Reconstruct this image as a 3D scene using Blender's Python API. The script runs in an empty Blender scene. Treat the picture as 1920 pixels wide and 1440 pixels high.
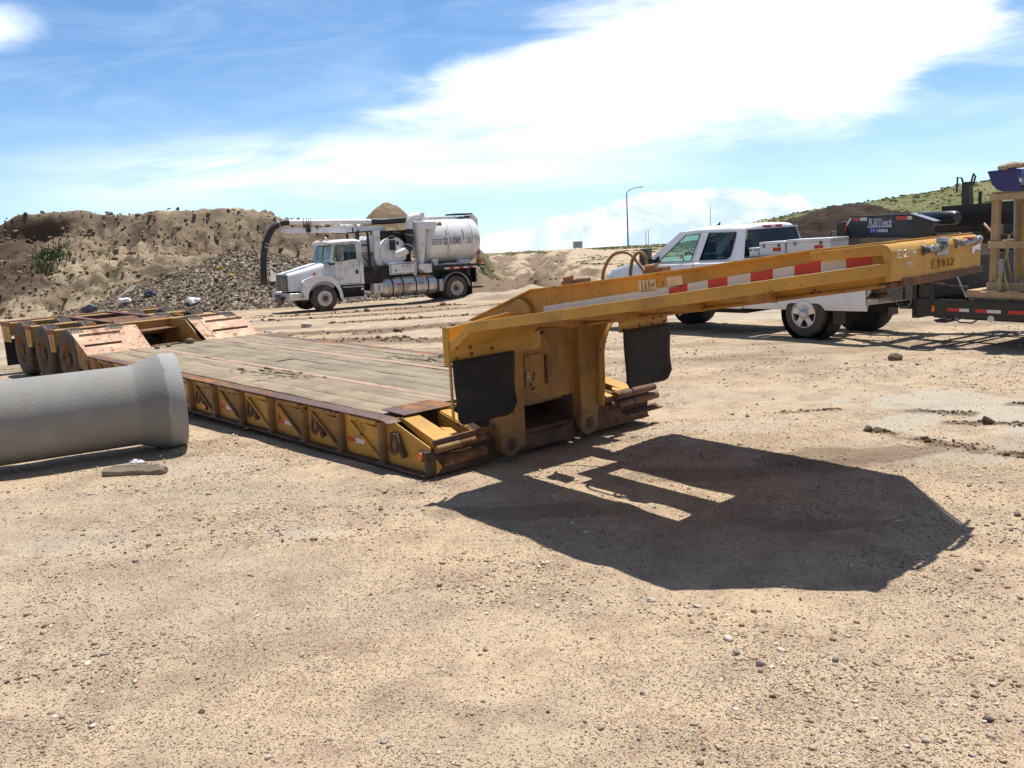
import bpy, bmesh, math, random
import numpy as np
from mathutils import Vector, Matrix
random.seed(7); rng = np.random.default_rng(11)
S = bpy.context.scene
COL = S.collection
PI = math.pi

# ---------------------------------------------------------------- camera
PITCH, ROLL, FOC, CAMH = 0.1727, 0.0535, 1689.6, 2.0
cd = bpy.data.cameras.new('camera'); cam = bpy.data.objects.new('camera', cd); COL.objects.link(cam)
cd.sensor_width = 36.0; cd.lens = 36.0 * FOC / 1920.0; cd.clip_start = 0.05; cd.clip_end = 6000
_fw = Vector((0, math.cos(PITCH), -math.sin(PITCH))); _u0 = Vector((0, math.sin(PITCH), math.cos(PITCH))); _r0 = Vector((1, 0, 0))
_rt = math.cos(ROLL) * _r0 - math.sin(ROLL) * _u0; _up = math.sin(ROLL) * _r0 + math.cos(ROLL) * _u0
cam.matrix_world = Matrix(((_rt.x, _up.x, -_fw.x, 0), (_rt.y, _up.y, -_fw.y, 0), (_rt.z, _up.z, -_fw.z, CAMH), (0, 0, 0, 1)))
S.camera = cam

# ---------------------------------------------------------------- sun, exposure
SUN_DIR = Vector((0.145, 0.289, 1.0)).normalized()          # towards the sun
SUN_EL = math.asin(SUN_DIR.z); SUN_AZ = math.atan2(SUN_DIR.x, SUN_DIR.y)
sl = bpy.data.lights.new('sun', 'SUN'); sl.energy = 5.0; sl.angle = math.radians(0.53); sl.color = (1.0, 0.955, 0.88)
so = bpy.data.objects.new('sun', sl); COL.objects.link(so)
so.rotation_euler = (-SUN_DIR).to_track_quat('-Z', 'Y').to_euler(); so.location = (0, 0, 30)
S.view_settings.view_transform = 'Standard'; S.view_settings.look = 'None'; S.view_settings.gamma = 1.0
S.view_settings.exposure = 0.33

# ---------------------------------------------------------------- node helpers
class X:
    """a value socket with arithmetic, to write shader maths as expressions"""
    def __init__(s, nt, sock): s.nt, s.k = nt, sock
    def _m(s, op, *a, clamp=False):
        n = s.nt.nodes.new('ShaderNodeMath'); n.operation = op; n.use_clamp = clamp
        for i, v in enumerate((s,) + a):
            if isinstance(v, X): s.nt.links.new(v.k, n.inputs[i])
            else: n.inputs[i].default_value = v
        return X(s.nt, n.outputs[0])
    def __add__(s, o): return s._m('ADD', o)
    __radd__ = __add__
    def __sub__(s, o): return s._m('SUBTRACT', o)
    def __rsub__(s, o): return (s * -1.0) + o
    def __mul__(s, o): return s._m('MULTIPLY', o)
    __rmul__ = __mul__
    def __truediv__(s, o): return s._m('DIVIDE', o)
    def max(s, o): return s._m('MAXIMUM', o)
    def min(s, o): return s._m('MINIMUM', o)
    def pow(s, o): return s._m('POWER', o)
    def clamp(s): return s._m('ADD', 0.0, clamp=True)
    def sstep(s, a, b):
        n = s.nt.nodes.new('ShaderNodeMapRange'); n.interpolation_type = 'SMOOTHSTEP'
        s.nt.links.new(s.k, n.inputs['Value']); n.inputs['From Min'].default_value = a; n.inputs['From Max'].default_value = b
        return X(s.nt, n.outputs['Result'])
def nnode(nt, kind, **inp):
    n = nt.nodes.new(kind)
    for k, v in inp.items():
        k = k.replace('_', ' ')
        if isinstance(v, X): nt.links.new(v.k, n.inputs[k])
        elif hasattr(v, 'is_output'): nt.links.new(v, n.inputs[k])
        else: n.inputs[k].default_value = v
    return n
def noise(nt, vec, scale, detail=4, rough=0.55, dist=0.0):
    n = nnode(nt, 'ShaderNodeTexNoise', Scale=scale, Detail=detail, Roughness=rough, Distortion=dist)
    nt.links.new(vec, n.inputs['Vector']); return X(nt, n.outputs['Fac'])
def vscale(nt, vec, s, rot=(0, 0, 0)):
    m = nt.nodes.new('ShaderNodeMapping'); m.inputs['Scale'].default_value = s; m.inputs['Rotation'].default_value = rot
    nt.links.new(vec, m.inputs['Vector']); return m.outputs['Vector']
def combine(nt, x, y, z=0.0):
    n = nt.nodes.new('ShaderNodeCombineXYZ')
    for i, v in enumerate((x, y, z)):
        if isinstance(v, X): nt.links.new(v.k, n.inputs[i])
        else: n.inputs[i].default_value = v
    return n.outputs[0]
def cmix(nt, fac, a, b, blend='MIX'):
    n = nt.nodes.new('ShaderNodeMix'); n.data_type = 'RGBA'; n.blend_type = blend
    if isinstance(fac, X): nt.links.new(fac.k, n.inputs[0])
    else: n.inputs[0].default_value = fac
    for v, i in ((a, 6), (b, 7)):
        if hasattr(v, 'is_output'): nt.links.new(v, n.inputs[i])
        else: n.inputs[i].default_value = tuple(v) + ((1.0,) if len(v) == 3 else ())
    return n.outputs[2]

# ---------------------------------------------------------------- sky
W = bpy.data.worlds.new('World'); S.world = W; W.use_nodes = True
def build_sky():
    nt = W.node_tree; nt.nodes.clear()
    out = nt.nodes.new('ShaderNodeOutputWorld'); bg = nt.nodes.new('ShaderNodeBackground')
    nt.links.new(bg.outputs[0], out.inputs[0])
    tc = nt.nodes.new('ShaderNodeTexCoord'); sep = nt.nodes.new('ShaderNodeSeparateXYZ')
    nt.links.new(tc.outputs['Generated'], sep.inputs[0])
    x, y, z = (X(nt, sep.outputs[i]) for i in range(3))
    # the yard falls away from the viewer, so the sky is seen a little below the level line: keep its lookup above it
    zl = (z + 0.06).max(0.012)
    sky = nt.nodes.new('ShaderNodeTexSky'); sky.sky_type = 'NISHITA'; sky.sun_disc = False
    sky.sun_elevation = SUN_EL; sky.sun_rotation = SUN_AZ; sky.altitude = 1500; sky.air_density = 1.0; sky.dust_density = 0.35; sky.ozone_density = 1.6
    nt.links.new(combine(nt, x, y, zl), sky.inputs['Vector'])
    front = y.sstep(0.0, 0.15); yy = y.max(0.06)
    u = x / yy; v = z / yy
    uv = combine(nt, u, v)
    # --- fine warping for feathery edges
    streak = vscale(nt, uv, (2.2, 9.0, 1), (0, 0, 0.24))
    n1 = noise(nt, streak, 2.6, 7, 0.62, 0.6) - 0.5
    n2 = noise(nt, vscale(nt, uv, (4.5, 7.5, 1), (0, 0, 0.2)), 2.3, 7, 0.6, 0.4) - 0.5
    n3 = noise(nt, vscale(nt, uv, (1.3, 10.0, 1), (0, 0, 0.06)), 2.0, 8, 0.6, 1.2) - 0.5
    # --- the large white cloud: inside a set of straight edges
    P = [(-0.22, 0.118), (0.13, 0.056), (0.405, 0.078), (0.58, 0.18), (0.47, 0.40), (0.085, 0.235)]
    d = None
    for i in range(len(P)):
        (ax, ay), (bx, by) = P[i], P[(i + 1) % len(P)]
        L = math.hypot(bx - ax, by - ay); nx, ny = -(by - ay) / L, (bx - ax) / L
        e = u * nx + v * ny - (ax * nx + ay * ny)
        d = e if d is None else d.min(e)
    big = (d + n1 * 0.11 + n2 * 0.05).sstep(-0.004, 0.055)
    core = (d + n1 * 0.05).sstep(0.01, 0.07)
    # --- thin cirrus bands at the left and middle
    band = v.sstep(0.025, 0.06) * (1.0 - v.sstep(0.085, 0.125)) * u.sstep(-0.62, -0.25) * (1.0 - u.sstep(0.1, 0.3))
    cir = (n3 + 0.22).sstep(-0.05, 0.36) * band * 0.9
    wl = (0.085 - ((u + 0.535).pow(2.0) + (v - 0.236).pow(2.0) * 6.0).pow(0.5)) + n2 * 0.10
    wl = wl.sstep(0.0, 0.07) * 0.8
    puff = (0.045 - ((u + 0.025).pow(2.0) + (v - 0.163).pow(2.0) * 4.0).pow(0.5)) + n2 * 0.10
    puff = puff.sstep(0.0, 0.05) * 0.85
    veil = (n1 + 0.16).sstep(0.0, 0.45) * 0.22
    rside = (n3 + 0.05).sstep(0.0, 0.3) * u.sstep(0.3, 0.5) * 0.35
    # --- cumulus along the skyline
    ramp = nt.nodes.new('ShaderNodeValToRGB'); cr = ramp.color_ramp; cr.interpolation = 'B_SPLINE'
    tops = [(-0.10, -0.012), (0.0, -0.006), (0.035, 0.008), (0.09, 0.013), (0.135, 0.026), (0.175, 0.036), (0.215, 0.030), (0.255, 0.033), (0.30, 0.020), (0.325, 0.026), (0.345, -0.01), (0.42, -0.03)]
    while len(cr.elements) < len(tops): cr.elements.new(0.5)
    for el, (uu, tt) in zip(cr.elements, tops):
        el.position = (uu + 0.2) / 0.7; g = (tt + 0.05) * 8; el.color = (g, g, g, 1)
    nt.links.new(((u + 0.2) / 0.7).k, ramp.inputs[0])
    top = X(nt, ramp.outputs[0]) / 8.0 - 0.05
    nb = noise(nt, vscale(nt, uv, (16, 22, 1)), 1.6, 6, 0.62, 0.25) - 0.5
    nl = noise(nt, vscale(nt, uv, (9, 13, 1), (0, 0, 0.4)), 1.5, 5, 0.6, 0.3)
    cum = (top - v + nb * 0.030).sstep(0.0, 0.006)
    bright = (nl + nb * 0.9 + (v - top) * 3.0 + 0.10 - (u - 0.12).max(0.0) * 0.5).sstep(0.30, 0.72)
    cumcol = cmix(nt, bright, (0.56, 0.71, 0.88), (0.94, 0.96, 0.98))
    # --- overhead and behind the viewer, unseen: patchy grey added to lower the fill
    gen = noise(nt, vscale(nt, tc.outputs['Generated'], (1.6, 1.6, 3.5)), 1.5, 6, 0.6, 0.3)
    back = (0.45 + (gen - 0.5).sstep(0.0, 0.3) * 0.4) * (1.0 - front)
    hz = (1.0 - (v + 0.02).sstep(0.0, 0.22)) * front        # pale air low down
    # --- mix, all in display units (strength 1), Nishita scaled to 0.1
    sk = nt.nodes.new('ShaderNodeVectorMath'); sk.operation = 'SCALE'; sk.inputs['Scale'].default_value = 1.0
    nt.links.new(sky.outputs[0], sk.inputs[0])
    hsv = nt.nodes.new('ShaderNodeHueSaturation'); hsv.inputs['Saturation'].default_value = 1.18; hsv.inputs['Value'].default_value = 1.12
    nt.links.new(sk.outputs[0], hsv.inputs['Color'])
    K = 1.0 / SKY_K
    c = hsv.outputs[0]
    c = cmix(nt, hz * 0.30, c, (0.70 * K, 0.93 * K, 1.0 * K))
    sc = lambda col: tuple(q * K for q in col)
    c = cmix(nt, (veil * front + rside).clamp(), c, sc((0.80, 0.93, 1.05)))
    c = cmix(nt, (cir + wl + puff).clamp() * front, c, sc((0.98, 1.05, 1.10)))
    cs = nt.nodes.new('ShaderNodeVectorMath'); cs.operation = 'SCALE'; cs.inputs['Scale'].default_value = K; nt.links.new(cumcol, cs.inputs[0])
    c = cmix(nt, cum * front, c, cs.outputs[0])
    c = cmix(nt, (big * 0.66 + core * 0.34).clamp() * front, c, sc((1.06, 1.08, 1.09)))
    c = cmix(nt, back, c, sc((0.24, 0.24, 0.245)))
    nt.links.new(c, bg.inputs['Color']); bg.inputs['Strength'].default_value = SKY_K
SKY_K = 0.11
build_sky()

# ---------------------------------------------------------------- numpy noise
_tab = rng.random((256, 256))
def vnoise(x, y):
    x = np.asarray(x, float); y = np.asarray(y, float)
    xi = np.floor(x).astype(int); yi = np.floor(y).astype(int); fx = x - xi; fy = y - yi
    fx = fx * fx * (3 - 2 * fx); fy = fy * fy * (3 - 2 * fy)
    a = _tab[xi & 255, yi & 255]; b = _tab[(xi + 1) & 255, yi & 255]; c = _tab[xi & 255, (yi + 1) & 255]; d = _tab[(xi + 1) & 255, (yi + 1) & 255]
    return (a * (1 - fx) + b * fx) * (1 - fy) + (c * (1 - fx) + d * fx) * fy - 0.5
def fbm(x, y, octv=4, gain=0.5):
    s = 0; a = 1.0
    for i in range(octv):
        s = s + a * vnoise(x * 2 ** i + 17.3 * i, y * 2 ** i + 9.1 * i); a *= gain
    return s
def sst(a, b, x):
    t = np.clip((x - a) / (b - a), 0, 1); return t * t * (3 - 2 * t)

# ---------------------------------------------------------------- mesh helpers
class MB:
    def __init__(s): s.v = []; s.f = []; s.m = []; s.sm = []
    def add(s, V, F, mi=0, smooth=False):
        o = len(s.v); s.v += [tuple(p) for p in V]
        for q in F: s.f.append(tuple(i + o for i in q)); s.m.append(mi); s.sm.append(smooth)
        return s
    def box(s, c, d, rot=None, mi=0):
        c = Vector(c); h = [q / 2 for q in d]; V = []
        for i in range(8):
            p = Vector(((-1, 1)[i & 1] * h[0], (-1, 1)[i >> 1 & 1] * h[1], (-1, 1)[i >> 2 & 1] * h[2]))
            V.append(c + (rot @ p if rot is not None else p))
        return s.add(V, [(0, 2, 3, 1), (4, 5, 7, 6), (0, 1, 5, 4), (2, 6, 7, 3), (0, 4, 6, 2), (1, 3, 7, 5)], mi)
    def b2(s, a, b, mi=0):
        return s.box([(a[i] + b[i]) / 2 for i in range(3)], [abs(b[i] - a[i]) for i in range(3)], None, mi)
    def bar(s, p, q, w, h, mi=0, up=(0, 0, 1)):
        """box beam from p to q, width w sideways, height h"""
        p, q = Vector(p), Vector(q); d = (q - p); L = d.length; d.normalize(); u = Vector(up)
        if abs(d.dot(u)) > 0.99: u = Vector((0, 1, 0))
        r = d.cross(u).normalized(); u = r.cross(d); M = Matrix((d, r, u)).transposed()
        return s.box((p + q) / 2, (L, w, h), M, mi)
    def prism(s, pts, off, mi=0):
        """extrude planar polygon pts (3D) by vector off"""
        n = len(pts); off = Vector(off); V = [Vector(p) for p in pts] + [Vector(p) + off for p in pts]
        F = [tuple(range(n))[::-1], tuple(range(n, 2 * n))] + [(i, (i + 1) % n, n + (i + 1) % n, n + i) for i in range(n)]
        return s.add(V, F, mi)
    def ring(s, c, u, v, r, n): return [Vector(c) + u * (math.cos(2 * PI * k / n) * r) + v * (math.sin(2 * PI * k / n) * r) for k in range(n)]
    def tube(s, path, r, n=10, mi=0, caps=True, closed=False):
        P = [Vector(p) for p in path]; R = r if hasattr(r, '__len__') else [r] * len(P); V = []; F = []; prev = None
        for i, p in enumerate(P):
            a = P[i - 1] if (i > 0 or closed) else p; b = P[(i + 1) % len(P)] if (i < len(P) - 1 or closed) else p
            d = (b - a).normalized()
            if prev is None:
                u = d.orthogonal().normalized()
            else: u = (prev - d * prev.dot(d)).normalized()
            prev = u; V += s.ring(p, u, d.cross(u), R[i], n)
        m = len(P)
        for i in range(m - (0 if closed else 1)):
            for k in range(n):
                F.append((i * n + k, i * n + (k + 1) % n, ((i + 1) % m) * n + (k + 1) % n, ((i + 1) % m) * n + k))
        s.add(V, F, mi, True)
        if caps and not closed:
            s.add(V[:n], [tuple(range(n))[::-1]], mi); s.add(V[-n:], [tuple(range(n))], mi)
        return s
    def cyl(s, p, q, r, r2=None, n=20, mi=0): return s.tube([p, q], [r, r if r2 is None else r2], n, mi)
    def lathe(s, c, axis, prof, n=32, mi=0, closed=False):
        """prof: list of (along, radius)"""
        c = Vector(c); a = Vector(axis).normalized(); u = a.orthogonal().normalized(); v = a.cross(u); V = []; F = []
        for (t, r) in prof: V += s.ring(c + a * t, u, v, r, n)
        for i in range(len(prof) - (0 if closed else 1)):
            j = (i + 1) % len(prof)
            for k in range(n): F.append((i * n + k, i * n + (k + 1) % n, j * n + (k + 1) % n, j * n + k))
        return s.add(V, F, mi, True)
    def disc(s, c, axis, r, n=24, mi=0):
        a = Vector(axis).normalized(); u = a.orthogonal().normalized(); V = s.ring(c, u, a.cross(u), r, n)
        return s.add(V, [tuple(range(n))], mi)
    def loft(s, secs, mi=0, smooth=True, caps=True):
        n = len(secs[0]); V = [p for q in secs for p in q]; F = []
        for i in range(len(secs) - 1):
            for k in range(n): F.append((i * n + k, i * n + (k + 1) % n, (i + 1) * n + (k + 1) % n, (i + 1) * n + k))
        s.add(V, F, mi, smooth)
        if caps: s.add(secs[0], [tuple(range(n))[::-1]], mi, False); s.add(secs[-1], [tuple(range(n))], mi, False)
        return s
    def grid(s, P, mi=0, smooth=True):
        """P[i][j] points"""
        a, b = len(P), len(P[0]); V = [p for r in P for p in r]
        return s.add(V, [(i * b + j, (i + 1) * b + j, (i + 1) * b + j + 1, i * b + j + 1) for i in range(a - 1) for j in range(b - 1)], mi, smooth)
    def build(s, name, mats, parent=None, bevel=0.0, seg=2, solid=0.0, fix=True, loc=None, auto=None):
        me = bpy.data.meshes.new(name); me.from_pydata(s.v, [], s.f)
        mats = mats if isinstance(mats, (list, tuple)) else [mats]
        for m in mats: me.materials.append(m)
        me.polygons.foreach_set('material_index', s.m); me.polygons.foreach_set('use_smooth', s.sm)
        if fix:
            bm = bmesh.new(); bm.from_mesh(me); bmesh.ops.remove_doubles(bm, verts=bm.verts, dist=1e-5)
            bmesh.ops.recalc_face_normals(bm, faces=bm.faces)
            for e in bm.edges:
                if len(e.link_faces) == 2 and e.calc_face_angle(0) > math.radians(38): e.smooth = False
            bm.to_mesh(me); bm.free()
        me.update(); o = bpy.data.objects.new(name, me); COL.objects.link(o)
        if parent is not None: o.parent = parent
        if loc is not None: o.location = loc
        if solid:
            q = o.modifiers.new('thickness', 'SOLIDIFY'); q.thickness = solid; q.offset = 0
        if bevel:
            b = o.modifiers.new('bevel', 'BEVEL'); b.width = bevel; b.segments = seg; b.limit_method = 'ANGLE'; b.angle_limit = math.radians(40); b.harden_normals = False
        return o
def V3(*a): return Vector(a)
def tag(o, label=None, cat=None, group=None, kind=None):
    if label: o['label'] = label
    if cat: o['category'] = cat
    if group: o['group'] = group
    if kind: o['kind'] = kind
    return o
def thing(name, label, cat, loc=(0, 0, 0), rz=0.0, group=None, parent=None):
    o = bpy.data.objects.new(name, None); COL.objects.link(o); o.location = loc; o.rotation_euler = (0, 0, rz); o.empty_display_size = 0.2
    return tag(o, label, cat, group)
def boolcut(o, cutters, op='DIFFERENCE'):
    """cut temporary solids out of o and drop them"""
    for c in cutters:
        m = o.modifiers.new('cut', 'BOOLEAN'); m.operation = op; m.object = c; m.solver = 'EXACT'
    bpy.context.view_layer.update()
    dg = bpy.context.evaluated_depsgraph_get(); me = bpy.data.meshes.new_from_object(o.evaluated_get(dg))
    o.modifiers.clear(); o.data = me
    for c in cutters: bpy.data.objects.remove(c, do_unlink=True)
    return o
def text(name, s, size, mat, parent, loc, xdir, ydir, ext=0.002, align='CENTER', shear=0.0, xs=1.0, spacing=1.0, outline=False):
    """lettering lying in the plane of xdir (reading direction) and ydir (up)"""
    c = bpy.data.curves.new(name, 'FONT'); c.body = s; c.size = size; c.extrude = ext; c.align_x = align; c.align_y = 'CENTER'; c.shear = shear; c.space_character = spacing
    if outline: c.fill_mode = 'NONE'; c.extrude = 0.0; c.bevel_depth = outline
    c.materials.append(mat); q = bpy.data.objects.new('lettering', c); COL.objects.link(q); bpy.context.view_layer.update()
    me = bpy.data.meshes.new_from_object(q.evaluated_get(bpy.context.evaluated_depsgraph_get())); bpy.data.objects.remove(q, do_unlink=True); bpy.data.curves.remove(c)
    o = bpy.data.objects.new(name, me); COL.objects.link(o); o.parent = parent
    x = Vector(xdir).normalized(); y = Vector(ydir); y = (y - x * y.dot(x)).normalized(); z = x.cross(y)
    o.matrix_local = Matrix(((x.x * xs, y.x, z.x, loc[0]), (x.y * xs, y.y, z.y, loc[1]), (x.z * xs, y.z, z.z, loc[2]), (0, 0, 0, 1)))
    return o

# ---------------------------------------------------------------- materials
def mat(name, col, rough=0.6, metal=0.0, var=0.12, vscale_=3.0, bump=0.0, bscale=40.0, dirt=None, dirt_amt=0.5, dirt_scale=2.5, rust=None, rust_amt=0.55, rust_scale=9.0, coat=0.0, spec=0.5, stretch=None, seed=0.0, streak=0.0):
    """painted / raw surface: broad tone variation, dirt patches, hard-edged rust chips, fine bump"""
    m = bpy.data.materials.new(name); m.use_nodes = True; nt = m.node_tree; b = nt.nodes['Principled BSDF']
    tc = nt.nodes.new('ShaderNodeTexCoord'); vec = tc.outputs['Object']
    if seed: 
        mp = nt.nodes.new('ShaderNodeMapping'); mp.inputs['Location'].default_value = (seed, seed * 1.7, seed * .6); nt.links.new(vec, mp.inputs['Vector']); vec = mp.outputs['Vector']
    if stretch: vec = vscale(nt, vec, stretch)
    n = noise(nt, vec, vscale_, 6, 0.6)
    c = cmix(nt, n.sstep(0.3, 0.7), tuple(q * (1 - var) for q in col), tuple(min(1, q * (1 + var)) for q in col))
    r = X(nt, nnode(nt, 'ShaderNodeValue').outputs[0]); r.k.default_value = rough
    if dirt:
        dn = noise(nt, vec, dirt_scale, 7, 0.65, 0.3).sstep(1 - dirt_amt - 0.14, 1 - dirt_amt + 0.14)
        c = cmix(nt, dn * 0.8, c, dirt); r = r + dn * (0.85 - rough)
    if streak:
        sn = noise(nt, vscale(nt, vec, (9, 9, 0.7)), 1.6, 5, 0.6).sstep(0.52, 0.75)
        c = cmix(nt, sn * streak, c, (0.10, 0.055, 0.03))
    if rust:
        big = noise(nt, vec, rust_scale * 0.22, 3, 0.5)
        rn = (noise(nt, vec, rust_scale, 8, 0.7) + (big - 0.5) * 0.5).sstep(1 - rust_amt - 0.015, 1 - rust_amt + 0.03)
        rc = cmix(nt, noise(nt, vec, rust_scale * 3, 4).sstep(0.35, 0.65), tuple(q * 0.55 for q in rust), rust)
        c = cmix(nt, rn, c, rc); r = r + rn * (0.9 - rough)
        if metal: nt.links.new(((1.0 - rn) * metal).k, b.inputs['Metallic'])
    elif metal: b.inputs['Metallic'].default_value = metal
    nt.links.new(c, b.inputs['Base Color']); nt.links.new(r.clamp().k, b.inputs['Roughness'])
    b.inputs['Coat Weight'].default_value = coat; b.inputs['Specular IOR Level'].default_value = spec
    if bump:
        bn = nt.nodes.new('ShaderNodeBump'); bn.inputs['Strength'].default_value = 1.0; bn.inputs['Distance'].default_value = bump
        nt.links.new(noise(nt, vec, bscale, 5, 0.6).k, bn.inputs['Height']); nt.links.new(bn.outputs[0], b.inputs['Normal'])
    return m
# ================================================================ terrain
ZY = [-300, 8, 16, 25, 35, 45, 60, 100, 180, 200, 600, 2500]; ZZ = [0, 0, -.19, -.43, -.88, -1.15, -1.5, -2.05, -3.1, -3.45, -18, -80]
def polydist(x, y, pts):
    d = np.full(np.shape(x), 1e9)
    for (ax, ay), (bx, by) in zip(pts[:-1], pts[1:]):
        L = (bx - ax) ** 2 + (by - ay) ** 2; t = np.clip(((x - ax) * (bx - ax) + (y - ay) * (by - ay)) / L, 0, 1)
        d = np.minimum(d, np.hypot(x - ax - t * (bx - ax), y - ay - t * (by - ay)))
    return d
ROAD_TRACKS = [([(1.6, 40), (0.6, 47), (-0.5, 62), (-1.0, 90), (0.3, 148), (3, 180)], 0.9), ([(3.4, 41), (2.9, 60), (2.8, 86), (4.0, 119), (7.4, 172)], 0.75), ([(6.2, 52), (5.1, 70), (5.2, 91), (7.0, 121), (10.6, 160)], 0.55),
               ([(-0.2, 40), (-1.4, 52), (-2.0, 70)], 1.1), ([(1.4, 44), (4.5, 41.5), (9, 40.5)], .6), ([(2.6, 50), (6.5, 46), (12, 44)], .5)]
MID_TRACKS = [([(-12, 29.5), (-8, 29.6), (-5.8, 29.7), (-3.4, 29.9), (-1, 32.5), (2, 37)], 0.35), ([(-9, 23.6), (-4.9, 22.3), (-3.3, 22.0), (-1.4, 22.8), (0.7, 24.6), (4, 28)], 0.45), ([(-6, 20.6), (-3.1, 19.8), (-1.4, 18.8), (2, 19.4)], 0.3), ([(-11, 32.5), (-6, 32.6), (-2, 35)], 0.3), ([(-5, 26), (-1, 26.4), (3, 30)], 0.25), ([(1.0, 21.5), (4, 23.0)], .3)]
MUD = [([(4.0, 8.75), (4.2, 8.5), (4.35, 8.42)], 0.10), ([(4.0, 8.05), (4.3, 8.0), (4.55, 7.85)], .08), ([(3.45, 7.55), (3.62, 7.3), (3.8, 7.12)], .11), ([(3.9, 6.95), (4.1, 6.85)], .09), ([(3.2, 7.9), (3.35, 7.8)], .06), ([(5.0, 8.75), (5.3, 8.7)], .1), ([(4.7, 7.2), (5.2, 7.0)], .1), ([(2.75, 8.95), (3.3, 9.0)], .05)]
NEAR_TRACKS = [([(-7, 4.6), (-3, 5.2), (-.8, 5.6), (1.2, 5.0), (3.2, 3.4)], .16), ([(-7, 6.9), (-3, 7.0), (-.9, 6.6), (1.0, 5.9), (3.4, 4.6), (4.6, 3.4)], .16), ([(1.5, 9.5), (2.6, 9.2), (4.2, 10.2), (7, 12.8)], .2), ([(1.9, 11.2), (3.4, 11.4), (5.5, 13.6)], .2), ([(-6, 3.6), (-3.2, 3.9), (-1.2, 3.7), (.6, 3.0)], .15)]
def terrain(x, y):
    z = np.interp(y, ZY, ZZ)
    near = np.exp(-np.maximum(y - 14, 0) / 20)
    z = z + 0.035 * fbm(x * 0.35, y * 0.35, 3) * near + 0.12 * fbm(x * .07, y * .07, 3) * sst(20, 60, y) * (1 - sst(160, 300, y))
    z = z + 0.012 * fbm(x * 2.1 + 3, y * 2.1, 3) * (1 - sst(10, 60, y)) + 0.0045 * fbm(x * 11, y * 11, 3) * (1 - sst(6, 12, y))
    for pts, w in MID_TRACKS:
        m = np.exp(-(polydist(x, y, pts) / w) ** 2); z = z + m * (0.07 * fbm(x * 2.0, y * 5.5, 5) + 0.01)
    for pts, w in MUD:
        m = np.exp(-(polydist(x, y, pts) / w) ** 2); z = z + m * (0.02 * fbm(x * 16, y * 16, 3) + 0.010)
    for pts, w in ROAD_TRACKS:
        m = np.exp(-(polydist(x, y, pts) / (w * 1.2)) ** 2); z = z + m * (0.30 * fbm(x * 1.6, y * 0.8, 4) + (0.28 if w > 1.0 else -.16)) + .22 * np.exp(-((polydist(x, y, pts) - 1.9 * w) / (.7 * w)) ** 2) * (1 + fbm(x * .9, y * .5, 3))
    for pts, w in NEAR_TRACKS:
        dd_ = polydist(x, y, pts) + .05 * fbm(x * 2, y * 2, 3); z = z - .014 * np.exp(-(dd_ / w) ** 4) + .010 * np.exp(-((dd_ - w * 1.35) / (w * .35)) ** 2)
    # pushed-up dirt by the pipe's bell
    z = z + 0.05 * np.exp(-(((x + 3.15) / 0.38) ** 2 + ((y - 8.85) / 0.25) ** 2)) * (1 + 0.9 * fbm(x * 9, y * 9, 3)) * (y < 12)
    # the long green hill at the right
    xe = x * 90.0 / np.maximum(y, 70.0); hz_ = np.interp(xe, [17, 20, 22.5, 29.5, 39, 48, 80, 200], [0, .9, 2.6, 3.75, 4.8, 5.7, 8, 12])
    f = sst(52, 90, y) * (1 - sst(130, 320, y)); rough = fbm(x * .16, y * .16, 4) + .5 * fbm(x * .8, y * .5, 4)
    return z + hz_ * f * (1 + 0.09 * rough) 
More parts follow.
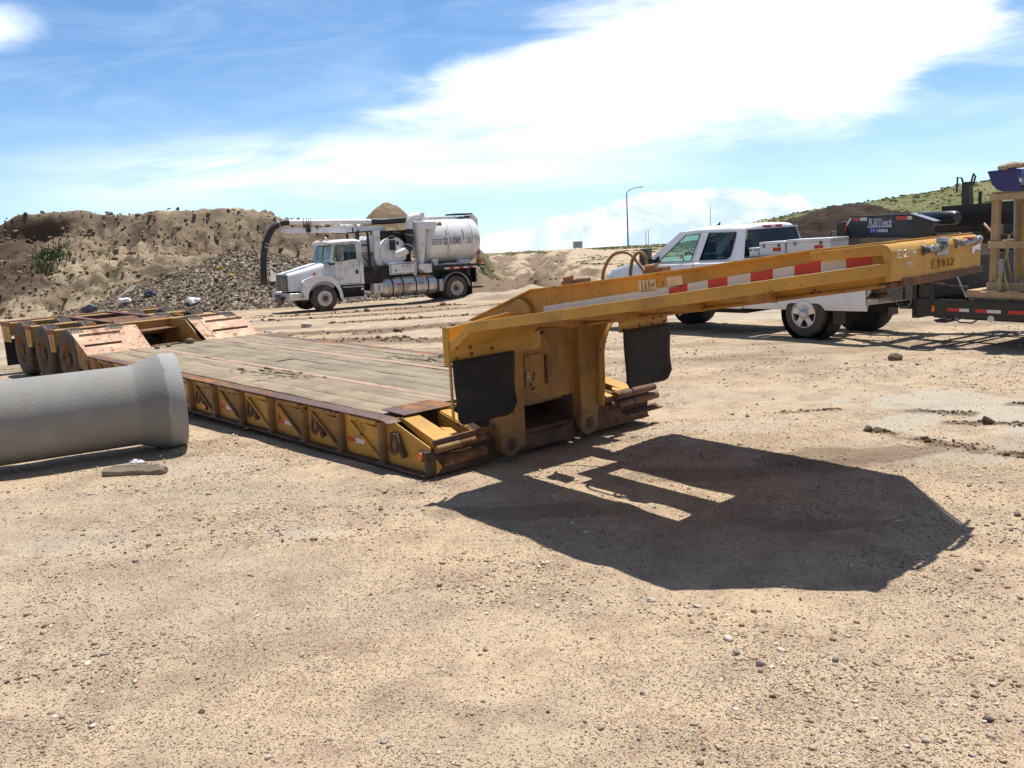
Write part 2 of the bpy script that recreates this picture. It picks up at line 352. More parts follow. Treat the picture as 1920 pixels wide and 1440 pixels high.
def masks(x, y):
    nz = fbm(x * 1.7, y * 1.7, 5); nf = fbm(x * 6, y * 6, 4)
    el = lambda cx, cy, rx, ry, k=0.7: 1 - sst(0.75, 1.1, np.hypot((x - cx) / rx, (y - cy) / ry) + nz * k + nf * .25)
    pale = .85 * el(4.85, 8.2, 1.2, 1.3, 1.1) + 0.7 * el(3.9, 7.0, .75, .3, 1.2) + 0.55 * el(-1.50, 5.88, .30, .17, 1.0) + 0.25 * el(-1.85, 5.5, .3, .2, 1.2) + .35 * el(-3.2, 5.95, .6, .3, 1.3) + 0.4 * el(-2.7, 8.0, .7, .35, 1.2) + .4 * el(1.9, 8.6, .9, .35, 1.2)
    pale = pale + 0.8 * (1 - sst(0.2, 1.0, np.hypot((x - 1.2) / 2.2, (y - 21.4) / .55) + nz * .5)) + .5 * sst(0.1, .5, fbm(x * .25, y * .4, 3)) * sst(14, 20, y) * (1 - sst(40, 50, y))
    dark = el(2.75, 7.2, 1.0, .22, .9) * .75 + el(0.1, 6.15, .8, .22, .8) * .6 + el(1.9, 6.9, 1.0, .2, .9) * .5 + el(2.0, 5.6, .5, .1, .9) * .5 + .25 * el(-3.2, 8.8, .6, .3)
    dark = dark + .55 * sst(.02, .42, fbm(x * .30 + 2, y * 1.1, 5) + .12) * sst(9, 15, y) * (1 - sst(45, 60, y)) + .28 * sst(.1, .45, fbm(x * .55 + 7, y * .9 + 3, 5)) * (y < 15)
    for pts, w in MUD: dark = dark + (1 - sst(.5, 1.15, polydist(x, y, pts) / w + nf * 1.3))
    for pts, w in MID_TRACKS: dark = dark + (1 - sst(.3, 1.5, polydist(x, y, pts) / (w * 1.3) + nf * 0.9 + 1.1 * fbm(x * .7, y * 2.2, 4))) * 1.0
    for pts, w in ROAD_TRACKS: dark = dark + (1 - sst(.4, 1.5, polydist(x, y, pts) / (w * 1.5) + fbm(x * .8, y * .25, 4) * 1.6)) * 1.2
    road_edge = np.interp(y, [30, 60, 100, 180], [9, 12, 16, 22])
    green = sst(-.15, .25, fbm(x * .11, y * .11, 5) + (x - road_edge - 2) * 0.06 - .15) * sst(50, 75, y) * (x > 5)
    green = green + sst(0.0, .3, fbm(x * .5, y * .22, 5)) * np.exp(-((x - 8.5) / 3.5) ** 2) * sst(70, 85, y) * (1 - sst(120, 140, y)) * .9
    green = green + sst(150, 165, y) * sst(-.2, .1, fbm(x * .1, y * .1, 3) + .25) * (np.abs(x - 12) > 4.5)
    green = green + (x < -2.5) * sst(60, 90, y) * .9
    return np.clip(pale, 0, 1), np.clip(dark, 0, 1), np.clip(green, 0, 1)
def grow(a, b, step, k):
    out = [a]; s = step
    while out[-1] < b: out.append(out[-1] + s); s *= k
    return out
def sheet(name, X_, Y_, Z_, m, attrs=None):
    ny, nx = X_.shape; V = np.stack([X_, Y_, Z_], -1).reshape(-1, 3)
    i = np.arange(ny - 1)[:, None] * nx + np.arange(nx - 1)[None, :]
    F = np.stack([i, i + 1, i + nx + 1, i + nx], -1).reshape(-1, 4)
    me = bpy.data.meshes.new(name); me.vertices.add(len(V)); me.vertices.foreach_set('co', V.ravel())
    me.loops.add(F.size); me.loops.foreach_set('vertex_index', F.ravel()); me.polygons.add(len(F))
    me.polygons.foreach_set('loop_start', np.arange(0, F.size, 4)); me.polygons.foreach_set('use_smooth', np.ones(len(F), bool))
    me.materials.append(m); me.update()
    if attrs is not None:
        at = me.attributes.new('soil', 'FLOAT_COLOR', 'POINT'); c = np.ones((len(V), 4), np.float32)
        for k, q in enumerate(attrs): c[:, k] = q.ravel()
        at.data.foreach_set('color', c.ravel())
    o = bpy.data.objects.new(name, me); COL.objects.link(o); return o

def ground_mat():
    m = bpy.data.materials.new('sandy_ground'); m.use_nodes = True; nt = m.node_tree; b = nt.nodes['Principled BSDF']
    geo = nt.nodes.new('ShaderNodeNewGeometry'); vec = geo.outputs['Position']
    at = nt.nodes.new('ShaderNodeAttribute'); at.attribute_name = 'soil'; sep = nt.nodes.new('ShaderNodeSeparateColor'); nt.links.new(at.outputs['Color'], sep.inputs[0])
    pale, dark, green = (X(nt, sep.outputs[i]) for i in range(3))
    flat = vscale(nt, vec, (1, 1, 0.15))
    a = noise(nt, flat, 0.55, 6, 0.6); a2 = noise(nt, flat, 2.7, 6, 0.65); a3 = noise(nt, flat, 14, 5, 0.65); a4 = noise(nt, flat, 75, 3, 0.6)
    c = cmix(nt, a.sstep(0.32, 0.66), (0.51, 0.388, 0.256), (0.455, 0.36, 0.248))
    c = cmix(nt, a2.sstep(0.43, 0.68) * 0.75, c, (0.315, 0.222, 0.155)); c = cmix(nt, noise(nt, vscale(nt, vec, (.5, .9, .1)), 1.1, 7, .68, .6).sstep(.50, .66) * .6, c, (0.27, 0.195, 0.138)); c = cmix(nt, noise(nt, vscale(nt, vec, (.25, .7, .1), (0, 0, .3)), .8, 6, .6, .3).sstep(.50, .68) * .5, c, (0.33, 0.285, 0.215))
    c = cmix(nt, a3.sstep(0.5, 0.72) * 0.45, c, (0.30, 0.22, 0.155))
    c = cmix(nt, (1.0 - a3.sstep(0.28, 0.45)) * 0.35, c, (0.52, 0.41, 0.28))
    # fine grit: cells with their own colour, more of it in stony patches
    vo = nnode(nt, 'ShaderNodeTexVoronoi', Scale=85.0); vo.feature = 'F1'; nt.links.new(flat, vo.inputs['Vector'])
    vs = nt.nodes.new('ShaderNodeSeparateColor'); nt.links.new(vo.outputs['Color'], vs.inputs[0])
    cell = X(nt, vs.outputs[0]); cell2 = X(nt, vs.outputs[1]); dist = X(nt, vo.outputs['Distance'])
    gr = cmix(nt, cell2.sstep(0.2, 0.85), (0.16, 0.115, 0.085), (0.50, 0.40, 0.30))
    stony = (a2 * 0.6 + a * 0.4).sstep(0.38, 0.62)
    vis = (cell + stony * 0.35 - 0.25).sstep(0.42, 0.52) * (1.0 - dist.sstep(0.25, 0.5)) * (1.0 - pale)
    c = cmix(nt, vis * 0.75, c, gr)
    vo2 = nnode(nt, 'ShaderNodeTexVoronoi', Scale=27.0); nt.links.new(flat, vo2.inputs['Vector'])
    vs2 = nt.nodes.new('ShaderNodeSeparateColor'); nt.links.new(vo2.outputs['Color'], vs2.inputs[0])
    d2 = X(nt, vo2.outputs['Distance']); big = (X(nt, vs2.outputs[0]) + stony * 0.2).sstep(0.83, 0.9) * (1.0 - d2.sstep(0.16, 0.3)) * (1.0 - pale)
    c = cmix(nt, big * 0.7, c, cmix(nt, X(nt, vs2.outputs[1]), (0.17, 0.12, 0.10), (0.55, 0.46, 0.38)))
    # dried mud, with shrinkage cracks
    ck = nnode(nt, 'ShaderNodeTexVoronoi', Scale=14.0); ck.feature = 'DISTANCE_TO_EDGE'
    wv = nt.nodes.new('ShaderNodeVectorMath'); wv.operation = 'ADD'; wn = nnode(nt, 'ShaderNodeTexNoise', Scale=9.0, Detail=4.0); nt.links.new(flat, wn.inputs['Vector'])
    ws = nt.nodes.new('ShaderNodeVectorMath'); ws.operation = 'SCALE'; ws.inputs['Scale'].default_value = 0.09; nt.links.new(wn.outputs['Color'], ws.inputs[0])
    nt.links.new(flat, wv.inputs[0]); nt.links.new(ws.outputs[0], wv.inputs[1]); nt.links.new(wv.outputs[0], ck.inputs['Vector'])
    crack = (1.0 - X(nt, ck.outputs['Distance']).sstep(0.0, 0.035)) * pale
    pc = cmix(nt, a2, (0.42, 0.375, 0.30), (0.36, 0.33, 0.275)); c = cmix(nt, pale * 0.9, c, pc); c = cmix(nt, crack * a.sstep(.4, .6) * 0.35, c, (0.22, 0.17, 0.12))
    # dark damp soil
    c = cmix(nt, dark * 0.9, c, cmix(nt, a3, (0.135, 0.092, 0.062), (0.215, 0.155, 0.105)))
    # grass seen far off
    gn = noise(nt, flat, 0.9, 7, 0.7); gc = cmix(nt, gn.sstep(0.35, 0.65), (0.075, 0.098, 0.030), (0.175, 0.18, 0.07)); gc = cmix(nt, noise(nt, flat, .12, 4).sstep(.5, .7) * .55, gc, (.33, .27, .16))
    c = cmix(nt, green * 0.92, c, gc)
    nt.links.new(c, b.inputs['Base Color']); b.inputs['Roughness'].default_value = 0.95; b.inputs['Specular IOR Level'].default_value = 0.15
    vo3 = nnode(nt, 'ShaderNodeTexVoronoi', Scale=150.0); nt.links.new(flat, vo3.inputs['Vector'])
    hgt = a4 * 0.006 + (0.6 - X(nt, vo3.outputs['Distance'])) * (0.0045 * (1.0 - pale * .8)) + a3 * 0.012 * (dark * 2.0 + 1.0) + vis * (0.5 - dist) * 0.012 + big * (0.4 - d2) * 0.03 - crack * 0.003 + gn * green * 0.5
    bn = nt.nodes.new('ShaderNodeBump'); bn.inputs['Distance'].default_value = 1.0; bn.inputs['Strength'].default_value = 0.85
    nt.links.new(hgt.k, bn.inputs['Height']); nt.links.new(bn.outputs[0], b.inputs['Normal'])
    return m
M_GROUND = ground_mat()
def build_ground():
    xs = grow(6.5, 1100, 0.035, 1.045); xs = [-q for q in xs[::-1]] + list(np.arange(-6.47, 6.48, 0.035)) + xs
    ys = [2.2]; 
    while ys[-1] < 2600: q = ys[-1]; ys.append(q + (max(0.018, 0.0052 * q) if q < 45 else 0.0052 * 45 + (q - 45) * 0.035))
    back = grow(0.05, 320, 0.1, 1.2); ys = [2.2 - q for q in back[::-1]] + ys
    Xg, Yg = np.meshgrid(np.array(xs), np.array(ys))
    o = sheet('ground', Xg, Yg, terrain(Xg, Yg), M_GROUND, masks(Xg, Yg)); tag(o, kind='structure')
    return o
build_ground()
def gz(x, y): return float(terrain(np.array([float(x)]), np.array([float(y)]))[0])

# ---------------------------------------------------------------- loose stones
_t = (1 + 5 ** .5) / 2
ICO_V = np.array([(-1, _t, 0), (1, _t, 0), (-1, -_t, 0), (1, -_t, 0), (0, -1, _t), (0, 1, _t), (0, -1, -_t), (0, 1, -_t), (_t, 0, -1), (_t, 0, 1), (-_t, 0, -1), (-_t, 0, 1)]) / np.hypot(1, _t)
ICO_F = np.array([(0, 11, 5), (0, 5, 1), (0, 1, 7), (0, 7, 10), (0, 10, 11), (1, 5, 9), (5, 11, 4), (11, 10, 2), (10, 7, 6), (7, 1, 8), (3, 9, 4), (3, 4, 2), (3, 2, 6), (3, 6, 8), (3, 8, 9), (4, 9, 5), (2, 4, 11), (6, 2, 10), (8, 6, 7), (9, 8, 1)])
def stone_mat(name, rough=0.9):
    m = bpy.data.materials.new(name); m.use_nodes = True; nt = m.node_tree; b = nt.nodes['Principled BSDF']
    at = nt.nodes.new('ShaderNodeAttribute'); at.attribute_name = 'col'; tc = nt.nodes.new('ShaderNodeTexCoord')
    n = noise(nt, tc.outputs['Object'], 60, 4, 0.6); c = cmix(nt, n.sstep(0.3, 0.7), at.outputs['Color'], (0.5, 0.5, 0.5), 'OVERLAY')
    c = cmix(nt, n.sstep(0.45, .7) * 0.35, at.outputs['Color'], (0.42, 0.33, 0.22)); nt.links.new(c, b.inputs['Base Color'])
    b.inputs['Roughness'].default_value = rough; b.inputs['Specular IOR Level'].default_value = 0.2; return m
M_STONE = stone_mat('loose_stone')
OCT_V = np.array([(1, 0, 0), (-.5, .87, 0), (-.5, -.87, 0), (.1, .05, 1), (0, 0, -1)]); OCT_F = np.array([(0, 1, 3), (1, 2, 3), (2, 0, 3), (1, 0, 4), (2, 1, 4), (0, 2, 4)])
def stones(name, P, size, colr, flat=(0.4, 0.8), sink=0.25, m=None, low=False):
    BV, BF = (OCT_V, OCT_F) if low else (ICO_V, ICO_F); K = len(BV); N = len(P); V = BV[None] * (1 + rng.uniform(-0.34, 0.34, (N, K, 1)))
    sc = np.stack([rng.uniform(.7, 1.3, N), rng.uniform(.6, 1.1, N), rng.uniform(*flat, N)], -1)
    V = V * sc[:, None] * size[:, None, None]; a = rng.uniform(0, 2 * PI, N); c, s = np.cos(a)[:, None], np.sin(a)[:, None]
    tlt = rng.uniform(-.35, .35, N)[:, None]; zz = V[..., 2] + V[..., 0] * tlt
    V = np.stack([V[..., 0] * c - V[..., 1] * s, V[..., 0] * s + V[..., 1] * c, zz], -1) + P[:, None]
    V[..., 2] += (size * sc[:, 2] * (1 - 2 * sink))[:, None]
    F = (BF[None] + (np.arange(N) * K)[:, None, None]).reshape(-1, 3); V = V.reshape(-1, 3)
    me = bpy.data.meshes.new(name); me.vertices.add(len(V)); me.vertices.foreach_set('co', V.ravel())
    me.loops.add(F.size); me.loops.foreach_set('vertex_index', F.ravel()); me.polygons.add(len(F)); me.polygons.foreach_set('loop_start', np.arange(0, F.size, 3))
    at = me.attributes.new('col', 'FLOAT_COLOR', 'POINT'); cc = np.ones((N, K, 4), np.float32); cc[..., :3] = colr[:, None]; at.data.foreach_set('color', cc.ravel())
    me.materials.append(m or M_STONE); me.update(); o = bpy.data.objects.new(name, me); COL.objects.link(o); return o
PAL = np.array([(.40, .31, .21), (.46, .37, .27), (.33, .24, .17), (.24, .19, .15), (.13, .105, .09), (.33, .19, .13), (.55, .47, .40), (.28, .25, .22), (.20, .12, .085), (.62, .57, .50)])
PALW = np.array([.25, .19, .14, .09, .035, .08, .11, .06, .025, .02])
def gravel():
    N = 190000; d = 2.4 * (18.0 / 2.4) ** rng.random(N); az = rng.uniform(-.62, .62, N); x = d * np.tan(az); y = d
    dens = sst(-.30, .35, fbm(x * .8 + 5, y * .8, 4) + .25 * fbm(x * 3, y * 3, 3)); pale, dark, _ = masks(x, y)
    trk = 1
    for pts, w in NEAR_TRACKS: trk = trk * (1 - .75 * np.exp(-(polydist(x, y, pts) / w) ** 4))
    k = rng.random(N) < (0.06 + 0.94 * dens ** 1.3) * (1 - .85 * pale) * trk; x, y = x[k], y[k]; n = len(x)
    size = 0.0029 * np.exp(rng.normal(0, .58, n)) * (1 + 0.07 * y); size = np.clip(size, .0022, .024)
    P = np.stack([x, y, terrain(x, y)], -1); c = PAL[rng.choice(len(PAL), n, p=PALW)] * rng.uniform(.85, 1.2, (n, 1))
    return tag(stones('gravel', P, size, c, (.25, .7)), 'loose tan and grey gravel strewn over the sandy yard', 'gravel', kind='stuff')
gravel()
def grit():
    N = 300000; d = 2.4 * (9.0 / 2.4) ** rng.random(N); az = rng.uniform(-.60, .60, N); x = d * np.tan(az); y = d
    dens = sst(-.45, .30, fbm(x * 1.1 + 9, y * 1.1, 5)); pale, dark, _ = masks(x, y); k = rng.random(N) < (.25 + .75 * dens) * (1 - .8 * pale); x, y = x[k], y[k]; n = len(x)
    size = np.clip(.0019 * np.exp(rng.normal(0, .4, n)) * (1 + .10 * y), .0013, .0075); P = np.stack([x, y, terrain(x, y)], -1)
    c = PAL[rng.choice(len(PAL), n, p=[.36, .26, .16, .06, .02, .05, .06, .03, .0, .0])] * rng.uniform(.95, 1.25, (n, 1))
    return tag(stones('grit', P, size, c, (.4, .9), .2, low=True), 'fine coarse-sand grit covering the near ground between the stones', 'grit', kind='stuff')
grit()
def clods():
    P = []; sz = []
    for tr, per in ((MID_TRACKS, 420), (MUD, 130), (ROAD_TRACKS[:2], 260)):
        for pts, w in tr:
            for _ in range(per):
                i = rng.integers(len(pts) - 1); t = rng.random(); a, b = np.array(pts[i]), np.array(pts[i + 1]); q = a + (b - a) * t + rng.normal(0, w * (.9 if tr is not MUD else .55), 2)
                if tr is not MUD and q[1] > 75: continue
                P.append(q); sz.append((.018 if tr is MID_TRACKS else (.007 if tr is MUD else .045)) * np.exp(rng.normal(0, .6)))
    P = np.array(P); n = len(P); c = np.array([(.155, .108, .073)]) * rng.uniform(.7, 1.3, (n, 1))
    P = np.stack([P[:, 0], P[:, 1], terrain(P[:, 0], P[:, 1])], -1)
    return tag(stones('mud_clods', P, np.array(sz), c, (.4, .8), .3), 'dark crumbled mud clods thrown up along the wheel tracks', 'mud', kind='stuff')
clods()
def rock(name, x, y, r, col, label, cat='rock', seed=0, flat=.7, z=None):
    g = np.random.default_rng(seed + 5); bm = bmesh.new(); bmesh.ops.create_icosphere(bm, subdivisions=3, radius=1.0); k = g.uniform(0, 50)
    for v in bm.verts:
        c = v.co; n = 0.30 * (fbm(c.x * 1.1 + k, c.y * 1.1 + c.z * 1.3, 3)) + .10 * fbm(c.x * 3 + k, c.z * 3 + c.y * 2, 2)
        v.co = c * (1 + n)
        v.co.x *= r * g.uniform(1.0, 1.0) * 1.2; v.co.y *= r; v.co.z *= r * flat
    me = bpy.data.meshes.new(name); bm.to_mesh(me); bm.free(); me.materials.append(mat(name + '_stone', col, 0.9, var=.3, vscale_=20, bump=.004, bscale=70))
    o = bpy.data.objects.new(name, me); COL.objects.link(o); o.location = (x, y, (gz(x, y) if z is None else z) + r * flat * .55); return tag(o, label, cat)
rock('dirt_clod', 5.33, 12.34, .075, (.14, .10, .07), 'single dark round clod on the ground in front of the pickup', 'clod', 1, .9)
rock('rock', -5.56, 24.74, .13, (.50, .43, .33), 'pale rounded rock on the dirt beyond the wooden trailer deck', 'rock', 2, .75)
rock('rock', -1.42, 3.62, .013, (.10, .07, .06), 'small dark stone alone in the left foreground gravel', 'rock', 3, .8)
rock('rock', 1.05, 3.78, .017, (.22, .19, .17), 'largest grey stone in the gravel in front of the gooseneck shadow', 'rock', 4, .9)
rock('rock', .68, 4.53, .021, (.45, .40, .34), 'pale flat stone at the near edge of the gooseneck shadow', 'rock', 6, .6)

def hill_grass():
    N = 60000; y = rng.uniform(56, 185, N); x = y * rng.uniform(.0, .62, N); g = masks(x, y)[2]; k = rng.random(N) < g * .22; x, y = x[k], y[k]; n = len(x); z = terrain(x, y); h = rng.uniform(.04, .13, n) * (1 + y / 250); a = rng.uniform(0, 2 * PI, n); w = rng.uniform(.08, .25, n)
    B = np.stack([x, y, z - .03], -1); D = np.stack([np.cos(a) * w, np.sin(a) * w, 0 * a], -1); V = np.stack([B - D, B + D, B + D * .7 + np.stack([rng.normal(0, .05, n), rng.normal(0, .05, n), h], -1), B - D * .8 + np.stack([rng.normal(0, .05, n), rng.normal(0, .05, n), h * .8], -1)], 1).reshape(-1, 3)
    me = bpy.data.meshes.new('grass_tufts'); me.vertices.add(len(V)); me.vertices.foreach_set('co', V.ravel()); me.loops.add(n * 4); me.loops.foreach_set('vertex_index', np.arange(n * 4)); me.polygons.add(n); me.polygons.foreach_set('loop_start', np.arange(0, n * 4, 4)); me.materials.append(mat('hill_grass_blades', (.22, .225, .085), .9, var=.4, vscale_=.8, dirt=(.42, .35, .2), dirt_amt=.45, dirt_scale=.25)); me.update()
    o = bpy.data.objects.new('grass_tufts', me); COL.objects.link(o); tag(o, 'short olive grass tufts over the right hill and along the far crest', 'grass', kind='stuff')
hill_grass()
# ---------------------------------------------------------------- dirt bank, piles
def dirt_mat(name, c0, c1, c2, chips=0.0, green=False, scl=1.0, dpt=.25):
    m = bpy.data.materials.new(name); m.use_nodes = True; nt = m.node_tree; b = nt.nodes['Principled BSDF']
    geo = nt.nodes.new('ShaderNodeNewGeometry'); vec = geo.outputs['Position']; s3 = vscale(nt, vec, (scl,) * 3)
    a = noise(nt, s3, 0.28, 6, 0.6, 0.4); d = noise(nt, s3, 1.3, 8, 0.68, 0.3); f = noise(nt, s3, 6.0, 6, 0.7)
    c = cmix(nt, a.sstep(0.36, 0.64), c0, c1); c = cmix(nt, d.sstep(0.5, 0.68) * 0.8, c, c2); c = cmix(nt, f.sstep(0.52, 0.75) * .5, c, tuple(q * 0.55 for q in c0))
    at = nt.nodes.new('ShaderNodeAttribute'); at.attribute_name = 'soil'; sp = nt.nodes.new('ShaderNodeSeparateColor'); nt.links.new(at.outputs['Color'], sp.inputs[0])
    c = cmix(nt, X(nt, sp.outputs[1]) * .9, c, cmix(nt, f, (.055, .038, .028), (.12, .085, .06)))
    c = cmix(nt, X(nt, sp.outputs[0]) * .8, c, cmix(nt, f, (.36, .285, .19), (.44, .35, .235)))
    c = cmix(nt, X(nt, sp.outputs[2]) * f.sstep(.3, .6), c, (.07, .10, .03))
    g3 = noise(nt, s3, 17.0, 4, .7); hh = d * 0.55 + f * 0.24 + g3 * .07; c = cmix(nt, g3.sstep(.5, .72) * .35, c, tuple(q * .5 for q in c0))
    if chips:
        vo = nnode(nt, 'ShaderNodeTexVoronoi', Scale=chips); nt.links.new(vec, vo.inputs['Vector']); vs = nt.nodes.new('ShaderNodeSeparateColor'); nt.links.new(vo.outputs['Color'], vs.inputs[0])
        c = cmix(nt, X(nt, vs.outputs[0]).sstep(.55, .6) * .8, c, cmix(nt, X(nt, vs.outputs[1]), (.20, .165, .13), (.47, .41, .33))); hh = hh + X(nt, vo.outputs['Distance']) * .3
    nt.links.new(c, b.inputs['Base Color']); b.inputs['Roughness'].default_value = .95; b.inputs['Specular IOR Level'].default_value = .1
    bn = nt.nodes.new('ShaderNodeBump'); bn.inputs['Distance'].default_value = dpt; bn.inputs['Strength'].default_value = .9; nt.links.new(hh.k, bn.inputs['Height']); nt.links.new(bn.outputs[0], b.inputs['Normal'])
    return m
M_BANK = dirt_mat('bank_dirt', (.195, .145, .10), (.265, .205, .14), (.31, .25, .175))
def build_bank():
    xs = np.arange(-70, 1.6, .14); ts = np.concatenate([np.linspace(0, 1, 90), np.linspace(1.02, 2.6, 40)])
    cz = np.interp(xs, [-70, -45, -30, -28.9, -28.0, -27.2, -25.6, -20.3, -15.7, -13.5, -12.3, -9.8, -6.6, -3.1, -2.1, -1.5, -.9, 1.6], [3.0, 3.1, 3.15, 3.25, 3.4, 4.1, 4.15, 3.85, 3.85, 3.5, 3.0, 2.55, 2.3, 1.55, .95, .3, -.9, -2.2])
    cz = cz + .16 * fbm(xs * 1.1, xs * 0 + 3, 5) + .12 * vnoise(xs * 3.3, xs * 0)
    y0 = 43.2 + 1.2 * fbm(xs * .2, xs * 0 + 8, 3) + np.interp(xs, [-70, -27, -12, -8, 1.6], [0, 0, 0, 6, 12]); y1 = y0 + np.interp(xs, [-70, -31, -28.5, -26, -8, 1.6], [9, 8.5, 7.0, 9.5, 8.5, 5.0])
    Xg, Tg = np.meshgrid(xs, ts); Yg = np.where(Tg <= 1, y0 + (y1 - y0) * Tg, y1 + (Tg - 1) * 14)
    prof = np.interp(Tg, [0, .06, .30, .52, .62, .80, .90, .97, 1.0, 1.3, 2.6], [-.03, .02, .27, .52, .585, .76, .88, .975, 1.0, 1.0, .55])
    base = terrain(Xg, Yg) - .1; Zg = base + (cz[None] - base) * prof
    amp = np.clip(Tg * 5, 0, 1) * np.clip((2.6 - Tg) * .8, 0.25, 1); edge = 1 - .82 * np.exp(-((Tg - 1) / .12) ** 2)
    gul = np.abs(fbm(Xg * .55 + Yg * .12, Yg * .22, 4)); gul2 = np.abs(fbm(Xg * 1.7 + 9, Yg * .6, 4))
    Zg = Zg + amp * edge * (.55 * fbm(Xg * .32, Yg * .4, 5) - .55 * np.exp(-gul * 9) - .26 * np.exp(-gul2 * 8) + .34 * fbm(Xg * 2.2, Yg * 2.2, 5) - .22 * np.abs(fbm(Xg * 1.2 + 4, Tg * 14, 4)) + .16 * np.abs(fbm(Xg * 4.5, Tg * 30, 4)))
    # overhanging scarp at the left shoulder and the dark cut beside it
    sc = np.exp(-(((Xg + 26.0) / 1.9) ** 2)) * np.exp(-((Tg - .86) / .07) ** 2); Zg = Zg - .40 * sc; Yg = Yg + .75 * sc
    dk = np.clip(np.exp(-(((Xg + 26.0) / 2.2) ** 2)) * np.exp(-((Tg - .86) / .1) ** 2) * 1.3 + sst(.5, -.5, Xg - np.interp(Tg, [0, .08, .3, .5, .8, 1, 1.2], [-30, -26, -23.9, -23.7, -26, -27, -28]) + .7 * fbm(Yg * .8, Xg * .8, 4)) * .9 * (Tg < 1.15) + (sst(.12, .35, fbm(Xg * .5 + 4, Yg * 1.1, 5)) * .75), 0, 1)  # scarp and left-face shade put into the colour, plus random dark soil
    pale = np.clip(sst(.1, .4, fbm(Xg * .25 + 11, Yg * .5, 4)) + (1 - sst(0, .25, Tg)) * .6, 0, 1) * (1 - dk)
    gr = np.exp(-(((Xg + 24.1) / .5) ** 2 + ((Tg - .60) / .07) ** 2)) * 1.2 + sst(-5, -1, Xg) * sst(.0, .3, fbm(Xg, Yg, 4) + .1)
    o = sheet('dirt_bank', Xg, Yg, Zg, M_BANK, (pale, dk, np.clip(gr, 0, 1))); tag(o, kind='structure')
    # clods lying on the bank face
    N = 9000; i = rng.integers(4, 92, N); j = rng.integers(60, len(xs) - 2, N); P = np.stack([Xg[i, j], Yg[i, j], Zg[i, j]], -1) + rng.normal(0, .05, (N, 3)); sz = .042 * np.exp(rng.normal(0, .7, N))
    c = np.array([(.20, .145, .10)]) * rng.uniform(.55, 1.7, (N, 1)); tag(stones('dirt_clods', P, np.clip(sz, .02, .17), c, (.5, .9), .35), 'brown dirt clods and lumps lying over the bank face', 'dirt clods', kind='stuff')
    # weeds on the bank
    vb = MB()
    for _ in range(520):
        jx = rng.normal(-24.1, .40); jj = int(np.clip((jx + 70) / .14, 0, len(xs) - 1)); ii = int(np.clip(rng.normal(53, 5), 0, 89)); p = Vector((Xg[ii, jj], Yg[ii, jj], Zg[ii, jj])); h = rng.uniform(.15, .42); a = rng.uniform(0, 2 * PI)
        q = Vector((math.cos(a), math.sin(a), 0)) * .035; l = Vector((rng.normal(0, .1), rng.normal(0, .1), h)); vb.add([p - q, p + q, p + l], [(0, 1, 2)])
    tag(vb.build('weeds', mat('weed_leaf', (.075, .10, .035), .8, var=.4), fix=False), 'patch of green weeds growing on the upper bank', 'weeds', kind='stuff')
    return Xg, Yg, Zg
BANK = build_bank()
def bank_z(x, y):
    Xg, Yg, Zg = BANK; j = int(np.clip(round((x + 70) / .14), 0, Xg.shape[1] - 1)); i = int(np.argmin(abs(Yg[:, j] - y))); return float(Zg[i, j])
def heap(name, cx, cy, top, slope, ex, rad, m, seed, label, cat, rough=.2, res=.1, dark=0.0, flat=0.0, rot=0.0):
    n = int(rad * 2 / res); xs = np.linspace(-rad * ex, rad * ex, int(n * ex)); ys = np.linspace(-rad, rad, n); Xg, Yg = np.meshgrid(xs, ys)
    r = np.hypot(Xg / ex, Yg); r = np.sqrt(r * r + flat * flat) - flat * .5
    Z = top - slope * r * (1 + .22 * fbm(np.arctan2(Yg, Xg) * 1.6 + seed, r * .15, 3)) + rough * fbm(Xg * .9 + seed, Yg * .9, 5) + rough * .4 * fbm(Xg * 4 + seed, Yg * 4, 4)
    c, s = math.cos(rot), math.sin(rot); Xw = cx + Xg * c - Yg * s; Yw = cy + Xg * s + Yg * c; g = terrain(Xw, Yw); Z = np.maximum(Z, g - .25)
    o = sheet(name, Xw, Yw, Z, m, (np.zeros_like(Z), np.clip(dark + 0 * Z, 0, 1), np.zeros_like(Z))); tag(o, label, cat)
    return Xw, Yw, Z, g
M_PILE = dirt_mat('pile_gravel', (.115, .088, .064), (.155, .12, .087), (.19, .148, .108), chips=7.5, dpt=.2)
Xp, Yp, Zp, Gp = heap('gravel_pile', -12.9, 45.8, 1.75, .50, 1.38, 7.0, M_PILE, 3.3, 'large dark pile of broken asphalt and gravel against the dirt bank behind the vacuum truck', 'gravel pile', .22, .1, 0, .9)
def pile_chips():
    ok = np.argwhere((Zp > Gp) & (Yp < 47)); k = ok[rng.integers(len(ok), size=17000)]; P = np.stack([Xp[k[:, 0], k[:, 1]], Yp[k[:, 0], k[:, 1]], Zp[k[:, 0], k[:, 1]]], -1) + rng.normal(0, .04, (len(k), 3)) * (1, 1, .1)
    sz = .033 * np.exp(rng.normal(0, .45, len(k))); c = PAL[rng.choice([1, 2, 3, 4, 6, 7], len(k), p=[.20, .26, .24, .12, .08, .10])] * rng.uniform(.4, .78, (len(k), 1))
    tag(stones('asphalt_chips', P, sz, c, (.4, .8), .3), 'broken asphalt and stone chips covering the gravel pile', 'rubble', kind='stuff')
pile_chips()
def pile_z(x, y):
    k = np.argmin((Xp - x) ** 2 + (Yp - y) ** 2); return float(max(Zp.ravel()[k], gz(x, y)))
heap('dirt_mound', -7.6, 60, 4.35, 1.0, .92, 7, dirt_mat('mound_dirt', (.20, .14, .09), (.24, .175, .115), (.27, .20, .14)), 8.1, 'brown cone of dirt with a dark lumpy top standing behind the vacuum truck boom', 'dirt mound', .28, .14, 0, .9)
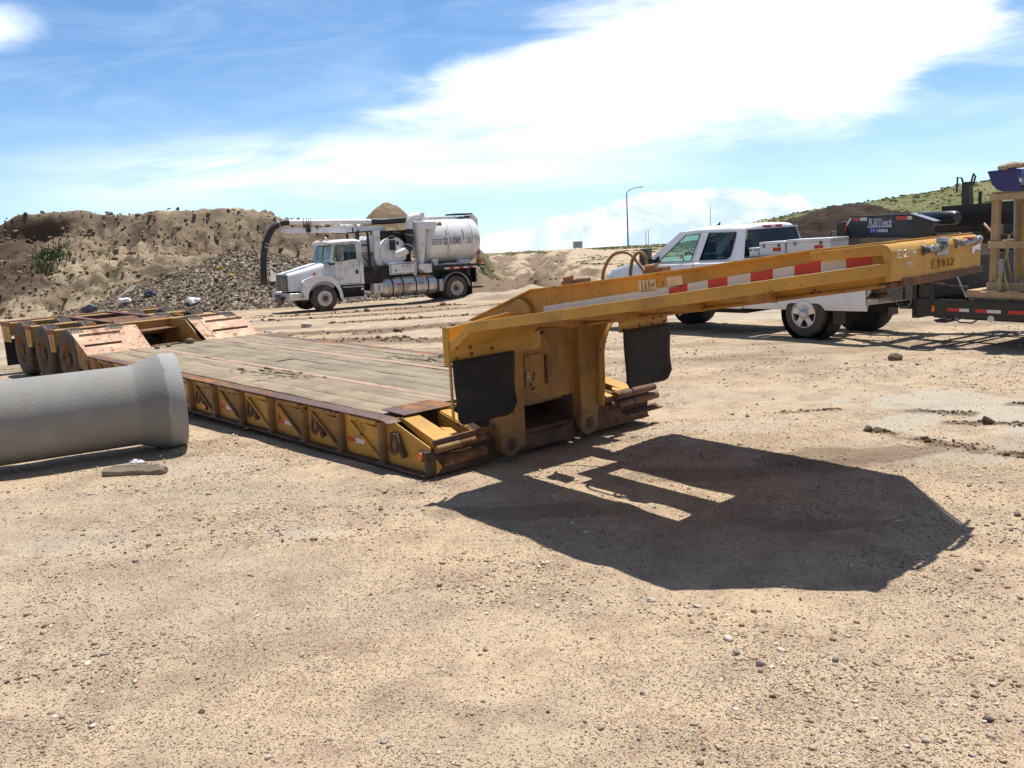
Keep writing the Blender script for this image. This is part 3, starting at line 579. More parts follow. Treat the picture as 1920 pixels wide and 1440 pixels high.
heap('soil_pile', 10.1, 26.8, 2.62, .78, 1.25, 5.0, dirt_mat('dark_soil', (.045, .032, .025), (.07, .05, .037), (.085, .062, .045), scl=1.5), 5.5, 'dark brown topsoil pile behind the pickup and the black gooseneck trailer', 'soil pile', .3, .1, 0, 1.1)
# ================================================================ materials for things
YEL = (.51, .272, .042); RUST = (.20, .085, .04)
M_YEL = mat('yellow_paint', YEL, .5, var=.16, vscale_=2.2, bump=.0012, bscale=30, dirt=(.27, .17, .075), dirt_amt=.36, dirt_scale=3.5, rust=(.13, .055, .028), rust_amt=.335, rust_scale=13, streak=.25)
M_YELW = mat('worn_yellow_paint', (.43, .225, .048), .55, var=.2, vscale_=3, bump=.0015, bscale=30, dirt=(.22, .125, .065), dirt_amt=.46, dirt_scale=3, rust=(.12, .05, .028), rust_amt=.335, rust_scale=17, streak=.5)
def mud_low(m, z0, z1, col):
    nt = m.node_tree; bs = nt.nodes['Principled BSDF']; src = bs.inputs['Base Color'].links[0].from_socket; tc = nt.nodes.new('ShaderNodeTexCoord'); sp = nt.nodes.new('ShaderNodeSeparateXYZ'); nt.links.new(tc.outputs['Object'], sp.inputs[0])
    n = noise(nt, tc.outputs['Object'], 5, 6, .65); f = 1.0 - (X(nt, sp.outputs[2]) + (n - .5) * .35).sstep(z0, z1); nt.links.new(cmix(nt, f * .85, src, cmix(nt, n, col, tuple(q * 1.7 for q in col))), bs.inputs['Base Color'])
mud_low(M_YELW, .05, .50, (.085, .05, .028))
M_SCRAPE = mat('scraped_ramp_plate', (.58, .41, .25), .5, var=.2, vscale_=6, bump=.0012, bscale=25, dirt=(.46, .27, .19), dirt_amt=.55, dirt_scale=2.4, rust=(.33, .17, .11), rust_amt=.41, rust_scale=11)
M_RUST = mat('rusty_steel', (.165, .088, .058), .75, var=.3, vscale_=5, bump=.0022, bscale=45, dirt=(.075, .042, .03), dirt_amt=.5, dirt_scale=4, rust=(.24, .11, .05), rust_amt=.47, rust_scale=10)
M_RAIL = mat('worn_rail_steel', (.17, .105, .085), .5, metal=.45, var=.25, vscale_=4, bump=.0012, bscale=45, dirt=(.12, .07, .055), dirt_amt=.5, dirt_scale=5, rust=(.30, .14, .05), rust_amt=.47, rust_scale=5, stretch=(.4, 1, 1))
M_DARKRUST = mat('dark_grimy_steel', (.085, .055, .038), .8, var=.35, vscale_=5, bump=.002, bscale=40, dirt=(.14, .10, .065), dirt_amt=.45, dirt_scale=4, rust=(.15, .065, .03), rust_amt=.45, rust_scale=10)
M_STRIP = mat('deck_strip_steel', (.42, .28, .19), .5, metal=.2, var=.2, vscale_=3, bump=.001, dirt=(.36, .23, .17), dirt_amt=.5, dirt_scale=3, rust=(.20, .12, .10), rust_amt=.36, rust_scale=6, stretch=(.4, 1, 1))
M_RUBBER = mat('black_rubber', (.015, .015, .017), .8, var=.25, vscale_=8, bump=.002, bscale=120, dirt=(.06, .048, .036), dirt_amt=.42, dirt_scale=3.5, streak=.0)
M_TYRE = mat('tyre_rubber', (.032, .030, .029), .8, var=.25, vscale_=6, bump=.002, bscale=60, dirt=(.125, .098, .068), dirt_amt=.54, dirt_scale=5)
M_RIM = mat('orange_rim', (.25, .09, .04), .7, var=.25, vscale_=6, dirt=(.21, .13, .075), dirt_amt=.5, dirt_scale=5, rust=(.14, .055, .03), rust_amt=.42, rust_scale=12)
M_RIMIN = mat('dusty_rim_dish', (.33, .22, .09), .8, var=.25, vscale_=6, dirt=(.20, .13, .07), dirt_amt=.5, dirt_scale=5)
M_RED = mat('red_reflective_tape', (.56, .035, .03), .35, var=.12, vscale_=8, dirt=(.62, .45, .40), dirt_amt=.22, dirt_scale=7)
M_WHT = mat('white_reflective_tape', (.66, .67, .67), .4, var=.07, vscale_=9, dirt=(.42, .36, .28), dirt_amt=.28, dirt_scale=5)
M_CREAM = mat('faded_sticker', (.66, .56, .40), .6, var=.12, vscale_=15, dirt=(.55, .36, .14), dirt_amt=.3, dirt_scale=9)
M_AMBER = mat('amber_lens', (.72, .19, .01), .25, var=.1); M_AMBER.node_tree.nodes['Principled BSDF'].inputs['Coat Weight'].default_value = .5
M_CHALK = mat('white_chalk', (.78, .73, .62), .95, var=.2, vscale_=40)
M_STENCIL = mat('faded_black_stencil', (.25, .145, .05), .9, var=.3, vscale_=25, dirt=(.47, .26, .05), dirt_amt=.55, dirt_scale=22)
M_CHROME = mat('dulled_chrome', (.40, .40, .40), .34, metal=.9, var=.2, vscale_=20, dirt=(.10, .085, .065), dirt_amt=.5, dirt_scale=14)
M_GALV = mat('galvanized_steel', (.42, .43, .44), .45, metal=.6, var=.15, vscale_=10, dirt=(.28, .22, .15), dirt_amt=.4)
M_HOSE = mat('tan_air_hose', (.30, .18, .08), .5, var=.2, vscale_=10, dirt=(.16, .09, .05), dirt_amt=.4)
M_BLK = mat('black_steel_paint', (.010, .0095, .010), .36, var=.3, vscale_=4, dirt=(.05, .038, .028), dirt_amt=.34, dirt_scale=2.2, coat=.2)
M_BLACKP = mat('black_plastic', (.018, .018, .019), .5, var=.2, dirt=(.06, .05, .04), dirt_amt=.3)
def wood_mat(name, a, b_, dark, grain=(1.0, 16, 16), amt=.5):
    m = bpy.data.materials.new(name); m.use_nodes = True; nt = m.node_tree; b = nt.nodes['Principled BSDF']; tc = nt.nodes.new('ShaderNodeTexCoord'); vec = tc.outputs['Object']
    g = noise(nt, vscale(nt, vec, grain), 2.4, 8, .7, .4); g2 = noise(nt, vscale(nt, vec, tuple(q * 2.6 for q in grain)), 2.2, 5, .65); w = noise(nt, vec, 1.7, 6, .65)
    c = cmix(nt, g.sstep(.33, .67), a, b_); c = cmix(nt, w.sstep(.42, .62) * .75, c, tuple(q * .58 for q in a)); c = cmix(nt, noise(nt, vscale(nt, vec, (.6, 3.5, 3)), 1.3, 7, .7, .5).sstep(.55, .68) * amt * .9, c, tuple(q * 1.6 for q in dark)); c = cmix(nt, g2.sstep(.56, .70) * amt, c, dark); c = cmix(nt, (1.0 - g.sstep(.27, .36)) * .8, c, dark)
    nt.links.new(c, b.inputs['Base Color']); b.inputs['Roughness'].default_value = .9; b.inputs['Specular IOR Level'].default_value = .2
    bn = nt.nodes.new('ShaderNodeBump'); bn.inputs['Distance'].default_value = .007; nt.links.new((g * .7 + g2 * .5).k, bn.inputs['Height']); nt.links.new(bn.outputs[0], b.inputs['Normal']); return m
M_WOOD = wood_mat('weathered_deck_wood', (.375, .295, .20), (.26, .21, .15), (.075, .052, .034), (.8, 20, 20), .75)
M_WOOD2 = wood_mat('greyer_deck_wood', (.345, .28, .20), (.235, .195, .145), (.07, .05, .034), (.8, 20, 20), .8)
M_NEWWOOD = wood_mat('crate_lumber', (.52, .375, .215), (.42, .29, .16), (.24, .15, .08), (14, 14, 1.2), .3)
M_NEWWOODX = wood_mat('crate_lumber_flat', (.55, .41, .25), (.45, .32, .19), (.24, .15, .08), (1.2, 14, 14), .3)

# ================================================================ yellow lowboy trailer
TO = Vector((-.8028 * 2 / 2.1636, 7.6691 * 2 / 2.1636, 0)); TYAW = -.8443
TR = thing('lowboy_trailer', 'long yellow and rusty lowboy trailer with plank deck and raised gooseneck standing unhitched', 'trailer', TO, TYAW)
WD, ZD, ZB = 2.84, .437, .025
def wheel(parent, c, ax, r, w, rr, mt, mr, mi, dish=.10, n=40, treads=True, name='wheel', lugs=0, hub=.09, mh=None, holes=0):
    """truck wheel; c centre of the outer face, ax unit vector pointing outwards"""
    c = Vector(c); ax = Vector(ax).normalized()
    tb = MB(); prof = [(-w, rr * 1.02), (-w * 1.0, r * .80), (-w * .97, r * .93), (-w * .86, r * .995), (-w * .5, r), (-w * .14, r * .995), (-w * .03, r * .93), (0, r * .80), (0, rr * 1.02)]
    grooved = []
    for t, q in prof[3:6]: pass
    if treads:
        prof = [(-w, rr * 1.02), (-w, r * .80), (-w * .97, r * .93), (-w * .88, r * .99)]
        for k in range(4):
            a = -w * (.80 - .165 * k); g = w * .035; prof += [(a - g, r), (a - g * .6, r * .965), (a + g * .6, r * .965), (a + g, r)]
        prof += [(-w * .12, r * .99), (-w * .03, r * .93), (0, r * .80), (0, rr * 1.02)]
    tb.lathe(c, ax, prof, n); t = tb.build('tyre', mt, parent)
    b = MB(); b.lathe(c, ax, [(-.012, rr * 1.04), (.004, rr * 1.0), (-.01, rr * .93), (-dish * .4, rr * .88)], n); b.lathe(c, ax, [(-dish * .4, rr * .88), (-dish, rr * .80), (-dish * .95, rr * .5), (-dish * .75, rr * .42), (-dish * .7, hub)], n, 1); b.lathe(c, ax, [(-dish * .7, hub), (-dish * .1, hub * .92), (-dish * .02, hub * .7), (0, 0.001)], 20, 2)
    u = ax.orthogonal().normalized(); v = ax.cross(u)
    for k in range(lugs):
        q = c + (u * math.cos(2 * PI * k / lugs) + v * math.sin(2 * PI * k / lugs)) * (rr * .56); b.cyl(q - ax * dish, q - ax * (dish - .035), .017, n=6, mi=2)
    for k in range(holes):
        q = c + (u * math.cos(2 * PI * (k + .5) / holes) + v * math.sin(2 * PI * (k + .5) / holes)) * (rr * .66); b.disc(q - ax * (dish * .86), ax, rr * .13, 12, 2)
    b.build('rim', [mr, mi, mh or M_DARKRUST], t); return t

def tape(parent, segs, a, dz=.02, n=-1, fz=None):
    """segs: list of (f0, f1, z0, z1, 'R'/'W'); a flat strip in the plane a = const; one mesh per strip"""
    b = None; last = None; out = []
    for f0, f1, z0, z1, k in segs:
        if b is None or abs(f0 - last) > .012:
            if b: b.build('reflective_tape', [M_RED, M_WHT], parent, fix=False)
            b = MB()
        else: f0 = last
        last = f1; b.add([(f0, a, z0 - dz), (f1, a, z1 - dz), (f1, a, z1 + dz), (f0, a, z0 + dz)], [(0, 1, 2, 3)], 0 if k == 'R' else 1)
    return b.build('reflective_tape', [M_RED, M_WHT], parent, fix=False)

def deck_side(a0, s):
    """side beam; a0 outer edge, s=+1 towards the inside"""
    A = lambda q: a0 + s * q
    b = MB(); b.prism([(-8.52, A(.075), .03), (-.012, A(.075), .03), (-.012, A(.075), .258), (-.54, A(.075), .424), (-8.52, A(.075), .424)], (0, s * .014, 0)); sb = b.build('side_beam', M_YEL, TR, .003)
    b = MB(); b.b2((-8.56, A(-.004), .424), (-.60, A(.145), ZD)); b.prism([(-.60, A(-.004), .424), (-.60, A(-.004), ZD), (-.545, A(-.004), ZD - .006), (-.49, A(-.004), .410), (-.50, A(-.004), .400)], (0, s * .149, 0)); b.build('rub_rail', M_RAIL, sb, .004)
    b = MB(); b.b2((-8.5, A(-.002), ZB), (-.0, A(.15), ZB + .016)); b.build('bottom_flange', M_DARKRUST, sb, .003)
    posts = [-.66 - .678 * k for k in range(12)]
    for i, f in enumerate(posts):
        b = MB(); b.loft([[(f + .036 * math.cos(t), A(.075 - .07 * max(0, math.sin(t)) ** .6), z) for t in [k * PI / 6 for k in range(7)]] for z in (.055, .405)]); b.b2((f - .05, A(.002), .042), (f + .05, A(.07), .058)); p = b.build('post', M_YELW, sb)
        b = MB(); b.prism([(f - .03, A(.040), .085), (f - .03, A(.040), .345), (f - .47, A(.040), .372)], (0, s * .01, 0)); b.bar((f - .025, A(.030), .075), (f - .48, A(.030), .365), .022, .03, 0, up=(0, s, 0)); b.b2((f - .50, A(.012), .372), (f - .04, A(.06), .412)); b.build('gusset', M_YELW if s < 0 or i % 3 else M_YEL, p, .002)
    if s > 0:
        for f in [-.47, -1.79, -3.15, -4.49, -5.83, -7.2]:
            b = MB(); b.tube([(f + .052 * math.cos(t), A(.035 + .012 * math.sin(t)), .232 + .078 * math.sin(t)) for t in [2 * PI * k / 20 for k in range(20)]], .017, 8, closed=True); b.bar((f + .02, A(.05), .32), (f + .12, A(.05), .13), .05, .035, up=(0, 1, 0)); b.b2((f - .06, A(.03), .285), (f + .02, A(.075), .325)); b.build('lashing_ring', M_DARKRUST, sb, .003)
        ts = []
        for f0 in (-1.27, -1.95, -2.60, -3.30, -3.97, -4.68, -5.35): ts += [(f0, f0 + .13, .167, .167, 'R'), (f0 + .13, f0 + .27, .167, .167, 'W'), (f0 + .27, f0 + .40, .167, .167, 'R')]
        ts += [(-.63, -.53, .17, .17, 'R'), (-.45, -.38, .175, .175, 'W')]; tape(sb, ts, A(.072), .021)
        b = MB(); b.add([(-.085, A(.071), .055), (-.03, A(.071), .055), (-.03, A(.071), .135), (-.085, A(.071), .135)], [(0, 1, 2, 3)]); b.build('white_marker', M_WHT, sb, fix=False)
        b = MB(); b.b2((-.15, A(.058), .14), (-.02, A(.07), .225)); b.build('lamp_plate', M_GALV, sb, .003)
        for f, z in ((-.115, .178), (-4.37, .118)):
            b = MB(); b.lathe((f, A(.06), z), (0, -s, 0), [(0, .046), (.012, .046), (.014, .040)], 20, 1); b.lathe((f, A(.06), z), (0, -s, 0), [(.012, .038), (.026, .033), (.032, .015), (.033, .001)], 20, 0); b.build('marker_lamp', [M_AMBER, M_BLACKP], sb)
    return sb
deck_side(0, 1); deck_side(WD, -1)

def plank(b, f0, f1, a0, a1, z, mi, th=.05, ragged0=0, ragged1=0, wear=.006):
    n = max(4, int((f1 - f0) / .12)); R = random.Random(int((f0 * 31 + a0 * 977) * 100)); secs = []; k = R.uniform(0, 90)
    for i in range(n + 1):
        t = i / n; f = f0 + (f1 - f0) * t; e0 = .010 * float(vnoise(f * 1.6 + k, 1.0)) + .008 * float(vnoise(f * 7 + k, 4.0)); e1 = .010 * float(vnoise(f * 1.6 + k, 9.0)) + .008 * float(vnoise(f * 7 + k, 14.0)); dz = wear * 2 * float(vnoise(f * 1.2 + k, 5)) + wear * float(vnoise(f * 5 + k, 7)); c = (a0 + a1) / 2
        ff = f
        A0, A1 = a0 + .006 + e0, a1 - .006 + e1; zs = z + dz
        secs.append([(ff, A0, zs - .006), (ff, A0 + .010, zs), (ff, c, zs + .002 + .006 * float(vnoise(f * 4 + k, 2))), (ff, A1 - .010, zs), (ff, A1, zs - .006), (ff, A1, z - th), (ff, A0, z - th)])
    for s_, rg in ((0, ragged0), (-1, ragged1)):
        if rg: secs[s_] = [(p[0] + R.uniform(-rg, rg), p[1], p[2]) for p in secs[s_]]
    b.loft(secs, mi)
def deck():
    b = MB(); z = ZD + .004
    for a0, a1 in ((.15, .42), (.42, .68), (.68, .935)):
        if a0 < .6: plank(b, -8.42, -3.62 + .1 * a0, a0, a1, z, 0, ragged1=.03); plank(b, -3.59 + .1 * a0, -.78, a0, a1, z + .004, 0, ragged0=.03)
        else: plank(b, -8.42, -.74, a0, a1, z, 0)
    for a0, a1, q in ((1.035, 1.28, 1), (1.28, 1.53, 0), (1.53, 1.78, 1), (1.78, 2.015, 1)):
        if q: plank(b, -8.42, -.14, a0, a1, z - .002, 1)
        else: plank(b, -8.42, -4.9, a0, a1, z, 1); plank(b, -4.87, -.14, a0, a1, z - .004, 1)
    plank(b, -8.42, -2.55, 2.12, 2.32, z, 0, ragged1=.12); plank(b, -8.42, -2.25, 2.32, 2.52, z, 1, ragged1=.16); plank(b, -8.42, -1.95, 2.52, 2.70, z, 0, ragged1=.2)
    o = b.build('deck_boards', [M_WOOD, M_WOOD2], TR)
    # splinters of the rotted boards
    b = MB(); R = random.Random(3)
    for _ in range(70):
        a = R.uniform(2.14, 2.68); f = -3.3 + (a - 2.1) * 1.4 + R.uniform(-.9, .75); L = R.uniform(.1, .42); d = R.uniform(-.04, .04); zz = z + R.uniform(-.01, .012)
        b.add([(f, a, zz), (f + L, a + d, zz - R.uniform(0, .02)), (f + L * .5, a + R.uniform(.01, .03), zz + R.uniform(.004, .022)), (f + .05, a + .02, zz - .03)], [(0, 1, 2), (0, 2, 3), (0, 3, 1), (1, 3, 2)])
    b.build('splinters', M_WOOD2, o, fix=False); b = MB()
    for _ in range(80):
        a = R.uniform(.5, .93); f = R.gauss(-3.95, .35); L = R.uniform(.06, .3); zz = z + R.uniform(0, .008)
        b.add([(f, a, zz), (f + L, a + R.uniform(-.03, .03), zz), (f + L * .5, a + R.uniform(.008, .025), zz + R.uniform(.004, .018)), (f + .05, a + .02, zz - .02)], [(0, 1, 2), (0, 2, 3), (0, 3, 1), (1, 3, 2)])
    b.build('splinters', M_WOOD2, o, fix=False)
    b = MB(); b.b2((-8.45, .937, ZD - .05), (-.50, 1.033, ZD + .002)); b.build('deck_strip', M_STRIP, TR, .003)
    b = MB(); b.b2((-8.45, 2.018, ZD - .05), (-.50, 2.118, ZD + .004)); b.build('deck_strip', M_STRIP, TR, .003)
    # main longitudinal beams and cross members below
    b = MB()
    for a in (.98, 2.07): b.b2((-8.5, a - .03, .06), (-.12, a + .03, ZD - .052))
    for k in range(13): f = -.75 - .64 * k; b.b2((f - .04, .09, .20), (f + .04, WD - .09, ZD - .055))
    b.build('cross_members', M_DARKRUST, TR)
    b = MB()
    for f, d in ((-1.02, .02), (-1.62, .05), (-2.2, .0)): b.bar((f, 2.12, ZD - .03), (f + d, 2.70, ZD - .03), .05, .02)
    b.build('joist_top', M_GALV, TR)
deck()

def front_end():
    # near and far loading ramps, mirrored about the centre
    for m in (0, 1):
        A = (lambda q: q) if m == 0 else (lambda q: WD - q)
        b = MB(); z0 = ZD + .012
        def slab(pts, th, mi): b.prism([(p[0], A(p[1]), p[2]) for p in pts], (0, 0, -th), mi)
        slab([(-.93, .24, z0), (-.49, .17, z0 + .012), (-.47, .76, z0 + .012), (-.92, .76, z0)], .012, 1)                     # flap plate
        o = b.build('ramp_flap', [M_YEL, M_RAIL], TR, .002)
        b = MB()
        b.prism([(-.52, A(.165), .44), (.012, A(.10), .325), (.012, A(.295), .325), (-.52, A(.335), .44)], (0, 0, -.012)); b.prism([(-.60, A(.17), .428), (-.52, A(.17), .428), (.0, A(.105), .313), (.0, A(.105), .235), (-.10, A(.12), .26)], (0, (1 if m == 0 else -1) * .012, 0))
        b.prism([(-.5, A(.55), .44), (.0, A(.53), .33), (.0, A(.62), .33), (-.5, A(.66), .44)], (0, 0, -.012)); b.prism([(-.5, A(.54), .428), (.0, A(.52), .318), (.0, A(.52), .25), (-.5, A(.54), .30)], (0, .012, 0))
        b.prism([(-.2, A(.33), .365), (-.08, A(.30), .345), (-.02, A(.28), .335), (-.02, A(.37), .335), (-.14, A(.40), .355)], (0, 0, -.03))
        b.build('ramp', M_YEL, TR, .003)
        b = MB(); b.bar((.022, A(.085), .300), (.022, A(.74), .312), .024, .05); b.prism([(-.6, A(.11), .30), (-.0, A(.11), .20), (-.0, A(.80), .20), (-.6, A(.80), .30)], (0, 0, -.02)); b.build('ramp_cross_bar', M_RUST, TR, .004)
        b = MB(); b.cyl((.035, A(.10), .250), (.035, A(.34), .252), .030, n=16); b.cyl((.035, A(.345), .252), (.035, A(.62), .256), .028, n=16, mi=1); b.build('hinge_roller', [M_YELW, M_RUST], TR)
    # cross sill, rusty face with hinge barrels and an angle iron
    b = MB(); b.b2((-.03, .02, ZB), (.0, WD - .02, .205)); b.b2((-.02, .02, .205), (.004, .80, .232)); b.b2((-.02, 1.95, .205), (.004, WD - .02, .30)); b.prism([(.004, .015, .03), (.004, .13, .03), (.004, .155, .09), (.004, .10, .16), (.004, .015, .17)], (.006, 0, 0)); b.build('front_sill', M_DARKRUST, TR, .004)
    b = MB(); b.prism([(.013, .10, .035), (.013, .165, .09), (.013, .105, .165)], (.008, 0, 0)); b.build('corner_gusset', M_YEL, TR)
    b = MB(); b.loft([[(.0 + .07 * math.sin(t), a, .135 - .07 * math.cos(t) * .8) for t in [PI * k / 8 for k in range(9)]] for a in (.17, .62)]); b.build('half_round_bumper', M_RUST, TR)
    for (z, r, a0, a1) in ((.335, .036, 2.28, 2.86), (.245, .036, 2.30, 2.90)):
        b = MB(); b.cyl((.05, a0, z), (.05, a0 + .22, z), r, n=16); b.cyl((.055, a0 + .225, z + .004), (.055, a1 - .10, z + .004), r * 1.15, n=16); b.cyl((.05, a1 - .095, z), (.05, a1, z), r, n=16); b.build('hinge_barrel', M_RUST, TR)
    b = MB(); b.b2((.004, 2.28, .2), (.03, 2.80, .37)); b.build('hinge_plate', M_RUST, TR, .003)
    b = MB(); b.prism([(.004, 2.42, .155), (.10, 2.42, .125), (.10, 2.42, .11), (.004, 2.42, .135)], (0, .5, 0)); b.build('angle_iron', M_RUST, TR, .003)
    # trough between the arms
    b = MB(); b.prism([(.0, 1.0, .18), (.0, 1.74, .18), (-1.0, 1.74, .36), (-1.0, 1.0, .36)], (0, 0, -.015)); b.build('trough_floor', M_DARKRUST, TR)
    b = MB(); b.b2((-1.0, .985, .05), (-.02, 1.0, .42)); b.b2((-1.0, 1.74, .05), (-.02, 1.755, .42)); b.b2((-1.02, .985, .20), (-1.0, 1.755, .42)); b.b2((-.75, 1.05, .30), (-.55, 1.70, .40)); b.build('trough_wall', M_DARKRUST, TR)
    b = MB(); b.loft([[(f, 1.0 + .74 * t, z) for (f, z) in ((.012, .03), (.03, .04), (.03, .19 - .045 * math.sin(PI * t)), (.012, .2 - .045 * math.sin(PI * t)))] for t in [k / 10 for k in range(11)]], smooth=False); b.build('trough_lip', M_DARKRUST, TR)
front_end()

def rear_end():
    # sloping ramps with cleats
    for m in (0, 1):
        a0, a1, t0, t1 = ((.02, .98, .06, 1.07) if m == 0 else (2.06, 2.84, 2.12, 2.86))
        b = MB(); b.prism([(-8.42, a0, ZD + .006), (-8.42, a1, ZD + .006), (-9.27, t1, .755), (-9.27, t0, .755)], (.012, 0, -.012)); rp = b.build('rear_ramp', M_SCRAPE, TR, .003)
        for t, u0, u1 in ((.33, .06, .62), (.75, .08, .70)):
            q = lambda t, u: Vector((-8.42 - .85 * t, (a0 + (a1 - a0) * u) * (1 - t) + (t0 + (t1 - t0) * u) * t, ZD + .006 + .318 * t))
            b = MB(); b.bar(q(t, u0) + Vector((0, 0, .015)), q(t, u1 + (.25 if m else 0)) + Vector((0, 0, .015)), .03, .02); b.build('cleat', M_RUST, rp, .003)
        b = MB(); b.prism([(-8.45, a0, .43), (-9.25, t0, .74), (-9.25, t0, .30), (-8.45, a0, .10)], (0, .012, 0)); b.prism([(-8.45, a1, .43), (-9.25, t1, .74), (-9.25, t1, .30), (-8.45, a1, .10)], (0, .012, 0)); b.build('ramp_side', M_YELW, rp)
    b = MB(); b.prism([(-8.42, 1.88, ZD + .007), (-8.42, 2.055, ZD + .007), (-9.27, 2.11, .756), (-9.27, 1.95, .756)], (.012, 0, -.012)); b.build('rear_ramp', M_SCRAPE, TR, .003)
    b = MB(); b.b2((-8.62, .98, .06), (-8.60, 1.90, ZD)); b.b2((-10.0, .98, .28), (-8.6, 1.9, .30)); b.prism([(-8.6, 1.885, .40), (-8.6, 1.885, .06), (-10.2, 1.9, .06), (-10.2, 1.9, .74), (-9.26, 1.9, .745)], (0, .014, 0)); b.prism([(-8.6, 1.0, .40), (-8.6, 1.0, .06), (-10.2, 1.0, .06), (-10.2, 1.0, .74), (-9.26, 1.0, .745)], (0, -.014, 0)); b.build('well', M_YELW, TR)
    b = MB(); b.prism([(-9.42, 1.10, .585), (-9.6, 1.98, .60), (-9.35, 1.25, .605), (-9.62, 1.02, .60)], (0, 0, .012)); b.prism([(-9.35, 1.24, .60), (-9.62, 1.93, .60), (-10.0, 1.93, .60), (-9.95, 1.02, .60)], (0, 0, -.012)); b.build('well_shelf', M_RAIL, TR)
    b = MB(); b.prism([(-9.85, 1.0, .55), (-9.85, 1.93, .55), (-10.2, 1.96, .78), (-10.2, 1.03, .78)], (-.02, 0, 0)); b.build('well_back_plate', M_RUST, TR, .003)
    b = MB()
    for a in (1.02, 1.88): b.b2((-13.1, a - .06, .45), (-10.2, a + .06, .765))
    for f in (-10.3, -11.4, -12.6): b.b2((f - .08, 1.08, .5), (f + .08, 1.82, .74))
    b.b2((-13.15, .02, .56), (-12.98, WD - .02, .755)); b.prism([(-10.9, 1.08, .55), (-10.9, 1.82, .55), (-11.2, 1.82, .74), (-11.2, 1.08, .74)], (-.02, 0, 0)); b.build('spine_frame', M_RUST, TR, .004)
    # axle boxes between the tyres, and the brackets at their ends
    for f0 in (-10.08, -11.44, -12.86):
        b = MB(); b.b2((f0 - .13, .02, .50), (f0 + .13, WD - .02, .735)); b.build('axle_box', M_YELW, TR, .006)
    for f0 in (-9.4, -10.76, -12.12):
        b = MB(); b.cyl((f0, .10, .30), (f0, WD - .10, .30), .07, n=14); b.build('axle', M_DARKRUST, TR)
    for a, s in ((-.004, 1), (WD + .004, -1)):
        for f0, w0, w1 in ((-10.1, .17, .10), (-11.46, .17, .10), (-13.0, .30, .24)):
            b = MB(); b.prism([(f0 - w0, a, .745), (f0 + w0, a, .745), (f0 + w1 + .06, a, .385), (f0 - w1 + .02, a, .375)], (0, s * .02, 0)); br = b.build('bracket', M_YEL, TR, .003)
            b = MB(); b.prism([(f0 - w0 - .003, a - s * .003, .748), (f0 + w0 + .003, a - s * .003, .748), (f0 + w0 - .004, a - s * .003, .67), (f0 - w0 + .004, a - s * .003, .67)], (0, s * .026, 0)); b.build('bracket_cap', mat('red_cap_paint', (.30, .06, .04), .6, dirt=(.2, .1, .06)) if s > 0 and f0 > -10.5 else bpy.data.materials['red_cap_paint'], br)
            b = MB(); b.add([(f0 + .0, a - s * .003, .64), (f0 + .05, a - s * .003, .64), (f0 + .075, a - s * .003, .42), (f0 + .045, a - s * .003, .42)], [(0, 1, 2, 3)]); b.build('slot', M_BLACKP, br, fix=False)
    tops = []
    for f0 in (-9.42, -10.77, -12.12):
        for a, ax in ((.02, -1), (.62, -1), (2.22, 1), (2.82, 1)):
            wheel(TR, (f0, a, .30), (0, ax, 0), .49, .27, .285, M_TYRE, M_RIM, M_RIMIN, .14, 40, lugs=10, hub=.10)
    for a0, a1 in ((.02, .62), (2.22, 2.82)):
        b = MB(); b.b2((-13.32, a0, -.10), (-13.30, a1, .40)); b.build('mud_flap', M_RUBBER, TR)
    # small rusty fittings on the rear frame
    for f, a in ((-10.35, .72), (-10.35, 2.22)):
        b = MB(); b.b2((f - .16, a - .04, .735), (f + .16, a + .04, .765)); b.cyl((f - .08, a, .775), (f + .12, a, .775), .02, n=8); b.build('pin_holder', M_YELW, TR, .004)
rear_end()

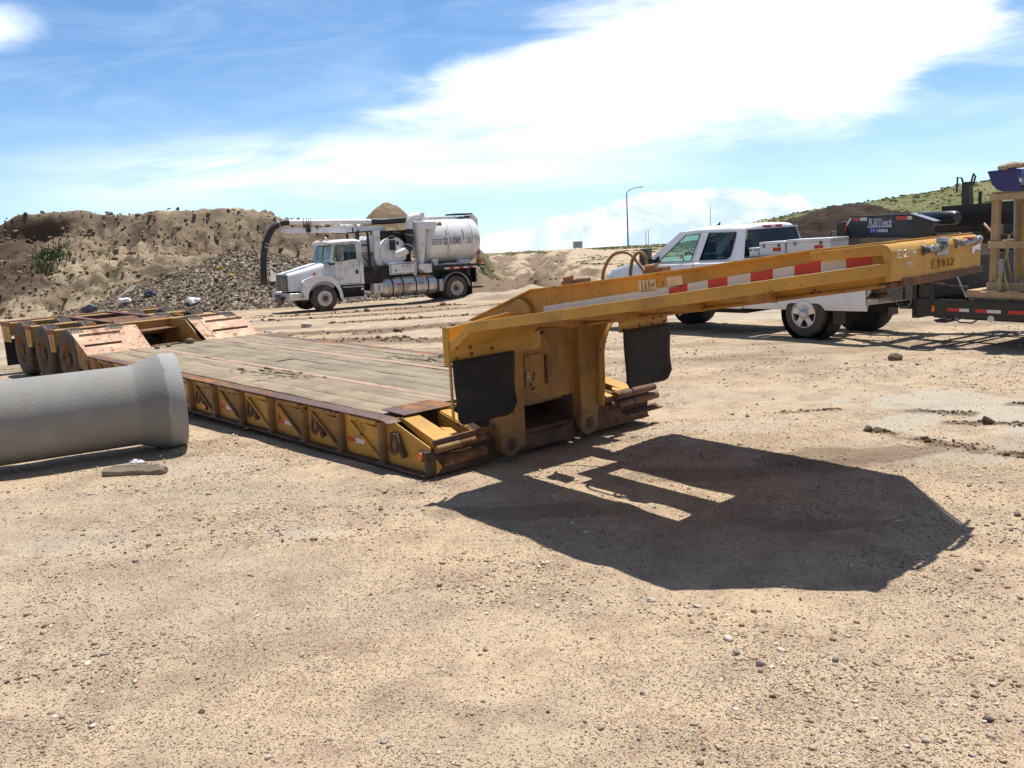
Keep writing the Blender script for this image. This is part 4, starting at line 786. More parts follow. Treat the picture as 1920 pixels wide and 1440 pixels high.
# ---------------------------------------------------------------- gooseneck
def zl(f): return 1.386 + .133 * (f - 1.37)
def neck():
    OUT = [(.69, 0), (2.66, .02), (3.43, .80)]
    # wing plates, near and far, with the slots left open between the beams
    b = MB(); th = (0, 0, -.012)
    def P(f, a): return (f, a, zl(f))
    for m in (0, 1):
        A = (lambda q: q) if m == 0 else (lambda q: WD - q)
        b.prism([P(.69, A(.008)), P(2.655, A(.03)), P(3.42, A(.81)), P(3.42, A(.86)), P(.69, A(.86))], th); b.prism([(.42, A(.008), 1.118), (.69, A(.008), zl(.69)), (.69, A(.86), zl(.69)), (.42, A(.86), 1.118)], th)
    for f0, f1, a0, a1 in ((.66, 3.43, .86, .93), (.85, 1.95, 1.14, 1.47), (1.95, 3.43, .93, 1.92), (.66, 3.43, 1.92, 1.98), (.85, 1.95, 1.66, 1.92), (.66, .85, 1.30, 1.92)): b.prism([P(f0, a0), P(f1, a0), P(f1, a1), P(f0, a1)], th)
    wing = b.build('wing_plate', M_YEL, TR)
    for m in (0, 1):
        A = (lambda q: q) if m == 0 else (lambda q: WD - q); s = 1 if m == 0 else -1
        b = MB(); line = [(.405, 0, 1.105), (.69, 0, zl(.69)), (2.66, .02, zl(2.66)), (3.44, .80, zl(3.44))]; secs = []
        for (f, a, z) in line: secs.append([(f, A(a), z - .042), (f + .0, A(a) + s * .014, z - .042), (f, A(a) + s * .014, z + .030), (f, A(a), z + .030)])
        b.loft(secs, smooth=False); b.build('wing_lip', M_YEL, wing, .004)
    # crosswise ribs under the wings
    for f in (1.05, 1.6, 2.15, 2.7):
        for a0, a1 in ((.03, .84), (2.0, 2.81)):
            if f > 2.5: a0, a1 = (.12, .84) if a0 < 1 else (2.0, 2.72)
            b = MB(); b.prism([(f, a0, zl(f) - .014), (f, a1, zl(f) - .014), (f, a1, zl(f) - .12) if a0 < 1 else (f, a1, zl(f) - .04), (f, a0, zl(f) - .04) if a0 < 1 else (f, a0, zl(f) - .12)], (.01, 0, 0)); b.build('wing_rib', M_YELW, wing)
    # two main beams
    top = [(-.32, 1.205), (.48, 1.482), (.80, 1.512), (2.12, 1.655), (2.93, 1.753), (3.40, 1.790)]; bot = [(3.40, 1.565), (.9, 1.22), (.1, 1.12), (-.32, 1.12)]
    for m, a in ((0, .85), (1, 1.99)):
        s = 1 if m == 0 else -1
        b = MB(); b.prism([(f, a, z) for f, z in top + bot], (0, s * .016, 0)); bm_ = b.build('neck_beam', M_YEL, TR)
        b = MB()
        for (f0, z0), (f1, z1) in zip(top[:-1], top[1:]): b.prism([(f0, a - s * .035, z0), (f1, a - s * .035, z1), (f1, a - s * .035, z1 + .016), (f0, a - s * .035, z0 + .016)], (0, s * .15, 0))
        b.build('top_flange', M_YEL, bm_, .003)
        b = MB()
        for (f0, z0), (f1, z1) in zip(bot[:-1], bot[1:]): b.prism([(f0, a - s * .03, z0), (f1, a - s * .03, z1), (f1, a - s * .03, z1 - .018), (f0, a - s * .03, z0 - .018)], (0, s * .14, 0))
        b.build('bottom_flange', M_YELW, bm_)
        if m == 0:
            tz = lambda f: 1.318 + (f - .592) * (1.490 - 1.318) / (1.855 - .592) if f < 1.86 else 1.49 + (f - 1.855) * (1.705 - 1.49) / (3.312 - 1.855)
            fs = [(.592, 1.855, 'W'), (1.855, 2.015, 'R'), (2.015, 2.182, 'W'), (2.182, 2.338, 'R'), (2.338, 2.511, 'W'), (2.511, 2.673, 'R'), (2.673, 2.821, 'W'), (2.821, 2.998, 'R'), (2.998, 3.157, 'W'), (3.157, 3.312, 'R')]
            tape(bm_, [(f0, f1, tz(f0) + .002, tz(f1) + .002, k) for f0, f1, k in fs], a - .004, .040)
            b = MB(); b.add([(1.585, a - .004, 1.487), (1.750, a - .004, 1.501), (1.740, a - .004, 1.586), (1.582, a - .004, 1.571)], [(0, 1, 2, 3)]); st = b.build('sticker', M_CREAM, bm_, fix=False)
            b = MB(); y = a - .008
            for pts in ([(1.615, 1.568), (1.622, 1.497)], [(1.648, 1.572), (1.653, 1.502)], [(1.678, 1.574), (1.682, 1.52), (1.70, 1.514)], [(1.694, 1.55), (1.712, 1.53), (1.726, 1.565)]):
                for p, q in zip(pts[:-1], pts[1:]): b.bar((p[0], y, p[1]), (q[0], y, q[1]), .002, .005, up=(0, 1, 0))
            b.build('pen_marks', mat('pen_ink', (.06, .05, .05), .8), st)
            b = MB(); b.add([(1.845, a - .004, 1.520), (1.98, a - .004, 1.533), (1.973, a - .004, 1.612), (1.835, a - .004, 1.598)], [(0, 1, 2, 3)]); b.build('sticker', M_CREAM, bm_, fix=False)
            b = MB(); b.cyl((.36, .80, 1.29), (.36, .85, 1.29), .125, n=28); b.prism([(-.15, .815, 1.2), (.36, .815, 1.20), (.36, .815, 1.40), (.24, .815, 1.37)], (0, .03, 0)); b.build('pivot_boss', M_YELW, bm_, .006)
    # front box carrying the air couplings
    prof = [(3.45, 1.583), (3.452, 1.735)] + [(3.395 + .057 * math.cos(t), 1.735 + .058 * math.sin(t)) for t in [PI / 2 * k / 6 for k in range(1, 7)]] + [(2.95, 1.755), (2.95, 1.70), (3.40, 1.73), (3.42, 1.583)]
    b = MB(); b.loft([[(f, a, z) for f, z in prof] for a in (.795, 2.045)], smooth=False); fb = b.build('front_box', M_YEL, TR, .004)
    R = random.Random(5); b = MB(); n = 26; secs = []
    for i in range(n + 1):
        a = .93 + (2.06 - .93) * i / n; lo = 1.555 - .010 * R.random() + .02 * max(0, (i / n - .75)); secs.append([(3.444, a, 1.586), (3.462, a, 1.586 + .006 * R.random()), (3.462, a, lo), (3.30, a, lo - .03)])
    b.loft(secs, smooth=False); b.build('bottom_lip', M_RUST, fb)
    b = MB(); b.prism([(2.6, .95, 1.53), (3.43, .84, 1.575), (3.43, 2.0, 1.575), (2.6, 1.89, 1.53)], (0, 0, -.03)); b.build('pickup_plate', M_RUST, TR, .004)
    b = MB(); b.prism([(3.40, 2.046, 1.62), (3.40, 2.046, 1.73), (3.38, 2.16, 1.66), (3.38, 2.21, 1.625)], (-.02, 0, 0)); b.build('end_gusset', M_YEL, fb)
    b = MB(); b.lathe((3.08, 1.42, 1.545), (0, 0, -1), [(0, .085), (.02, .085), (.035, .05), (.085, .047), (.09, .062), (.105, .062), (.12, .04)], 18); b.lathe((3.08, 1.42, 1.545), (0, 0, -1), [(.12, .04), (.122, .001)], 18); b.b2((3.04, 1.33, 1.43), (3.12, 1.50, 1.443)); b.build('kingpin', M_DARKRUST, TR)
    # gladhands
    for a0, a1, z0, z1, blue in ((1.19, 1.45, 1.738, 1.748, 1), (1.655, 1.97, 1.752, 1.762, 0)):
        x = 3.478; b = MB(); b.tube([(x, a0, z0), (x + .004, a0 + (a1 - a0) * .4, z0 + .004), (x, a1 - .04, z1), (x - .01, a1, z1 + .006)], [.019, .018, .021, .022], 12); b.lathe((x - .03, a0 + .0, z0), (0, 1, 0), [(-.018, .001), (-.018, .030), (.0, .032), (.01, .02)], 16)
        for k, r in ((.22, .024), (.48, .025), (.62, .028), (.82, .026)): b.lathe((x, a0 + (a1 - a0) * k, z0 + (z1 - z0) * k), (0, 1, 0), [(-.012, .022), (-.008, r), (.008, r), (.012, .022)], 14)
        g = b.build('air_coupling', M_CHROME, fb)
        if blue: b = MB(); b.b2((3.455, a1 - .09, z1 - .05), (3.463, a1 + .06, z1 + .045)); b.b2((3.455, a1 - .09, z1 + .045), (3.50, a1 + .02, z1 + .052)); b.build('coupling_shield', mat('blue_grey_plate', (.33, .37, .50), .4, metal=.4), g)
        else: b = MB(); b.b2((3.46, a0 + .09, z0 + .02), (3.50, a0 + .15, z0 + .034)); b.build('red_handle', mat('red_tag_paint', (.5, .06, .04), .5), g)
    b = MB(); b.add([(3.456, 1.885, 1.678), (3.456, 2.018, 1.692), (3.456, 2.010, 1.768), (3.456, 1.893, 1.748)], [(0, 1, 2, 3)]); ws = b.build('white_notice', mat('white_sticker', (.80, .80, .80), .5, var=.03), fb, fix=False)
    b = MB(); b.add([(3.459, 1.895, 1.738), (3.459, 2.0, 1.753), (3.459, 2.003, 1.737), (3.459, 1.896, 1.722)], [(0, 1, 2, 3)]); b.add([(3.459, 1.93, 1.693), (3.459, 1.985, 1.699), (3.459, 1.985, 1.691), (3.459, 1.93, 1.685)], [(0, 1, 2, 3)], 1); b.build('notice_print', [mat('notice_red', (.62, .10, .06), .5), mat('notice_ink', (.05, .05, .07), .5)], ws, fix=False)
    # chalk and stencil marks
    b = MB()
    def stroke(pts, o, sc, w=.006):
        P2 = [(3.457, o[0] + p[0] * sc[0], o[1] + p[1] * sc[1] + (p[0] * sc[0]) * .055) for p in pts]
        for p, q in zip(P2[:-1], P2[1:]): b.bar(p, q, .002, w, up=(1, 0, 0))
    G = {'E': [[(1, 1), (0, 1), (0, 0), (1, 0)], [(0, .52), (.8, .52)]], '1': [[(.4, 1), (.45, 0)]], '2': [[(0, .9), (.4, 1), (.8, .8), (.5, .4), (0, 0), (.9, .05)]], '/': [[(.1, -.1), (.8, 1.15)]], '4': [[(.1, 1), (.0, .45), (.9, .5)], [(.7, .9), (.7, 0)]], '9': [[(.8, .8), (.4, 1), (.05, .7), (.4, .5), (.8, .75), (.6, 0)]], '0': [[(.4, 1), (.05, .5), (.4, 0), (.8, .5), (.4, 1)]], 'r': [[(.1, .8), (.15, 0)], [(.15, .5), (.5, .8), (.9, .75)]],
         'o': [[(.4, .6), (.05, .3), (.4, 0), (.75, .3), (.4, .6)]], '3': [[(.0, .95), (.5, 1), (.7, .75), (.3, .55), (.75, .3), (.4, 0), (0, .05)]]}
    x = .855
    for ch, w in zip('E12/14', (.052, .032, .050, .034, .032, .042)):
        for st in G[ch]: stroke(st, (x, 1.712), (w * .85, .042 if ch != '/' else .05))
        x += w
    x = .958
    for ch, w in zip('190r', (.02, .03, .03, .035)):
        for st in G[ch]: stroke(st, (x, 1.655), (w * .85, .030), .0045)
        x += w
    b.build('chalk_writing', M_CHALK, fb)
    b = MB(); x = 1.31
    for ch, w in zip('E3032', (.075, .065, .065, .065, .065)):
        b = MB()
        for st in G[ch]: stroke(st, (x, 1.622), (w * .62, .048), .0085)
        x += w; b.build('stencil_character', M_STENCIL, fb)
    # fittings on top: rusty bars and tan air hoses in loops
    for f0, f1, z in ((.50, .745, 1.508), (1.37, 1.56, 1.598)):
        b = MB(); b.bar((f0, 1.2, z + .008), (f1, 1.2, z + .035), .10, .035); b.cyl((f0 + .03, 1.16, z + .045), (f0 + .12, 1.16, z + .055), .022, n=10); b.build('top_bracket', mat('rusty_tan_bar', (.33, .15, .08), .7, var=.3, dirt=(.45, .25, .1)) if f0 < 1 else bpy.data.materials['rusty_tan_bar'], TR, .004)
        b = MB(); b.b2((f0 + .02, 1.17, z - .22), (f1 - .02, 1.23, z + .0)); b.build('bracket_post', M_YELW, TR)
    def arch(pts, n=18):
        P_ = [Vector(p) for p in pts]; out = []
        for i in range(len(P_) - 1):
            p0 = P_[max(i - 1, 0)]; p1 = P_[i]; p2 = P_[i + 1]; p3 = P_[min(i + 2, len(P_) - 1)]
            for k in range(6):
                t = k / 6; out.append(.5 * ((2 * p1) + (p2 - p0) * t + (2 * p0 - 5 * p1 + 4 * p2 - p3) * t * t + (3 * p1 - p0 - 3 * p2 + p3) * t ** 3))
        return out + [P_[-1]]
    for pts in ([(.92, 1.2, 1.30), (.918, 1.2, 1.544), (.955, 1.2, 1.655), (1.03, 1.2, 1.735), (1.123, 1.2, 1.76), (1.21, 1.2, 1.745), (1.275, 1.2, 1.69), (1.356, 1.2, 1.60), (1.42, 1.2, 1.50)], [(1.23, 1.17, 1.42), (1.234, 1.17, 1.587), (1.245, 1.18, 1.69), (1.275, 1.19, 1.74), (1.309, 1.2, 1.757), (1.34, 1.21, 1.735), (1.358, 1.21, 1.69), (1.372, 1.2, 1.605), (1.38, 1.2, 1.46)]):
        b = MB(); b.tube(arch(pts), .0135, 8); b.build('air_hose', M_HOSE, TR)
    b = MB(); b.tube(arch([(3.20, 1.3, 1.56), (3.211, 1.3, 1.50), (3.235, 1.3, 1.43), (3.28, 1.3, 1.39), (3.325, 1.3, 1.40), (3.338, 1.3, 1.44), (3.30, 1.3, 1.49), (3.27, 1.3, 1.50)]), .004, 6); b.build('hanging_cable', mat('blue_grey_cable', (.12, .17, .2), .6), TR)
    # back plates, hangers and rubber flaps
    b = MB(); b.prism([(.43, -.002, 1.00), (.43, .95, 1.0), (.43, .95, 1.26), (.43, .62, 1.33), (.43, .0, 1.272)], (-.014, 0, 0)); b.prism([(.425, -.012, .98), (.425, .0, .98), (.425, .0, 1.275), (.425, -.012, 1.275)], (-.06, 0, 0)); b.prism([(.44, -.012, .56), (.44, .0, .56), (.44, .0, .98), (.44, -.012, .98)], (-.022, 0, 0)); hp = b.build('back_plate', M_YEL, TR)
    for a, z in ((.06, 1.115), (.2, 1.10), (.38, 1.125), (.58, 1.14), (.21, 1.05), (.42, 1.065), (.06, 1.03)): b = MB(); b.lathe((.431, a, z), (1, 0, 0), [(0, .016), (.008, .014), (.012, .001)], 8); b.build('bolt', M_RUST, hp)
    b = MB(); b.prism([(.44, 1.93, 1.01), (.44, 2.61, 1.005), (.44, 2.61, 1.115), (.44, 2.20, 1.12), (.44, 1.93, 1.10)], (-.014, 0, 0)); b.prism([(.43, 1.93, 1.10), (.43, 2.83, 1.11), (.43, 2.83, 1.26), (.43, 1.93, 1.26)], (-.014, 0, 0)); hp2 = b.build('back_plate', M_YEL, TR)
    for a, z in ((1.98, 1.035), (2.2, 1.05), (2.38, 1.045), (2.56, 1.05), (2.4, 1.09), (2.52, 1.095)): b = MB(); b.lathe((.441, a, z), (1, 0, 0), [(0, .013), (.008, .012), (.012, .001)], 8); b.build('bolt', M_RUST, hp2)
    def flap(a0, a1, zt, zb0, zb1, f, rr, nm=1):
        # a slightly wavy rubber sheet with a rounded corner
        n = 14; top = lambda u: zt; rows = []
        for i in range(n + 1):
            row = []
            for j in range(n + 1):
                u = j / n; v = i / n; a = a0 + (a1 - a0) * u + .012 * math.sin(v * 5 + u) * (u - .3); zb = zb0 + (zb1 - zb0) * u
                if u > .80: zb += .10 * (1 - math.sqrt(max(0, 1 - ((u - .80) / .20) ** 2)))
                if u < .10: zb += .05 * (1 - math.sqrt(max(0, 1 - ((.10 - u) / .10) ** 2)))
                z = zt + (zb - zt) * v; rows_f = f + .020 * math.sin(4.2 * u + 2.6 * v) * v + .012 * math.sin(9 * u - 3 * v) * v * .5 + .01 * v * v; row.append((rows_f, a, z))
            rows.append(row)
        b = MB(); b.grid(rows); b.build('mud_flap', M_RUBBER, TR, solid=.012)
    flap(.0, .615, 1.02, .520, .508, .46, .1); flap(1.945, 2.60, 1.03, .500, .485, .47, .1)
    # upright arms with rounded inner corners, lugs and pins
    def arc(ca, cz, r, t0, t1, n=10): return [(ca + r * math.cos(t0 + (t1 - t0) * k / n), cz + r * math.sin(t0 + (t1 - t0) * k / n)) for k in range(n + 1)]
    inner = [(1.035, .10), (1.035, .80)] + arc(1.36, .80, .325, PI, PI / 2, 10) + [(1.76, 1.135), (1.76, 1.22), (.80, 1.20), (.80, .60), (.76, .36), (.74, .10)]
    b = MB(); b.prism([(.10, a, z) for a, z in inner], (-.16, 0, 0)); b.build('upright_arm', M_YELW, TR, .004)
    right = [(1.75, .10), (1.745, 1.22), (2.42, 1.24), (2.42, 1.165)] + [(2.42, 1.165)] + arc(2.42, .76, .405, PI / 2, PI, 12)[1:] + [(2.01, .50), (1.985, .30), (1.96, .10)]
    b = MB(); b.prism([(.10, a, z) for a, z in right], (-.12, 0, 0)); b.build('upright_arm', M_YELW, TR, .004)
    b = MB(); pts = [(2.42, 1.165)] + arc(2.42, .76, .405, PI / 2, PI, 16) + [(2.012, .50), (1.985, .30)]; P3 = [[(f, a + d, z) for f in (.16, -.22)] for a, z in pts for d in (0,)]; b.grid(P3); b.build('curved_flange', M_YEL, TR, solid=.014)
    for a, z in ((.85, .152), (1.83, .16)):
        b = MB(); pr = [(a + .112 * math.cos(t), z + .112 * math.sin(t)) for t in [2 * PI * k / 28 for k in range(28)]]; pr = [(q, max(w, z - .115)) for q, w in pr]; b.prism([(.108, q, w) for q, w in pr], (-.06, 0, 0)); lg = b.build('lug', M_YELW, TR, .006)
        b = MB(); b.lathe((.1095, a + .01, z), (1, 0, 0), [(.0, .054), (.003, .052), (.004, .03), (.012, .026), (.012, .001)], 22); b.build('pin', M_DARKRUST, lg)
    # panel between the arms with the access door
    b = MB(); b.b2((.0, 1.03, .455), (.03, 1.765, 1.20)); b.b2((-.30, 1.0, .36), (-.28, 1.76, .56)); b.build('panel', M_YELW, TR)
    b = MB(); b.b2((.03, 1.115, .585), (.046, 1.352, .885)); dr = b.build('access_door', M_YELW, TR, .008)
    b = MB(); b.cyl((.05, 1.372, .60), (.05, 1.372, .86), .014, n=8); b.build('hinge', M_RUST, dr)
    b = MB(); b.b2((.046, 1.12, .67), (.056, 1.165, .70)); b.b2((.046, 1.125, .70), (.06, 1.145, .745)); b.build('latch', M_GALV, dr, .004)
    b = MB(); b.cyl((.02, .9, 1.14), (.02, 2.6, 1.165), .035, n=14); b.b2((-.30, .80, 1.125), (.36, 2.05, 1.145)); b.build('cross_tube', M_YELW, TR)
    b = MB(); b.tube(arch([(.14, 1.2, 1.06), (.3, 1.3, 1.17), (.5, 1.5, 1.21), (.7, 1.6, 1.25)]), .012, 6); b.tube([(-.10 + .0, 2.02, .80 + 0), (-.1, 2.12, .78), (-.1, 2.17, .69), (-.1, 2.13, .60), (-.1, 2.03, .565)], .012, 8); b.build('air_line', M_BLACKP, TR)
neck()
# ================================================================ shared vehicle materials
def paint(name, col, rough=.36, dirt=.38, dcol=(.36, .28, .19), seed=0.0):
    return mat(name, col, rough, var=.04, vscale_=2, dirt=dcol, dirt_amt=dirt, dirt_scale=1.6, coat=.08, seed=seed, streak=.12)
M_WPAINT = paint('white_truck_paint', (.74, .75, .76)); M_WTANK = mat('white_tank_paint', (.75, .75, .74), .35, var=.06, vscale_=1.5, dirt=(.40, .33, .22), dirt_amt=.35, dirt_scale=1.3, coat=.2, streak=.24)
M_WPICK = paint('white_pickup_paint', (.76, .77, .79), .2, .22)
def glass_mat(name, tint, refl=.02):
    m = bpy.data.materials.new(name); m.use_nodes = True; nt = m.node_tree; nt.nodes.clear(); out = nt.nodes.new('ShaderNodeOutputMaterial')
    t = nnode(nt, 'ShaderNodeBsdfTransparent', Color=tint + (1,)); g = nnode(nt, 'ShaderNodeBsdfGlossy', Roughness=.02, Color=(.9, .95, 1, 1)); lw = nnode(nt, 'ShaderNodeLayerWeight', Blend=.5); mx = nt.nodes.new('ShaderNodeMixShader')
    f = X(nt, lw.outputs['Facing']).pow(4.0) * .85 + .03 + refl; nt.links.new(f.clamp().k, mx.inputs[0]); nt.links.new(t.outputs[0], mx.inputs[1]); nt.links.new(g.outputs[0], mx.inputs[2]); nt.links.new(mx.outputs[0], out.inputs[0]); return m
M_GLASS = glass_mat('green_tinted_glass', (.50, .66, .58)); M_GLASSD = glass_mat('privacy_glass', (.10, .11, .11), .01)
M_ALU = mat('polished_aluminium', (.62, .62, .62), .3, metal=.85, var=.12, vscale_=5, dirt=(.33, .27, .19), dirt_amt=.35, dirt_scale=3)
M_TANKALU = mat('stained_aluminium_tank', (.55, .55, .54), .33, metal=.8, var=.12, vscale_=3, dirt=(.33, .24, .13), dirt_amt=.42, dirt_scale=2, streak=.35)
M_WRIM = mat('white_wheel_paint', (.62, .61, .58), .5, var=.1, dirt=(.38, .30, .2), dirt_amt=.35, dirt_scale=5)
M_HOSEB = mat('black_suction_hose', (.020, .019, .020), .55, var=.25, vscale_=8, dirt=(.10, .075, .055), dirt_amt=.35, dirt_scale=3)
M_INT = mat('dark_interior', (.035, .034, .036), .8)
M_DEEP = mat('black_underbody', (.012, .011, .011), .85, var=.3, dirt=(.09, .07, .05), dirt_amt=.4)
M_LENS = mat('clear_lamp_lens', (.75, .76, .78), .12, metal=.5); M_REDL = mat('red_lamp_lens', (.45, .02, .02), .2)
M_NAVY = mat('navy_lettering', (.04, .045, .12), .5)
M_CONE = mat('dusty_orange_cone', (.42, .13, .05), .75, var=.15, dirt=(.33, .22, .14), dirt_amt=.45)

# ================================================================ white vacuum truck
VA = math.radians(213); VT = thing('vacuum_truck', 'white vacuum excavation truck with a round debris tank and black suction hose over its cab', 'truck', (-7.73, 36.27, -.905), VA)
VT.rotation_euler = (0, math.radians(-.7), VA); VT['label'] = 'white vacuum truck with round debris tank and black suction hose reaching over its cab'
def vac():
    T = VT; WB = 5.96
    # chassis
    b = MB()
    for y in (-.42, .42): b.b2((-7.35, y - .05, .68), (1.0, y + .05, .95))
    for x in (.3, -1.6, -3.2, -5.0, -6.9): b.b2((x - .06, -.42, .70), (x + .06, .42, .93))
    b.cyl((0, -.85, .52), (0, .85, .52), .07, n=12); b.cyl((-WB, -.8, .52), (-WB, .8, .52), .10, n=12); b.lathe((-WB, 0, .52), (0, 1, 0), [(-.22, .02), (-.15, .2), (0, .26), (.15, .2), (.22, .02)], 18)
    b.b2((-.9, -.5, .62), (.95, .5, 1.25)); b.build('chassis_frame', M_DEEP, T)
    # wheels
    for y, s in ((1.12, 1), (-1.12, -1)):
        wheel(T, (0, y, .525), (0, s, 0), .525, .29, .30, M_TYRE, M_WRIM, M_WRIM, -.03, 40, lugs=10, hub=.10, holes=0)
        b = MB(); b.lathe((0, y, .525), (0, s, 0), [(.0, .285), (.045, .23), (.05, .12)], 36); b.lathe((0, y, .525), (0, s, 0), [(.05, .115), (.10, .105), (.105, .001)], 20, 1)
        for k in range(10): a = 2 * PI * k / 10; b.cyl((.165 * math.cos(a), y + s * .03, .525 + .165 * math.sin(a)), (.165 * math.cos(a), y + s * .075, .525 + .165 * math.sin(a)), .016, n=6, mi=1)
        for k in range(2): a = PI * k + .9 * PI; b.lathe((.225 * math.cos(a), y + s * .028, .525 + .225 * math.sin(a)), (0, s, 0), [(0, .03), (.012, .028), (.012, .001)], 12, 1)
        b.build('wheel_cover', [M_WRIM, M_DARKRUST], T)
        for q in (0, -.33): wheel(T, (-WB, y + s * q, .525), (0, s, 0), .525, .28, .30, M_TYRE, M_WRIM, M_WRIM, .17, 40, lugs=10, hub=.11)
    # hood with fenders
    def hs(x, w, zb, zt, sh): return [(x, -w, zb), (x, -w, zt - sh), (x, -w * .93, zt - sh * .35), (x, -w * .72, zt - .012), (x, 0, zt + .012), (x, w * .72, zt - .012), (x, w * .93, zt - sh * .35), (x, w, zt - sh), (x, w, zb)]
    b = MB(); b.loft([hs(1.27, .74, .86, 1.52, .10), hs(1.22, .78, .86, 1.56, .14), hs(.5, .87, .86, 1.72, .15), hs(-.15, .92, .86, 1.88, .16), hs(-.50, .92, .90, 1.93, .16)]); hood = b.build('hood', M_WPAINT, T, .012, 2)
    for s in (1, -1):
        b = MB(); arc = [(.0 + .64 * math.cos(t), .53 + .66 * math.sin(t)) for t in [PI * k / 16 for k in range(17)]]
        outer = [(.82, .66), (.88, .86), (.86, 1.22), (.70, 1.33), (.40, 1.40), (.0, 1.43), (-.40, 1.36), (-.62, 1.15), (-.76, .80), (-.84, .36), (-.76, .36)]
        poly = outer + [(-.66, .55)] + [(x, z) for x, z in arc[::-1]][0:17] + [(.66, .60)]
        poly = [(.80, .62), (.88, .86), (.86, 1.20), (.72, 1.31), (.40, 1.40), (.0, 1.43), (-.40, 1.35), (-.62, 1.12), (-.75, .78), (-.83, .36), (-.755, .36)] + [(x, z) for x, z in [(.0 + .66 * math.cos(t), .53 + .67 * math.sin(t)) for t in [PI * k / 16 for k in range(16, -1, -1)]]]
        b.prism([(x, s * 1.08, z) for x, z in poly], (0, -s * .05, 0))
        b.grid([[(x, s * y, z) for y in (1.08, .72)] for x, z in poly[:10]], smooth=True); b.grid([[(x, s * y, z) for y in (1.07, .7)] for x, z in poly[10:]], mi=1, smooth=True)
        f = b.build('fender', [M_WPAINT, M_DEEP], T)
        b = MB(); b.prism([(.885, s * 1.02, 1.0), (.87, s * 1.02, 1.23), (.87, s * .80, 1.23), (.885, s * .80, 1.0)], (.02, 0, 0)); b.prism([(.66, s * 1.085, 1.01), (.84, s * 1.085, .99), (.84, s * 1.085, 1.22), (.68, s * 1.085, 1.25)], (0, s * .012, 0)); hl = b.build('headlight', M_LENS, f, .01)
        b = MB(); b.cyl((.73, s * 1.11, 1.11), (.73, s * 1.125, 1.11), .075, n=18); b.build('lamp_bulb', mat('lamp_glow_white', (.9, .9, .9), .3) if s > 0 else bpy.data.materials['lamp_glow_white'], hl)
    b = MB(); b.lathe((.28, .905, 1.50), (0, 1, 0), [(0, .06), (.03, .058), (.045, .04), (.05, .001)], 8); b.build('turn_signal', mat('orange_red_lens', (.62, .09, .02), .3), hood)
    b = MB(); b.b2((1.262, -.58, .90), (1.285, .58, 1.46)); b.b2((1.28, -.60, .88), (1.298, .60, .915)); b.b2((1.28, -.60, 1.44), (1.298, .60, 1.475)); b.b2((1.28, -.60, .915), (1.298, -.565, 1.44)); b.b2((1.28, .565, .915), (1.298, .60, 1.44))
    g = b.build('grille', mat('dark_grille', (.06, .06, .062), .5), T)
    b = MB()
    for k in range(9): b.b2((1.284, -.56, .945 + .056 * k), (1.294, .56, .957 + .056 * k))
    b.b2((1.288, -.03, .92), (1.297, .03, 1.44)); b.build('grille_bars', M_ALU, g)
    b = MB(); b.b2((1.22, -1.02, .56), (1.38, 1.02, .80)); b.b2((.62, .93, .52), (1.36, 1.03, .80)); b.b2((.62, -1.03, .52), (1.36, -.93, .80)); b.build('bumper', M_ALU, T, .02, 3)
    b = MB(); b.b2((.70, 1.031, .60), (.98, 1.036, .72)); b.build('number_plate', M_GALV, T)
    b = MB(); b.tube([(1.38, -.35, .66), (1.48, -.34, .68), (1.52, -.2, .64), (1.52, .2, .60), (1.48, .36, .60), (1.38, .42, .62)], .05, 10); b.b2((1.36, -.5, .40), (1.44, .3, .60)); b.build('push_bar', M_BLK, T, .01)
    text('hood_lettering', 'FL80', .07, M_BLACKP, hood, (-.12, .91, 1.58), (-1, 0, 0), (0, 0, 1), xs=1.5)
    # cab: lower body with doors, pillars, roof
    W = 1.05; ZB_, ZS = .93, 1.90
    b = MB(); b.loft([[(x, -w, .98), (x, -w, 1.5), (x, -w * .985, ZS), (x, w * .985, ZS), (x, w, 1.5), (x, w, .98)] for x, w in ((-.46, .95), (-.50, 1.0), (-1.70, 1.05), (-1.76, 1.02))]); cab = b.build('cab', M_WPAINT, T, .015)
    def yy(z): return .985 * W - (z - ZS) / (2.62 - ZS) * .13
    b = MB()
    for s in (1, -1):
        def pil(pts): b.prism([(x, s * yy(z), z) for x, z in pts], (0, -s * .05, 0))
        pil([(-.36, 1.88), (-.44, 1.88), (-.64, 2.60), (-.55, 2.66)]); pil([(-.44, 1.88), (-.56, 1.88), (-.56, 1.93), (-.47, 1.96)]); pil([(-1.50, 1.88), (-1.74, 1.88), (-1.72, 2.66), (-1.52, 2.60)]); pil([(-.55, 2.66), (-.64, 2.585), (-1.52, 2.57), (-1.72, 2.66)]); pil([(-.50, 1.885), (-1.52, 1.885), (-1.52, 2.0), (-1.10, 1.96), (-.95, 1.925), (-.55, 1.92)])
    b.b2((-.50, -.9, 2.60), (-.46, .9, 2.66)); b.b2((-1.74, -.98, 1.88), (-1.70, .98, 2.62)); b.build('cab_pillars', M_WPAINT, cab, .006)
    rs = lambda x, w, z: [(x, -w, z - .06), (x, -w * .99, z), (x, -w * .9, z + .05), (x, -w * .5, z + .08), (x, w * .5, z + .08), (x, w * .9, z + .05), (x, w * .99, z), (x, w, z - .06)]
    b = MB(); b.loft([rs(-.38, .84, 2.63), rs(-.46, .90, 2.67), rs(-.8, .93, 2.69), rs(-1.6, .93, 2.70), rs(-1.75, .90, 2.66)]); roof = b.build('cab_roof', M_WPAINT, cab, .01)
    b = MB()
    for y in (-.6, -.14, .0, .14, .6): b.loft([[(x, y - w, z0), (x, y - w * .7, z1), (x, y + w * .7, z1), (x, y + w, z0)] for x, w, z0, z1 in ((-.44, .05, 2.74, 2.755), (-.52, .06, 2.76, 2.80), (-.62, .05, 2.77, 2.785))])
